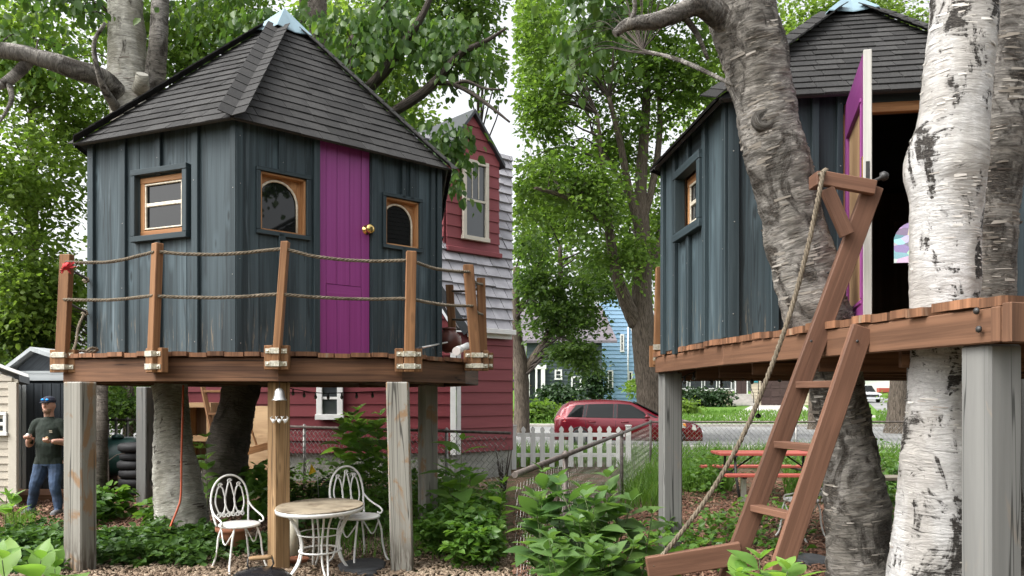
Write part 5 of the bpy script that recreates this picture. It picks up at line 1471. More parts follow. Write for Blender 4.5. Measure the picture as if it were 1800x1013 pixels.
patch('window_trim', M['black'], [(1.67, .975), (1.77, .97), (1.78, 1.43), (1.69, 1.43)], .010)
patch('window_trim', M['black'], [(.81, .995), (.89, .99), (.96, 1.42), (.87, 1.41)], .010)
patch('tail_lamp', M['tail'], [(.03, .80), (.34, .86), (.30, .98), (.10, 1.05), (.03, .95)])
patch('headlamp', M['headlamp'], [(3.48, .70), (3.94, .58), (4.02, .68), (3.88, .78), (3.48, .86)])
patch('indicator', M['amber'], [(3.60, .735), (3.68, .71), (3.66, .80), (3.59, .82)], .016)
for sx in (.98, 1.9): part('door_handle', M['carred'], car, lambda mb: mb.tube([cf(sx, -.845, .84), cf(sx + .03, -.875, .85), cf(sx + .16, -.875, .85), cf(sx + .2, -.845, .845)], .016, 7))
for sx in (.9, 1.74, 2.72): part('door_seam', M['black'], car, lambda mb: mb.tube([cf(sx, sy(sx, z) - .001, z) for z in (.34, .5, .7, .88)], .004, 4))
mb = MB(); ellipsoid(mb, cf(2.62, -.93, 1.02), .09, .07, .06); mb.tube([cf(2.62, -.82, .97), cf(2.62, -.93, 1.0)], .02, 6); mb.build('mirror', M['carred'], car)
def front_quad(name, mat, pts, d=.01):
    mb = MB(); mb.prism([cf(*p) for p in pts], cf(1, 0, 0) * 0 + (cf(d, 0, d) - cf(0, 0, 0))); mb.build(name, mat, car)
front_quad('windscreen', M['carglass'], [(2.22, -.55, 1.49), (3.10, -.72, 1.0), (3.10, .72, 1.0), (2.22, .55, 1.49)], .02)
front_quad('grille', M['chrome'], [(4.09, -.35, .66), (4.155, -.4, .50), (4.155, .4, .50), (4.09, .35, .66)], .02)
for k in range(3): front_quad('grille_bar', M['black'], [(4.115 + k * .014, -.36, .63 - k * .04), (4.12 + k * .014, -.36, .612 - k * .04), (4.12 + k * .014, .36, .612 - k * .04), (4.115 + k * .014, .36, .63 - k * .04)], .024)
front_quad('bumper_trim', M['chrome'], [(4.09, -.55, .34), (4.1, -.6, .29), (4.13, .5, .29), (4.13, .5, .34)], .03)
# far pickup, facing us
st2 = [(0, .95, 1.0, .95), (.1, .95, 1.0, 1), (1.9, .98, 1.0, 1), (2.0, 1.0, 1.72, 1), (2.3, 1.0, 1.80, 1), (3.2, 1.0, 1.80, 1), (3.9, 1.02, 1.12, 1), (4.9, 1.0, 1.02, .98), (5.2, .9, .93, .95), (5.25, .5, .55, .93)]
tl = GX(1545, 80) + V((0, 6, slope_z(80)))
trk, kf, patch2, sy2 = vehicle('pickup_truck', 'pale pickup truck facing the street far behind the birch', tl, R(-93), st2, plain('pale_truck_paint', (.50, .51, .52), .35), [(.9, .38), (4.2, .38)], hw=1.0, sill=.4)
def tq(name, mat, pts):
    mb = MB(); mb.prism([kf(*p) for p in pts], kf(.03, 0, .01) - kf(0, 0, 0)); mb.build(name, mat, trk)
tq('windscreen', M['carglass'], [(3.25, -.66, 1.78), (3.92, -.8, 1.15), (3.92, .8, 1.15), (3.25, .66, 1.78)])
tq('grille', M['black'], [(5.22, -.62, .86), (5.26, -.62, .62), (5.26, .62, .62), (5.22, .62, .86)])
for s_ in (-1, 1): tq('headlamp', M['headlamp'], [(5.22, s_ * .66, .86), (5.26, s_ * .66, .66), (5.26, s_ * .92, .66), (5.22, s_ * .92, .86)])
tq('bumper', M['chrome'], [(5.28, -.95, .55), (5.3, -.95, .40), (5.3, .95, .40), (5.28, .95, .55)])

# ------------------------------------------------------------------ houses across the street
def siding_front(name, parent, px0, px1, Y, z0, z1, mat, course=.32):
    a, b = GX(px0, Y), GX(px1, Y)
    w = part('wall', mat, parent, lambda mb: mb.prism([(a.x, Y + .05, z0), (b.x, Y + .05, z0), (b.x, Y + .05, z1), (a.x, Y + .05, z1)], (0, .2, 0)))
    shingle_face(w, [(a.x, Y, z0), (b.x, Y, z0), (b.x, Y, z1), (a.x, Y, z1)], course, 900, .05, mat, 'siding_board')
    return w
Yh = 72.0; zh = slope_z(Yh)
bh = thing('blue_house', 'light blue clapboard house with white trim beyond the maple trunks', 'house', GX(1090, Yh, zh))
xa, xb = GX(1040, Yh).x, GX(1128, Yh).x
ze = P(0, 640, Yh).z; zp = P(0, 520, Yh).z
xp = GX(1088, Yh).x
bw = part('wall', M['bluesiding'], bh, lambda mb: mb.prism([(xa, Yh + .05, zh), (xb, Yh + .05, zh), (xb, Yh + .05, ze), (xb - .9, Yh + .05, P(0, 578, Yh).z), (xp, Yh + .05, zp), (xa, Yh + .05, zp - 1)], (0, 9, 0)))
shingle_face(bw, [(xa, Yh, zh), (xb, Yh, zh), (xb, Yh, ze), (xb - .9, Yh, P(0, 578, Yh).z), (xp, Yh, zp), (xa, Yh, zp - 1)], .36, 900, .05, M['bluesiding'], 'siding_board')
part('rake_board', M['trimwhite'], bh, lambda mb: (mb.beam((xb, Yh - .15, ze), (xb - .9, Yh - .15, P(0, 578, Yh).z), .15, .22, (1, 0, .4)), mb.beam((xb - .9, Yh - .15, P(0, 578, Yh).z), (xp, Yh - .15, zp), .15, .22, (1, 0, 1))))
part('roof', M['roofpurple'], bh, lambda mb: mb.prism([(xb + .3, Yh - .2, ze - .2), (xb - .75, Yh - .2, P(0, 572, Yh).z), (xb - .75, Yh + 9, P(0, 572, Yh).z), (xb + .3, Yh + 9, ze - .2)], (0, 0, .15)))
for (x0, x1, y0, y1) in ((1068, 1078, 651, 687), (1104, 1112, 653, 683), (1090, 1097, 588, 619)):
    a, b = P(x0, y1, Yh - .06), P(x1, y0, Yh - .06); house_window(bh, (a + b) / 2, mX, mY, b.x - a.x, b.z - a.z, .12)
part('downpipe', M['trimwhite'], bh, lambda mb: mb.tube([P(1104, 575, Yh - .1), P(1104, 696, Yh - .1)], .06, 8))
dh = thing('dark_house', 'dark teal house with white framed porch door behind shrubs', 'house', GX(1000, 66, slope_z(66)))
Yd = 66.0; zd = slope_z(Yd)
siding_front('wall', dh, 926, 1058, Yd, zd, P(0, 600, Yd).z, M['teal'])
r0 = P(905, 603, Yd - .5); r1 = P(1085, 603, Yd - .5)
part('roof', M['roofpurple'], dh, lambda mb: mb.prism([r0, r1, r1 + V((-.8, 4.5, 3.4)), r0 + V((.5, 4.5, 3.4))], (0, 0, .2)))
part('porch', M['trimwhite'], dh, lambda mb: [mb.box(P((x0 + x1) / 2, (y0 + y1) / 2, Yd - .25), ((x1 - x0) / 2 * Yd / F, 0, 0), (0, .2, 0), (0, 0, (y1 - y0) / 2 * Yd / F), .01) for x0, x1, y0, y1 in ((927, 931, 648, 698), (941, 944.5, 648, 698), (951, 958, 648, 698), (924, 960, 642, 649))])
dd = part('door', M['houseglass'], dh, lambda mb: mb.box(P(936, 674, Yd - .1), (.22, 0, 0), (0, .04, 0), (0, 0, 1.0), .01))
part('handle', M['brass'], dd, lambda mb: mb.lathe(P(933, 678, Yd - .15), [(.03, 0), (.03, .04), (0, .05)], 8, (0, -1, 0)))
for (x0, x1, y0, y1) in ((975, 988, 650, 668), (1004, 1022, 662, 686), (1007, 1021, 597, 614), (983, 994, 597, 612)):
    a, b = P(x0, y1, Yd - .06), P(x1, y0, Yd - .06); house_window(dh, (a + b) / 2, mX, mY, b.x - a.x, b.z - a.z, .13)
gh = thing('grey_house', 'grey green house with cream porch, steps and brown garage door', 'house', GX(1310, 74, slope_z(74)))
Yg2 = 74.0; zg = slope_z(Yg2)
siding_front('wall', gh, 1150, 1322, Yg2, P(0, 687, Yg2).z, P(0, 636, Yg2).z, M['greysiding'])
siding_front('wall', gh, 1150, 1288, Yg2 - .15, zg, P(0, 686, Yg2).z, M['cream'], 2.0)
siding_front('wall', gh, 1321, 1422, Yg2 - .1, zg, P(0, 640, Yg2).z, M['cream'], .3)
part('roof', M['roofpurple'], gh, lambda mb: mb.prism([P(1135, 640, Yg2 - .8), P(1440, 640, Yg2 - .8), P(1440, 640, Yg2 - .8) + V((0, 5, 3)), P(1135, 640, Yg2 - .8) + V((0, 5, 3))], (0, 0, .2)))
for k, (x0, x1) in enumerate(((1160, 1182), (1186, 1208), (1212, 1234), (1238, 1260), (1264, 1286))):
    a, b = P(x0, 684, Yg2 - .08), P(x1, 646, Yg2 - .08); house_window(gh, (a + b) / 2, mX, mY, b.x - a.x, b.z - a.z, .07)
part('sill', M['trimwhite'], gh, lambda mb: mb.box(P(1219, 686.5, Yg2 - .2), (3.7, 0, 0), (0, .15, 0), (0, 0, .06), .01))
part('door', M['browndoor'], gh, lambda mb: mb.box(P(1303, 674, Yg2 - .1), (.48, 0, 0), (0, .05, 0), (0, 0, 1.05), .01))
part('door_frame', M['trimwhite'], gh, lambda mb: [mb.box(P(x, 674, Yg2 - .12), (.05, 0, 0), (0, .06, 0), (0, 0, 1.1), .01) for x in (1292.5, 1313.5)])
for k in range(5): bx('step', M['concrete'], gh, V((GX(1297, Yg2).x - .05, Yg2 - 1.9 + k * .32, zg + .1 + k * .21)), (2.1, .34, .21 + .0))
for x in (1281, 1319): part('hand_rail', M['iron'], gh, lambda mb: mb.tube([V((GX(x, Yg2 - 1).x, Yg2 - 2.0, zg + .1)), V((GX(x, Yg2 - 1).x, Yg2 - 2.0, zg + 1.0)), V((GX(x, Yg2 - 1).x, Yg2 - .4, zg + 2.0))], .035, 6))
part('sign_plate', plain('teal_sign', (.03, .25, .30), .5), gh, lambda mb: mb.box(P(1326, 670, Yg2 - .2), (.34, 0, 0), (0, .03, 0), (0, 0, .15), .01))
gx0, gx1 = GX(1337, Yg2).x, GX(1403, Yg2).x
gd = part('garage_door', M['browndoor'], gh, lambda mb: mb.box(((gx0 + gx1) / 2, Yg2 - .18, zg + 1.5), ((gx1 - gx0) / 2, 0, 0), (0, .05, 0), (0, 0, 1.5), .01))
for r_ in range(4):
    for c_ in range(4):
        w = (gx1 - gx0) / 4
        bx('garage_panel' if r_ != 3 else 'pane', M['browndoor'] if r_ != 3 else M['houseglass'], gd, (gx0 + w * (c_ + .5), Yg2 - .245, zg + .38 + r_ * .74), (w * .84, .03, .58))
wh = thing('white_house', 'distant white gabled building beyond the pickup truck', 'house', GX(1560, 130, slope_z(130)))
Yw = 130.0
part('wall', M['trimwhite'], wh, lambda mb: mb.prism([P(1508, 712, Yw), P(1575, 712, Yw), P(1575, 672, Yw), P(1545, 655, Yw), P(1508, 668, Yw)], (0, 8, 0)))
part('roof', M['roofpurple'], wh, lambda mb: mb.prism([P(1500, 668, Yw - .5), P(1545, 651, Yw - .5), P(1545, 651, Yw - .5) + V((0, 9, 0)), P(1500, 668, Yw - .5) + V((0, 9, 0))], (0, 0, .3)))
part('awning', M['redpaint'], wh, lambda mb: mb.box(P(1556, 686, Yw - .5), (1.2, 0, 0), (0, .4, 0), (0, 0, .35), .02))
# ------------------------------------------------------------------ trees
def flakes(parent, q, mat, n, size, wob, wf, seed, lift=.5):
    """curled strips of peeling bark standing off a trunk"""
    q = [a for a in q if a[2] > -.1 and a[2] < 7.2]
    vv = []; ff = []
    for i in range(n):
        j = random.randrange(len(q) - 1); t = random.random()
        a = [q[j][k] + (q[j + 1][k] - q[j][k]) * t for k in range(4)]
        p = V(a[:3]); d = (V(q[j + 1][:3]) - V(q[j][:3])).normalized(); x, y = perp(d)
        ang = rnd(0, 6.283)
        if mnoise.noise((p + (x * math.cos(ang) + y * math.sin(ang)) * a[3]) * 4.2 + V((seed, 0, 0))) < rnd(-.05, .3): continue
        L = size * random.choice((.5, .7, 1, 1.3, 2.2)) * rnd(.6, 1.2); h = L * rnd(.03, .14); sg = random.choice((-1, 1)); lf = rnd(.1, lift)
        b = len(vv); zo = rnd(-.3, .3) * h
        for s_ in range(4):
            an = ang + sg * (s_ / 3) * L / a[3]; dv = x * math.cos(an) + y * math.sin(an)
            r = a[3]; q3 = (p + dv * r) * wf
            r *= 1 + wob * (mnoise.noise(q3 + V((seed, seed, seed))) + 0.5 * mnoise.noise(q3 * 2.7) + 0.35 * mnoise.noise(q3 * 6.1))
            o = p + dv * (r + .001 + lf * L * (s_ / 3) ** 2 * .6) + d * zo * s_ / 3
            tp = (1 - .5 * (s_ / 3) ** 2)
            vv += [o + d * h * tp, o - d * h * tp]
        for s_ in range(3): ff.append((b + 2 * s_, b + 2 * s_ + 1, b + 2 * s_ + 3, b + 2 * s_ + 2))
    fast_mesh('bark_flake', np.array([list(v) for v in vv]), np.array(ff), mat, parent, 'stuff')
def trunk_mesh(name, parent, mat, pts, n=22, sub=6, wob=.10, wf=2.4, seed=0.0, fl=None, rough=0.0):
    """pts: (vector, radius)"""
    q = catmull([(*p, r) for p, r in pts], sub)
    mb = MB(); mb.tube([V(a[:3]) for a in q], [a[3] for a in q], n, True, 0, wob, wf, True, 1.0, seed, rough)
    o = mb.build(name, mat, parent)
    if fl: flakes(parent, q, M[fl[0]], fl[1], fl[2], wob, wf, seed, fl[3])
    return o, [(V(a[:3]), a[3]) for a in q]
def crown(parent, blobs, skel, leafmat_, leaf, per, twigs=40, droop=.35, side=0, hang=0.0, name='crown', spread=None, twigmat=None, thin=.02, ymin=None, shell=.5, avoid=None, clump=7.0):
    """leaves set along small sprays that fill the blobs (centre, radii, sprays); twigs tie them to the limbs"""
    cs = []; ds = []; ns = []; Ls = []; cent = []
    for (c, r, k) in blobs:
        d = rng.normal(size=(k, 3)); d /= np.linalg.norm(d, axis=1, keepdims=True)
        rad = rng.random(k) ** shell
        p = np.array(c) + d * rad[:, None] * np.array(r)
        ns_ = max(3, int(k / clump))                 # gather the sprays into clumps with gaps between
        sc_ = p[rng.integers(0, k, ns_)]; j_ = rng.integers(0, ns_, k)
        p = sc_[j_] * .8 + p * .2 + rng.normal(size=p.shape) * np.array(r) * .085
        if side < 0: keep = p[:, 0] < -.35
        elif side > 0: keep = p[:, 0] > .35
        else: keep = np.ones(k, bool)
        if ymin is not None: keep &= p[:, 1] > ymin
        if avoid is not None: keep &= ~avoid(p)
        p = p[keep]; d = d[keep]
        cent.append(p)
        sp = spread or leaf * 4
        out = d + rng.normal(size=d.shape) * .7; out[:, 2] = out[:, 2] * .3 - droop * rng.random(len(d)) - hang * .4
        out = norm(out)
        m = per
        t = (np.arange(m) / (m - 1))[None, :, None]
        sidev = norm(np.cross(out, np.array([0, 0, 1.0])) + 1e-4)
        base = p[:, None, :] + out[:, None, :] * (t - .3) * sp * (1 + .4 * rng.random((len(p), 1, 1))) + np.array([0, 0, -1.0]) * (t ** 2) * sp * droop * .5
        sg = np.where(np.arange(m) % 2, 1, -1)[None, :, None] * (.35 + .65 * rng.random((len(p), m, 1)))
        base = base + sidev[:, None, :] * sg * sp * .42 * (1.15 - .6 * t) + rng.normal(size=base.shape) * leaf * .45
        dirv = out[:, None, :] * .6 + sidev[:, None, :] * sg * .9 + rng.normal(size=base.shape) * .35
        dirv[..., 2] -= hang + .2
        nrm_ = rng.normal(size=base.shape) * .55 + np.array([0, 0, 1.0]) * (1 - min(.85, hang)) + (out[:, None, :] * hang * .7)
        cs.append(base.reshape(-1, 3)); ds.append(dirv.reshape(-1, 3)); ns.append(nrm_.reshape(-1, 3)); Ls.append(leaf * (.55 + .8 * rng.random(base.shape[0] * m)))
    c = np.concatenate(cs); d = np.concatenate(ds); n_ = norm(np.concatenate(ns)); L = np.concatenate(Ls)
    if side: 
        k = (c[:, 0] * side) > .12
        c, d, n_, L = c[k], d[k], n_[k], L[k]
    v, f = leaves_np(c, d, n_, L, .40, .10)
    cr = fast_mesh(name, v, f, leafmat_, parent)
    cent = np.concatenate(cent)
    if skel and twigs and len(cent):
        sk = np.array([list(p) for p, r in skel]); rr = [r for p, r in skel]
        mb = MB()
        for i in rng.choice(len(cent), min(twigs, len(cent)), replace=False):
            e = cent[i]
            dd = np.linalg.norm(sk - e, axis=1) + np.maximum(0, sk[:, 2] - e[2] + .2) * 3
            j = int(np.argmin(dd)); a = V(sk[j]); b = V(e); mid = (a + b) / 2 + V((rnd(-.1, .1), rnd(-.1, .1), .16)) * (b - a).length
            L_ = (b - a).length
            if L_ > 6 * leaf * 14: continue
            r0 = min(rr[j] * .55, thin * (.6 + L_ * .22))
            q = catmull([(*a, r0), (*a.lerp(mid, .5), r0 * .8), (*mid, r0 * .55), (*b, r0 * .16)], 3)
            mb.tube([V(z[:3]) for z in q], [max(.003, z[3]) for z in q], 5, False)
        mb.build('twig', twigmat or M['branch'], parent, 'stuff')
    return cr
def tree(name, label, group, base, trunk, limbs, bark_, blobs, lm, leaf, per, limbmat=None, **kw):
    t = thing(name, label, 'tree', base, group)
    _, sk = trunk_mesh('trunk', t, bark_, trunk, seed=rnd(0, 50), wob=kw.pop('wob', .10), n=kw.pop('n', 20), fl=kw.pop('fl', None), rough=kw.pop('rough', 0), sub=kw.pop('sub', 6))
    sk = list(sk)
    for l in limbs:
        _, s2 = trunk_mesh('limb', t, limbmat or bark_, l, 10, 5, .08, 4, rnd(0, 50)); sk += s2
    if blobs: crown(t, blobs, sk, lm, leaf, per, **kw)
    return t, sk
def PR(px, py, Y, rpx): return (P(px, py, Y), rpx * Y / F)

# left garden: two birches growing through the treehouse
bt, sk1 = tree('birch_tree', 'pale birch growing through the left treehouse, orange cord on its trunk', 'birch trees', GX(318, 9.9),
    [PR(320, 990, 9.85, 60), PR(321, 930, 9.9, 48), PR(312, 850, 9.95, 40), PR(303, 760, 10.1, 32), PR(300, 690, 10.3, 29), PR(288, 520, 11.2, 30), PR(258, 330, 12.6, 34), PR(236, 200, 13.1, 38), PR(226, 130, 13.1, 32), PR(223, 60, 13.1, 30), PR(219, -20, 13.1, 27), PR(214, -120, 13.1, 22), PR(230, -330, 13.2, 12)],
    [[PR(218, 176, 13.0, 16), PR(180, 138, 12.5, 17), PR(130, 122, 12.2, 17), PR(70, 102, 12.0, 15), PR(0, 88, 11.9, 14), PR(-80, 92, 11.8, 10)],
     [PR(245, 205, 13.1, 20), PR(268, 150, 13.1, 18), PR(278, 80, 12.9, 16), PR(282, 0, 13, 15), PR(290, -120, 13.1, 12), PR(310, -300, 13.2, 6)],
     [PR(58, 100, 12.0, 10), PR(38, 122, 12.0, 10), PR(15, 142, 11.95, 9), PR(-20, 160, 11.9, 6)],
     [PR(14, 142, 11.95, 6), PR(20, 175, 11.9, 4), PR(0, 215, 11.85, 2)],
     [PR(208, 195, 13.0, 10), PR(180, 150, 12.0, 6), PR(165, 80, 11.8, 4), PR(185, 40, 11.7, 3)]],
    M['birch_mid'], [((-7.2, 12.8, 8.2), (1.6, 1.3, 1.6), 90), ((-5.3, 13.6, 8.8), (1.6, 1.2, 1.2), 60), ((-8.2, 12.6, 7.4), (1.0, .9, .8), 26)], M['leaf_birch'], .14, 9, hang=.9, side=-1, twigs=30, n=48, sub=22, rough=.03, wob=.09, limbmat=M['birch_grey'], fl=('flake', 2200, .055, .35))
part('stub', M['birch_mid'], bt, lambda mb: mb.tube([P(247, 165, 13.0), P(249, 145, 12.72), P(250, 130, 12.65)], [.15, .11, .09], 14, wob=.1))
bt2, sk2 = tree('birch_tree', 'dark barked birch trunk behind the left iron chair, leaning right', 'birch trees', GX(388, 11.6),
    [PR(384, 960, 11.5, 48), PR(388, 880, 11.6, 41), PR(400, 800, 11.7, 36), PR(412, 735, 11.8, 34), PR(425, 680, 11.9, 31), PR(470, 480, 12.4, 30), PR(530, 220, 13.2, 26), PR(553, 100, 13.4, 22), PR(556, 40, 13.5, 19), PR(560, -60, 13.5, 16), PR(575, -250, 13.6, 9)],
    [[PR(555, 110, 13.4, 14), PR(590, 112, 13.2, 14), PR(612, 88, 13.1, 13), PR(650, 40, 13.0, 11), PR(680, -10, 12.9, 9), PR(720, -90, 12.8, 5)],
     [PR(560, 250, 13.1, 13), PR(640, 165, 12.8, 11), PR(680, 120, 12.6, 10), PR(715, 70, 12.5, 8), PR(745, 22, 12.4, 6), PR(770, -40, 12.3, 4)],
     [PR(590, 290, 13.1, 12), PR(685, 203, 12.6, 9), PR(735, 170, 12.4, 9), PR(770, 138, 12.3, 8), PR(810, 95, 12.2, 6), PR(855, 72, 12.1, 4), PR(890, 50, 12.0, 2)],
     [PR(765, 145, 12.3, 5), PR(795, 148, 12.2, 4), PR(830, 165, 12.1, 4), PR(865, 190, 12.0, 3), PR(896, 215, 11.95, 2)],
     [PR(800, 148, 12.2, 3), PR(820, 143, 12.1, 3), PR(850, 155, 12.0, 2.4), PR(880, 158, 11.9, 1.5)],
     [PR(530, 60, 13.4, 6), PR(532, 20, 13.3, 5), PR(526, -40, 13.2, 4)],
     [PR(620, 160, 13, 4), PR(617, 120, 12.9, 3), PR(625, 70, 12.8, 3), PR(660, 30, 12.7, 2)]],
    M['birch_dark'], [((-2.6, 12.6, 7.0), (1.0, .8, .9), 70), ((-1.5, 12.6, 7.4), (.95, .9, .7), 85), ((-.7, 12.4, 7.2), (.5, .8, .6), 40), ((-3.5, 13.4, 8.0), (1.0, .6, .6), 50), ((-2.1, 12.9, 6.1), (.8, .5, .4), 22), ((-1.15, 12.3, 5.75), (.42, .4, .55), 34), ((-1.08, 12.2, 5.0), (.15, .3, .34), 14)],
    M['leaf_birch'], .145, 9, hang=1.0, side=-1, twigs=44, thin=.014, limbmat=M['branch'], n=40, sub=18, rough=.045, wob=.12, fl=('flake_dark', 1500, .06, .4))
t = thing('extension_cord', 'orange extension cord hanging down the pale birch trunk', 'cord', P(322, 930, 9.3))
part('cable', M['orange'], t, lambda mb: mb.tube(catmull([tuple(P(*q)) for q in ((322, 678, 9.75), (321, 730, 9.6), (319, 800, 9.52), (318, 870, 9.42), (312, 895, 9.36), (300, 925, 9.28), (294, 950, 9.25))], 6), .012, 6))
part('plug', M['black'], t, lambda mb: mb.tube([P(294, 948, 9.25), P(290, 958, 9.22)], [.022, .014], 8))
# left garden backdrop trees
def backtree(name, label, group, px, Y, hpx, rpx, blobs, lm, leaf, per, lean=0, side=0, bark_=None, limbs=(), **kw):
    b = GX(px, Y)
    tr = [(b + V((0, 0, -.2)), rpx * Y / F * 1.35), (b + V((0, 0, .8)), rpx * Y / F)]
    topz = EYE - (hpx - HY) / F * Y
    for k in range(1, 5): tr.append((b + V((lean * k / 4 + rnd(-.1, .1), 0, .8 + (topz - .8) * k / 4)), rpx * Y / F * (1 - .21 * k)))
    return tree(name, label, group, b, tr, list(limbs), bark_ or M['bark'], blobs, lm, leaf, per, side=side, **kw)
def blob(px, py, Y, rx, ry, rz, k): return (tuple(P(px, py, Y)), (rx * Y / F, ry, rz * Y / F), k)
backtree('maple_tree', 'tall bright green maple filling the upper left corner', 'trees behind the left garden', 55, 20, 40, 16,
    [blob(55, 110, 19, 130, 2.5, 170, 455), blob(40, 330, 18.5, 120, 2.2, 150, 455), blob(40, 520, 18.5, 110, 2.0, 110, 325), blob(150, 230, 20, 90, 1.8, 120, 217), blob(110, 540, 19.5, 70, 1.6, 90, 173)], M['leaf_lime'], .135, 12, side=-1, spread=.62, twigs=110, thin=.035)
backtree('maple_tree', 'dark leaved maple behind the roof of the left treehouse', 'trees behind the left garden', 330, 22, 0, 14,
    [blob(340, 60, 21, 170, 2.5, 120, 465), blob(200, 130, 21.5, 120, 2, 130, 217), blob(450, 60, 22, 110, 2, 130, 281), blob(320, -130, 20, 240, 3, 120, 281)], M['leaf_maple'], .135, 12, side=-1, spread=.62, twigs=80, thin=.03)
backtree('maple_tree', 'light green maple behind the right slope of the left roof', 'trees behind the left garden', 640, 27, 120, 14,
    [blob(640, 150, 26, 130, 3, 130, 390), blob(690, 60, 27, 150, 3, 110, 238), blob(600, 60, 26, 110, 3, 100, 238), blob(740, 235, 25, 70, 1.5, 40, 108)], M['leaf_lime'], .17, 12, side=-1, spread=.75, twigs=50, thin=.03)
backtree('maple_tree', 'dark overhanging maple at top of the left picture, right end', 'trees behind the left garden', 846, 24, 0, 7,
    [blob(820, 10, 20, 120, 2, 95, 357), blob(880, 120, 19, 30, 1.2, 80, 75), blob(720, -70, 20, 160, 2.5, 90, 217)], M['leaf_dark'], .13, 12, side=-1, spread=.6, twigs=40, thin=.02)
backtree('maple_tree', 'small light green tree behind the red house roof', 'trees behind the left garden', 890, 30, 330, 4,
    [blob(893, 235, 28, 16, 1.5, 50, 96)], M['leaf_lime'], .15, 12, side=-1, twigs=3)
backtree('maple_tree', 'low dark tree behind the grey shed and tank', 'trees behind the left garden', 225, 19, 560, 9,
    [blob(120, 640, 20, 130, 1.5, 70, 259), blob(40, 560, 19.5, 90, 1.4, 60, 332), blob(230, 715, 19, 50, 1, 50, 129), blob(20, 600, 19, 60, 1.4, 60, 140)], M['leaf_dark'], .12, 12, side=-1, spread=.55, twigs=30)

# right garden birches
lb1, sk3 = tree('birch_tree', 'grey birch trunk leaning left through the deck behind the ladder', 'birch trees', GX(1520, 5.9),
    [PR(1540, 1140, 5.9, 82), PR(1517, 1010, 5.85, 60), PR(1506, 900, 5.82, 53), PR(1492, 800, 5.8, 47), PR(1474, 690, 5.76, 46), PR(1458, 620, 5.74, 52), PR(1434, 550, 5.72, 58), PR(1412, 460, 5.7, 56), PR(1386, 360, 5.68, 52), PR(1364, 270, 5.66, 52), PR(1346, 195, 5.64, 52), PR(1330, 110, 5.62, 58), PR(1312, 40, 5.6, 60), PR(1296, -40, 5.6, 54), PR(1275, -160, 5.6, 46)],
    [[PR(1290, 40, 5.55, 32), PR(1256, 22, 5.5, 22), PR(1225, 10, 5.45, 17), PR(1195, 22, 5.45, 16), PR(1150, 38, 5.4, 14), PR(1104, 43, 5.4, 11), PR(1080, 60, 5.4, 7)],
     [PR(1106, 44, 5.4, 6), PR(1116, 15, 5.35, 4), PR(1112, -20, 5.3, 3)],
     [PR(1200, 25, 5.45, 7), PR(1225, 60, 5.5, 5), PR(1245, 105, 5.55, 3)],
     [PR(1290, 150, 5.6, 3), PR(1200, 108, 6.2, 4), PR(1130, 88, 6.6, 2)]],
    M['birch_grey'], [((.95, 7.0, 5.35), (.75, .8, .45), 60), ((1.7, 6.9, 5.6), (.6, .7, .3), 22), ((.55, 7.2, 4.9), (.28, .6, .4), 16)], M['leaf_birch'], .10, 9, hang=1.0, side=1, twigs=30, thin=.012, n=88, sub=26, rough=.032, wob=.13, limbmat=M['birch_grey'], spread=.34, fl=('flake', 5200, .045, .3))
def knot(parent, px, py, Y, r, dirv, mat):
    c = P(px, py, Y); d = V(dirv).normalized()
    part('knot', mat, parent, lambda mb: mb.lathe(c - d * r * .6, [(r * 1.5, 0), (r * 1.35, r * .5), (r * .95, r * .85), (r * .7, r * .8), (r * .55, r * .6), (r * .3, r * .72), (0, r * .7)], 20, d))
knot(lb1, 1345, 208, 5.46, .06, (-.1, -1, .1), M['birch_grey'])
lb2, _ = tree('birch_tree', 'bright white birch with black patches in front of the open doorway', 'birch trees', GX(1632, 4.6),
    [PR(1622, 1240, 4.6, 110), PR(1632, 1080, 4.58, 84), PR(1637, 1000, 4.57, 70), PR(1641, 860, 4.56, 59), PR(1650, 720, 4.55, 54), PR(1657, 600, 4.55, 54), PR(1660, 500, 4.55, 56), PR(1661, 420, 4.55, 57), PR(1663, 350, 4.55, 59), PR(1662, 290, 4.55, 65), PR(1675, 220, 4.55, 58), PR(1683, 130, 4.55, 56), PR(1690, 60, 4.55, 55), PR(1697, -30, 4.55, 54), PR(1705, -200, 4.55, 50)], [], M['birch_white'], [], None, 0, 0, n=80, sub=22, rough=.014, wob=.06, fl=('flake_white', 2200, .035, .3))
tree('birch_tree', 'greyish birch stem just behind the bright white birch', 'birch trees', GX(1760, 5.3),
    [PR(1745, 1150, 5.3, 66), PR(1742, 800, 5.25, 44), PR(1742, 560, 5.2, 38), PR(1744, 420, 5.2, 41), PR(1752, 300, 5.2, 43), PR(1756, 180, 5.2, 44), PR(1768, 60, 5.2, 45), PR(1784, -60, 5.2, 42), PR(1800, -200, 5.2, 38)], [], M['birch_grey'], [], None, 0, 0, n=60, sub=24, rough=.03, wob=.11, fl=('flake', 2600, .04, .3))
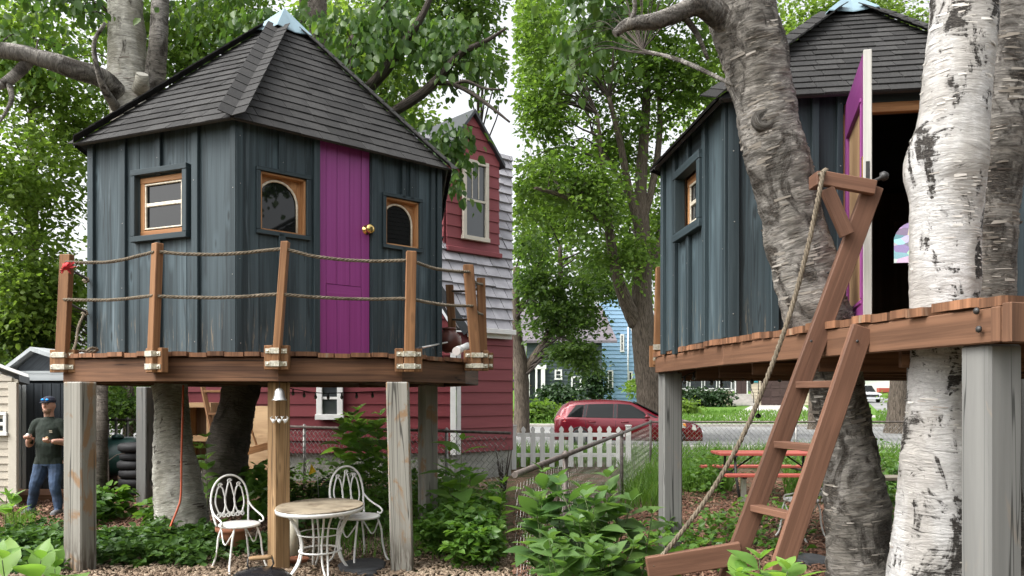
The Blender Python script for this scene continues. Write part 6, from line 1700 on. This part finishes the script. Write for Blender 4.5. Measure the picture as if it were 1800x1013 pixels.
# maples along the street
ml = [[PR(900, 640, 30, 0), PR(0, 0, 30, 0)]]
mp1, _ = tree('maple_tree', 'big street maple with forked grey trunk right of the blue house', 'maples along the street', GX(1140, 30),
    [PR(1152, 800, 30, 34), PR(1148, 760, 30, 26), PR(1143, 700, 30, 24), PR(1138, 640, 30, 23), PR(1132, 580, 30, 22), PR(1128, 530, 30, 18), PR(1130, 440, 30, 15), PR(1126, 330, 30, 11), PR(1135, 200, 30, 8), PR(1140, 60, 30, 4)],
    [[PR(1118, 570, 30, 14), PR(1100, 530, 29.5, 12), PR(1085, 485, 29, 10), PR(1070, 400, 28.6, 8), PR(1060, 300, 28, 5), PR(1050, 200, 27.5, 3)],
     [PR(1128, 420, 30, 9), PR(1105, 330, 29.5, 7), PR(1090, 250, 29, 6), PR(1070, 170, 28.5, 4)],
     [PR(1128, 400, 30, 7), PR(1150, 310, 30, 6), PR(1160, 220, 30.5, 5), PR(1155, 120, 31, 3)],
     [PR(1126, 380, 30, 6), PR(1080, 300, 30.5, 4), PR(1040, 230, 31, 3)],
     [PR(1132, 480, 30, 8), PR(1165, 420, 30, 7), PR(1200, 330, 30, 5), PR(1230, 250, 30, 3)],
     [PR(1070, 400, 28.6, 5), PR(1000, 350, 27, 4), PR(940, 330, 26, 3)]],
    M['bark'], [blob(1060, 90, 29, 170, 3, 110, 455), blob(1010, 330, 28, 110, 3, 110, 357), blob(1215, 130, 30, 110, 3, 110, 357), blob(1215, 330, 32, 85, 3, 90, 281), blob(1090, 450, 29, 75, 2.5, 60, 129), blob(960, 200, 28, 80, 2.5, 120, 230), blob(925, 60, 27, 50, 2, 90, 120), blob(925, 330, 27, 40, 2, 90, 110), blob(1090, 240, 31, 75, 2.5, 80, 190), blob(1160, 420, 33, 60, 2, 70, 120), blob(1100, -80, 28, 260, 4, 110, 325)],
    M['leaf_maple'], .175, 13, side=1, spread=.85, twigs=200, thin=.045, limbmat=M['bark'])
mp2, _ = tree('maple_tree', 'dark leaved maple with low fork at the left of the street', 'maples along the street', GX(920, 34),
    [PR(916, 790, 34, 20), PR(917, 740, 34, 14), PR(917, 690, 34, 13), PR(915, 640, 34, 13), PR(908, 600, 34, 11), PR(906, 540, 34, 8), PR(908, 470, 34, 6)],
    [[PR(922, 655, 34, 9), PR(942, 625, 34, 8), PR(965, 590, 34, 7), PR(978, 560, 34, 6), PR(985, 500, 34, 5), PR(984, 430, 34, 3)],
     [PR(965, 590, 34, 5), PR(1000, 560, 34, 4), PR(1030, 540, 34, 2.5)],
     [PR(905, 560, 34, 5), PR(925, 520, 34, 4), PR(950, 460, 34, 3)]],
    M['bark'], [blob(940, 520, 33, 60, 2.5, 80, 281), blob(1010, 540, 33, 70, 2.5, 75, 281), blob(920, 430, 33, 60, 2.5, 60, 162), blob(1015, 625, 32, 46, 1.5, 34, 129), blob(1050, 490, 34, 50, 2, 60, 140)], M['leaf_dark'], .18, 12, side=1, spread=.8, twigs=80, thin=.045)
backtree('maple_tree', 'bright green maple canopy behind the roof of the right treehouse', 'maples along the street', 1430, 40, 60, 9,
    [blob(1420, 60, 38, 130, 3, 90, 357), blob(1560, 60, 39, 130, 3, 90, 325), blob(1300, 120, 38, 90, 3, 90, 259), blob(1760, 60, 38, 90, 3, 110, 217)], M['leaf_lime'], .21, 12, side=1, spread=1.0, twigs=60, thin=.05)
backtree('maple_tree', 'distant leafy maple behind the blue house', 'maples along the street', 960, 84, 420, 7,
    [blob(960, 380, 80, 110, 5, 120, 455), blob(1110, 420, 82, 110, 5, 150, 455), blob(930, 60, 80, 100, 5, 150, 281), blob(1240, 260, 84, 90, 5, 170, 325)], M['leaf_lime'], .45, 12, side=1, spread=2.0, twigs=60, thin=.12)
backtree('street_tree', 'lone street tree trunk beyond the fence beside the white birch', 'maples along the street', 1579, 36, 560, 19,
    [blob(1600, 560, 36, 80, 2, 40, 64)], M['leaf_dark'], .26, 10, side=1, twigs=10)
backtree('young_tree', 'small yellow green sapling against the blue house', 'maples along the street', 1121, 60, 640, 1.6,
    [blob(1119, 668, 60, 13, .8, 26, 42)], M['leaf_lime'], .3, 8, side=1, twigs=8)

# shrubs and hedges
def shrub(name, label, px, Y, rxpx, h, k, lm, leaf, per=9, group=None, z=None, side=0, ry=None):
    z = (slope_z(Y) if Y > 44 else 0) if z is None else z
    b = GX(px, Y, z); t = thing(name, label, 'shrub', b, group)
    rx = rxpx * Y / F
    mb = MB()
    for i in range(7):
        a = rnd(0, 6.28); e = b + V((math.cos(a) * rx * .6, math.sin(a) * rx * .4, h * rnd(.6, .95)))
        mb.tube([b + V((rnd(-.1, .1) * rx, 0, -.05)), b.lerp(e, .5) + V((0, 0, h * .08)), e], [.02 * h ** .5, .014 * h ** .5, .005], 5)
    mb.build('stem', M['twig'], t)
    crown(t, [((b.x, b.y, b.z + h * .5), (rx, ry or rx * .7, h * .52), k)], None, lm, leaf, per, side=side, name='foliage')
    return t
shrub('shrub', 'dark rounded evergreen shrub in front of the dark house', 985, 61, 42, 2.2, 170, M['leaf_hedge'], .30, side=1)
shrub('shrub', 'tall dark conifer like shrub left of the blue house wall', 1042, 63, 20, 4.0, 150, M['leaf_hedge'], .30, side=1)
shrub('shrub', 'low green shrub bed left of the red car', 938, 46, 40, 1.3, 150, M['leaf_maple'], .24, side=1)
shrub('shrub', 'low light shrub right behind the red car roof', 1000, 47, 24, 1.2, 80, M['leaf_lime'], .22, side=1)
shrub('shrub', 'dark clipped yew below the porch windows', 1215, 70, 32, 1.9, 170, M['leaf_hedge'], .30, side=1)
shrub('shrub', 'dark clipped yew beside the porch steps', 1262, 70, 18, 1.75, 100, M['leaf_hedge'], .30, side=1)
shrub('shrub', 'yellow green bush on the lawn before the porch', 1200, 55, 20, 1.1, 70, M['leaf_lime'], .25, side=1)
shrub('shrub', 'green bushes beyond the street right of the grey birch', 1577, 52, 7, 2.0, 30, M['leaf_lime'], .25, side=1)
shrub('shrub', 'thin leaved grey green shrub at the red house foundation', 885, 12.9, 26, .95, 70, M['leaf_hedge'], .07, 8, side=-1, z=0)
shrub('shrub', 'dense green weed bush behind the right birch foot', 1560, 14.5, 40, .55, 60, M['leaf_cover'], .12, 8, side=1)

# plants whose leaves can be picked apart: every leaf an object
def big_leaf(name, L, w, droop, fold=.18, nseg=5):
    mb = MB(); prof = [0, .62, .98, .86, .5, 0]
    for i in range(nseg + 1):
        t = i / nseg; x = L * t; z = L * (.10 * t - droop * t * t); ww = w * L * prof[i]
        mb.v += [V((x, -ww, z + fold * ww)), V((x, 0, z)), V((x, ww, z + fold * ww))]
    for i in range(nseg):
        for k in range(2): mb.face((i * 3 + k, i * 3 + k + 3, i * 3 + k + 4, i * 3 + k + 1), None, 0, True)
    me = bpy.data.meshes.new(name); me.from_pydata(mb.v, [], mb.f); me.polygons.foreach_set('use_smooth', [True] * len(mb.f)); me.update()
    return me
LEAFM = {}
def leaf_set(mat, key):
    if (key) not in LEAFM:
        LEAFM[key] = []
        for (w, dr) in ((.30, .35), (.26, .2), (.33, .55)):
            me = big_leaf('leaf', 1.0, w, dr); me.materials.append(mat); LEAFM[key].append(me)
    return LEAFM[key]
def plant(name, label, base, stems, mat, key, L=(.10, .16), gap=.075, group=None, stemr=.006, start=.25, cat='plant', maxleaf=300, tilt=.25):
    """stems: list of point lists"""
    t = thing(name, label, cat, base, group); ms = leaf_set(mat, key); cnt = 0
    inv = Matrix.Translation(-V(base))
    for s_ in stems:
        q = [V(a) for a in catmull([tuple(p) for p in s_], 6)]
        tot = sum((q[i + 1] - q[i]).length for i in range(len(q) - 1))
        mb = MB(); mb.tube(q, [stemr * (1 - .6 * i / len(q)) for i in range(len(q))], 6); mb.build('stem', M['stem'], t)
        n = max(2, int(tot * (1 - start) / gap)); a0 = rnd(0, 3)
        for i in range(n + 1):
            f_ = start + (1 - start) * i / n
            k = f_ * (len(q) - 1); j = min(int(k), len(q) - 2); p = q[j].lerp(q[j + 1], k - j)
            for o in range(2 if i < n else 4):
                if cnt >= maxleaf: break
                a = a0 + i * 1.57 + o * (math.pi if i < n else math.pi / 2) + rnd(-.3, .3)
                up = tilt + (.5 if i == n else .35 * f_) + rnd(-.25, .25)
                d = V((math.cos(a) * math.cos(up), math.sin(a) * math.cos(up), math.sin(up)))
                u = V((0, 0, 1)) + V((rnd(-.3, .3), rnd(-.3, .3), 0)); y = u.cross(d).normalized(); z = d.cross(y)
                sz = rnd(*L) * (1.1 - .45 * abs(f_ - .6) / .6) * (.55 if i == n else 1)
                me = ms[int(rnd(0, 2.99))]
                mt = Matrix((( d.x, y.x, z.x, 0), (d.y, y.y, z.y, 0), (d.z, y.z, z.z, 0), (0, 0, 0, 1)))
                mt = Matrix.Translation(p + d * .012) @ mt @ Matrix.Diagonal((sz, sz, sz, 1))
                link('leaf', me, None, t, None, mt); cnt += 1
    return t
def stems_for(px, Y, n, spreadpx, h, z0=0.0, lean=.25, hv=.25):
    out = []
    for i in range(n):
        b = GX(px + rnd(-1, 1) * spreadpx, Y + rnd(-.35, .35) * Y / 8, z0); hh = h * rnd(1 - hv, 1)
        out.append([b, b + V((rnd(-lean, lean) * hh * .3, rnd(-lean, lean) * hh * .3, hh * .5)), b + V((rnd(-lean, lean) * hh, rnd(-lean, lean) * hh, hh))])
    return out
plant('bush', 'large broad leaved bush in the right garden foreground beside the grey post', GX(1030, 6.0), stems_for(1000, 6.1, 8, 55, 1.12, lean=.2) + stems_for(952, 6.2, 3, 8, .95, lean=.1) + stems_for(1090, 6.0, 7, 50, 1.02, lean=.2), M['leaf_bush'], 'bush', (.22, .33), .12, start=.12, cat='bush', stemr=.008)
plant('bush', 'low skirt of broad leaved shoots in front of the large right bush', GX(935, 5.6), stems_for(985, 5.5, 6, 38, .80, lean=.2) + stems_for(1070, 5.5, 6, 50, .78, lean=.2), M['leaf_bush'], 'bush', (.20, .29), .11, start=.15, cat='bush')
plant('seedling', 'light green leafy shoot at the foot of the ladder', GX(1330, 3.9), [[GX(1345, 3.8, 0), P(1340, 1080, 3.8), P(1335, 985, 3.8)], [GX(1325, 3.7, 0), P(1350, 1090, 3.75), P(1385, 1005, 3.7)], [GX(1300, 3.9, 0), P(1310, 1090, 3.85), P(1300, 1010, 3.8)]], M['leaf_pale'], 'pale', (.15, .24), .10, start=.62, cat='plant')
plant('milkweed', 'pale broad leaved plant in the bottom left corner', GX(60, 5.2), [[GX(60, 5.2, 0), P(62, 1060, 5.2), P(72, 985, 5.2)], [GX(10, 5.0, 0), P(12, 1060, 5.0), P(4, 985, 5.0)], [GX(100, 5.4, 0), P(100, 1050, 5.4), P(96, 1000, 5.4)]], M['leaf_pale'], 'pale', (.24, .36), .12, start=.5, cat='plant', tilt=.45)
plant('milkweed', 'small broad leaved plant by the cream shed corner', GX(10, 9.5), [[GX(8, 9.5, 0), P(10, 905, 9.5), P(12, 872, 9.5)], [GX(24, 9.4, 0), P(24, 905, 9.4), P(20, 880, 9.4)]], M['leaf_pale'], 'pale', (.2, .28), .1, start=.5, cat='plant', tilt=.45)
plant('tall_weed', 'leafy light green shrub behind the right front post at the red house', GX(640, 14.0), stems_for(628, 13.7, 8, 22, 1.5, lean=.22, hv=.2) + stems_for(660, 13.3, 6, 26, 1.25, lean=.22), M['leaf_pale'], 'pale', (.32, .46), .17, start=.3, cat='shrub')
plant('tall_weed', 'tall single stemmed broad leaved weed beside the rear grey post', GX(806, 9.8), [[GX(806, 9.2), P(808, 880, 9.2), P(812, 775, 9.2)], [GX(795, 9.3), P(796, 880, 9.3), P(790, 795, 9.3)], [GX(822, 9.3), P(824, 880, 9.3), P(828, 830, 9.3)]], M['leaf_pale'], 'pale', (.28, .42), .12, start=.25, cat='plant')
plant('tall_weed', 'broad leaved weed at the right end of the left garden', GX(885, 8.9), [[GX(878, 8.9), P(880, 900, 8.9), P(884, 850, 8.9)], [GX(862, 9.1), P(862, 930, 9.1), P(858, 880, 9.1)]], M['leaf_pale'], 'pale', (.17, .26), .12, start=.25, cat='plant')
plant('seedling', 'small upright weed by the right front post', GX(812, 8.3), [[GX(812, 8.3), P(812, 940, 8.3), P(813, 905, 8.3)]], M['leaf_pale'], 'pale', (.12, .18), .1, start=.3, cat='plant')
plant('sapling', 'leafy sprout between the two birch trunks', GX(362, 11.0), [[GX(365, 11.0), P(364, 850, 11.0), P(362, 770, 11.0)], [GX(358, 11.2), P(357, 850, 11.2), P(352, 790, 11.2)]], M['leaf_pale'], 'pale', (.2, .3), .13, start=.3, cat='plant')

# ground cover, grass, chips: nobody could count them
def cover(name, label, cat, regions, mat, leaf, hmax, group=None, side=0, upright=.3):
    cs = []
    for (px0, px1, Y0, Y1, n, h) in regions:
        Y = Y0 + (Y1 - Y0) * rng.random(n); px = px0 + (px1 - px0) * rng.random(n)
        hh = h * rng.random(n) ** .7
        dens = np.array([mnoise.noise(V((float((a - CX) / F * b) * 1.3, float(b) * 1.1, 3.3))) for a, b in zip(px, Y)])
        k = dens > -.22
        hh = hh * (1 + dens * 1.2)
        cs.append(np.stack([(px - CX) / F * Y, Y, np.maximum(.015, hh)], 1)[k])
    c = np.concatenate(cs)
    if side: c = c[c[:, 0] * side > .15]
    m = 4
    ang = rng.random((len(c), m)) * 6.283
    d = np.stack([np.cos(ang), np.sin(ang), rng.normal(size=ang.shape) * .35 - .05], -1)
    base = c[:, None, :] + d * leaf * .25
    nn = rng.normal(size=base.shape) * .4 + np.array([0, 0, 1.0])
    v, f = leaves_np(base.reshape(-1, 3), d.reshape(-1, 3), norm(nn.reshape(-1, 3)), leaf * (.6 + .8 * rng.random(len(c) * m)), .38, .12)
    o = fast_mesh(name, v, f, mat, None, 'stuff'); tag(o, label, cat, group); return o
cover('ground_cover', 'low leafy ground cover round the birch foot and left posts', 'ground cover', [(60, 300, 8.6, 9.8, 420, .22), (130, 390, 7.9, 9.6, 900, .18), (0, 120, 7.6, 8.6, 260, .15), (240, 480, 8.5, 9.5, 380, .16), (0, 130, 8.4, 9.5, 240, .2), (470, 620, 9.4, 12.5, 420, .34)], M['leaf_cover'], .085, .3, side=-1)
cover('hosta_bed', 'taller bright broad leaves beside the pale birch trunk', 'plants', [(150, 285, 9.9, 11.4, 420, .46), (440, 500, 10.5, 12.0, 120, .5)], M['leaf_hosta'], .14, .4, side=-1)
cover('weed_bed', 'mixed light green weeds in front of the red house fence', 'weeds', [(590, 880, 9.4, 12.6, 1100, .42), (735, 895, 8.2, 9.6, 620, .36), (790, 897, 7.7, 8.4, 240, .3), (850, 895, 7.7, 8.6, 130, .3), (500, 760, 12.6, 14.5, 350, .4)], M['leaf_hosta'], .085, .35, side=-1)
cover('ground_cover', 'scattered weeds and ivy on the brown mulch of the right garden', 'ground cover', [(1200, 1300, 7.6, 10.5, 110, .22), (1290, 1420, 8.2, 12.0, 90, .22), (1190, 1270, 12.8, 17.5, 300, .42), (1380, 1640, 13.5, 18, 380, .42), (1540, 1620, 8.5, 13, 220, .3), (905, 1190, 6.6, 9.0, 260, .3)], M['leaf_hosta'], .09, .3, side=1)
def blades(name, label, regions, mat, h, w, side=0):
    P0 = []
    for (px0, px1, Y0, Y1, n) in regions:
        Y = Y0 + (Y1 - Y0) * rng.random(n); px = px0 + (px1 - px0) * rng.random(n)
        P0.append(np.stack([(px - CX) / F * Y, Y, np.array([slope_z(y) if y > 44 else 0 for y in Y])], 1))
    c = np.concatenate(P0); n = len(c)
    if side: c = c[c[:, 0] * side > .05]; n = len(c)
    a = rng.random(n) * 6.283; s_ = np.stack([np.cos(a), np.sin(a), 0 * a], 1) * w; b = rng.normal(size=(n, 3)) * np.array([.35, .35, 0]); hh = (h * (.5 + .8 * rng.random(n)))[:, None]
    v = np.stack([c - s_, c + s_, c + s_ * .7 + (np.array([0, 0, .6]) + b * .4) * hh, c - s_ * .7 + (np.array([0, 0, .6]) + b * .4) * hh, c + (np.array([0, 0, 1.0]) + b) * hh], 1).reshape(-1, 3)
    i = (np.arange(n) * 5)[:, None]
    f = np.concatenate([i + [0, 1, 2], i + [0, 2, 3], i + [3, 2, 4]])
    o = fast_mesh(name, v, f, mat, None, 'stuff'); return tag(o, label, 'grass')
blades('grass', 'long grass growing round the picnic table and along the street fence', [(1200, 1285, 14, 18.3, 1500), (1380, 1450, 13.0, 18.0, 500), (905, 1640, 18.7, 24.5, 4500), (1090, 1185, 12.0, 18.3, 900), (1560, 1640, 15, 18.3, 700)], M['grass'], .36, .012, 1)
blades('grass', 'short grass tufts between the weeds of the left garden', [(10, 60, 9.5, 11.0, 300), (600, 890, 8.2, 12.0, 900), (560, 640, 9.0, 10.5, 300)], M['grass'], .2, .006, -1)
blades('grass', 'mown lawn grass across the street', [(905, 1460, 44.2, 60, 9000), (1540, 1640, 44.2, 60, 1200)], M['grass'], .22, .03, 1)
def chips(name, label, regions, mat, s0, side):
    cs = []
    for (px0, px1, Y0, Y1, n) in regions:
        Y = 1 / (1 / Y1 + (1 / Y0 - 1 / Y1) * rng.random(n)); px = px0 + (px1 - px0) * rng.random(n)
        cs.append(np.stack([(px - CX) / F * Y, Y, .008 + .02 * rng.random(n)], 1))
    c = np.concatenate(cs); c = c[c[:, 0] * side > .02]; n = len(c)
    a = rng.random(n) * 6.283; d = norm(np.stack([np.cos(a), np.sin(a), rng.normal(size=n) * .3], 1)); nn = norm(rng.normal(size=(n, 3)) * .35 + np.array([0, 0, 1.0]))
    s_ = norm(np.cross(d, nn)); L = (s0 * (.4 + 1.0 * rng.random(n)))[:, None]; wv = L * (.2 + .35 * rng.random(n))[:, None]; u = np.cross(s_, d) * .006
    q = [c - d * L - s_ * wv, c + d * L - s_ * wv * .7, c + d * L * .9 + s_ * wv, c - d * L * .8 + s_ * wv * .8]
    v = np.stack([x - u for x in q] + [x + u for x in q], 1).reshape(-1, 3); i = (np.arange(n) * 8)[:, None]
    f = np.concatenate([i + k for k in ([4, 5, 6, 7], [0, 1, 5, 4], [1, 2, 6, 5], [2, 3, 7, 6], [3, 0, 4, 7])])
    o = fast_mesh(name, v, f, mat, None, 'stuff'); return tag(o, label, 'mulch')
chips('wood_chip_mulch', 'pale wood chip mulch under the garden table and chairs', [(0, 897, 7.0, 9.6, 9000), (100, 890, 9.4, 12, 2500)], M['chip'], .026, -1)
chips('wood_chip_mulch', 'brown wood chip mulch around the picnic table', [(903, 1640, 7.0, 12.0, 7000), (1190, 1640, 11, 18, 3500)], M['chip_brown'], .032, 1)
chips('leaf_litter', 'dark leaf litter in front of the sheds', [(0, 300, 9.6, 14, 2600), (300, 700, 10, 15.8, 2600)], M['chip_brown'], .035, -1)
# far wood along the horizon
def woods(label, pxs, Y, h, n, side, lm):
    k = n; px = rng.uniform(pxs[0], pxs[1], k); c = np.stack([(px - CX) / F * Y, Y + rng.normal(size=k) * 4, slope_z(Y) * (side > 0) + h * rng.random(k) * (.75 + .25 * np.sin(px * .05))], 1)
    c = c[c[:, 0] * side > .4]
    d = rng.normal(size=c.shape); v, f = leaves_np(c, d, norm(rng.normal(size=c.shape)), .9 * (.5 + rng.random(len(c))), .45, .1)
    tag(fast_mesh('far_woods', v, f, lm, None, 'stuff'), label, 'woods')
woods('far green woods behind the street houses', (905, 1850), 150, 13, 6000, 1, M['leaf_maple'])
woods('far dark woods behind the left garden sheds', (-60, 560), 60, 6, 3500, -1, M['leaf_dark'])

n_ = 5200; px = rng.uniform(-30, 30, n_); c = np.stack([px, -16 - 4 * rng.random(n_), 8.5 * rng.random(n_) ** .8 * (.75 + .25 * np.sin(px * .55 + 1))], 1)
v, f = leaves_np(c, rng.normal(size=c.shape), norm(rng.normal(size=c.shape)), .7 * (.5 + rng.random(n_)), .45, .1)
tag(fast_mesh('far_woods', v, f, M['leaf_maple'], None, 'stuff'), 'green woods at the end of the garden behind the viewer', 'woods')
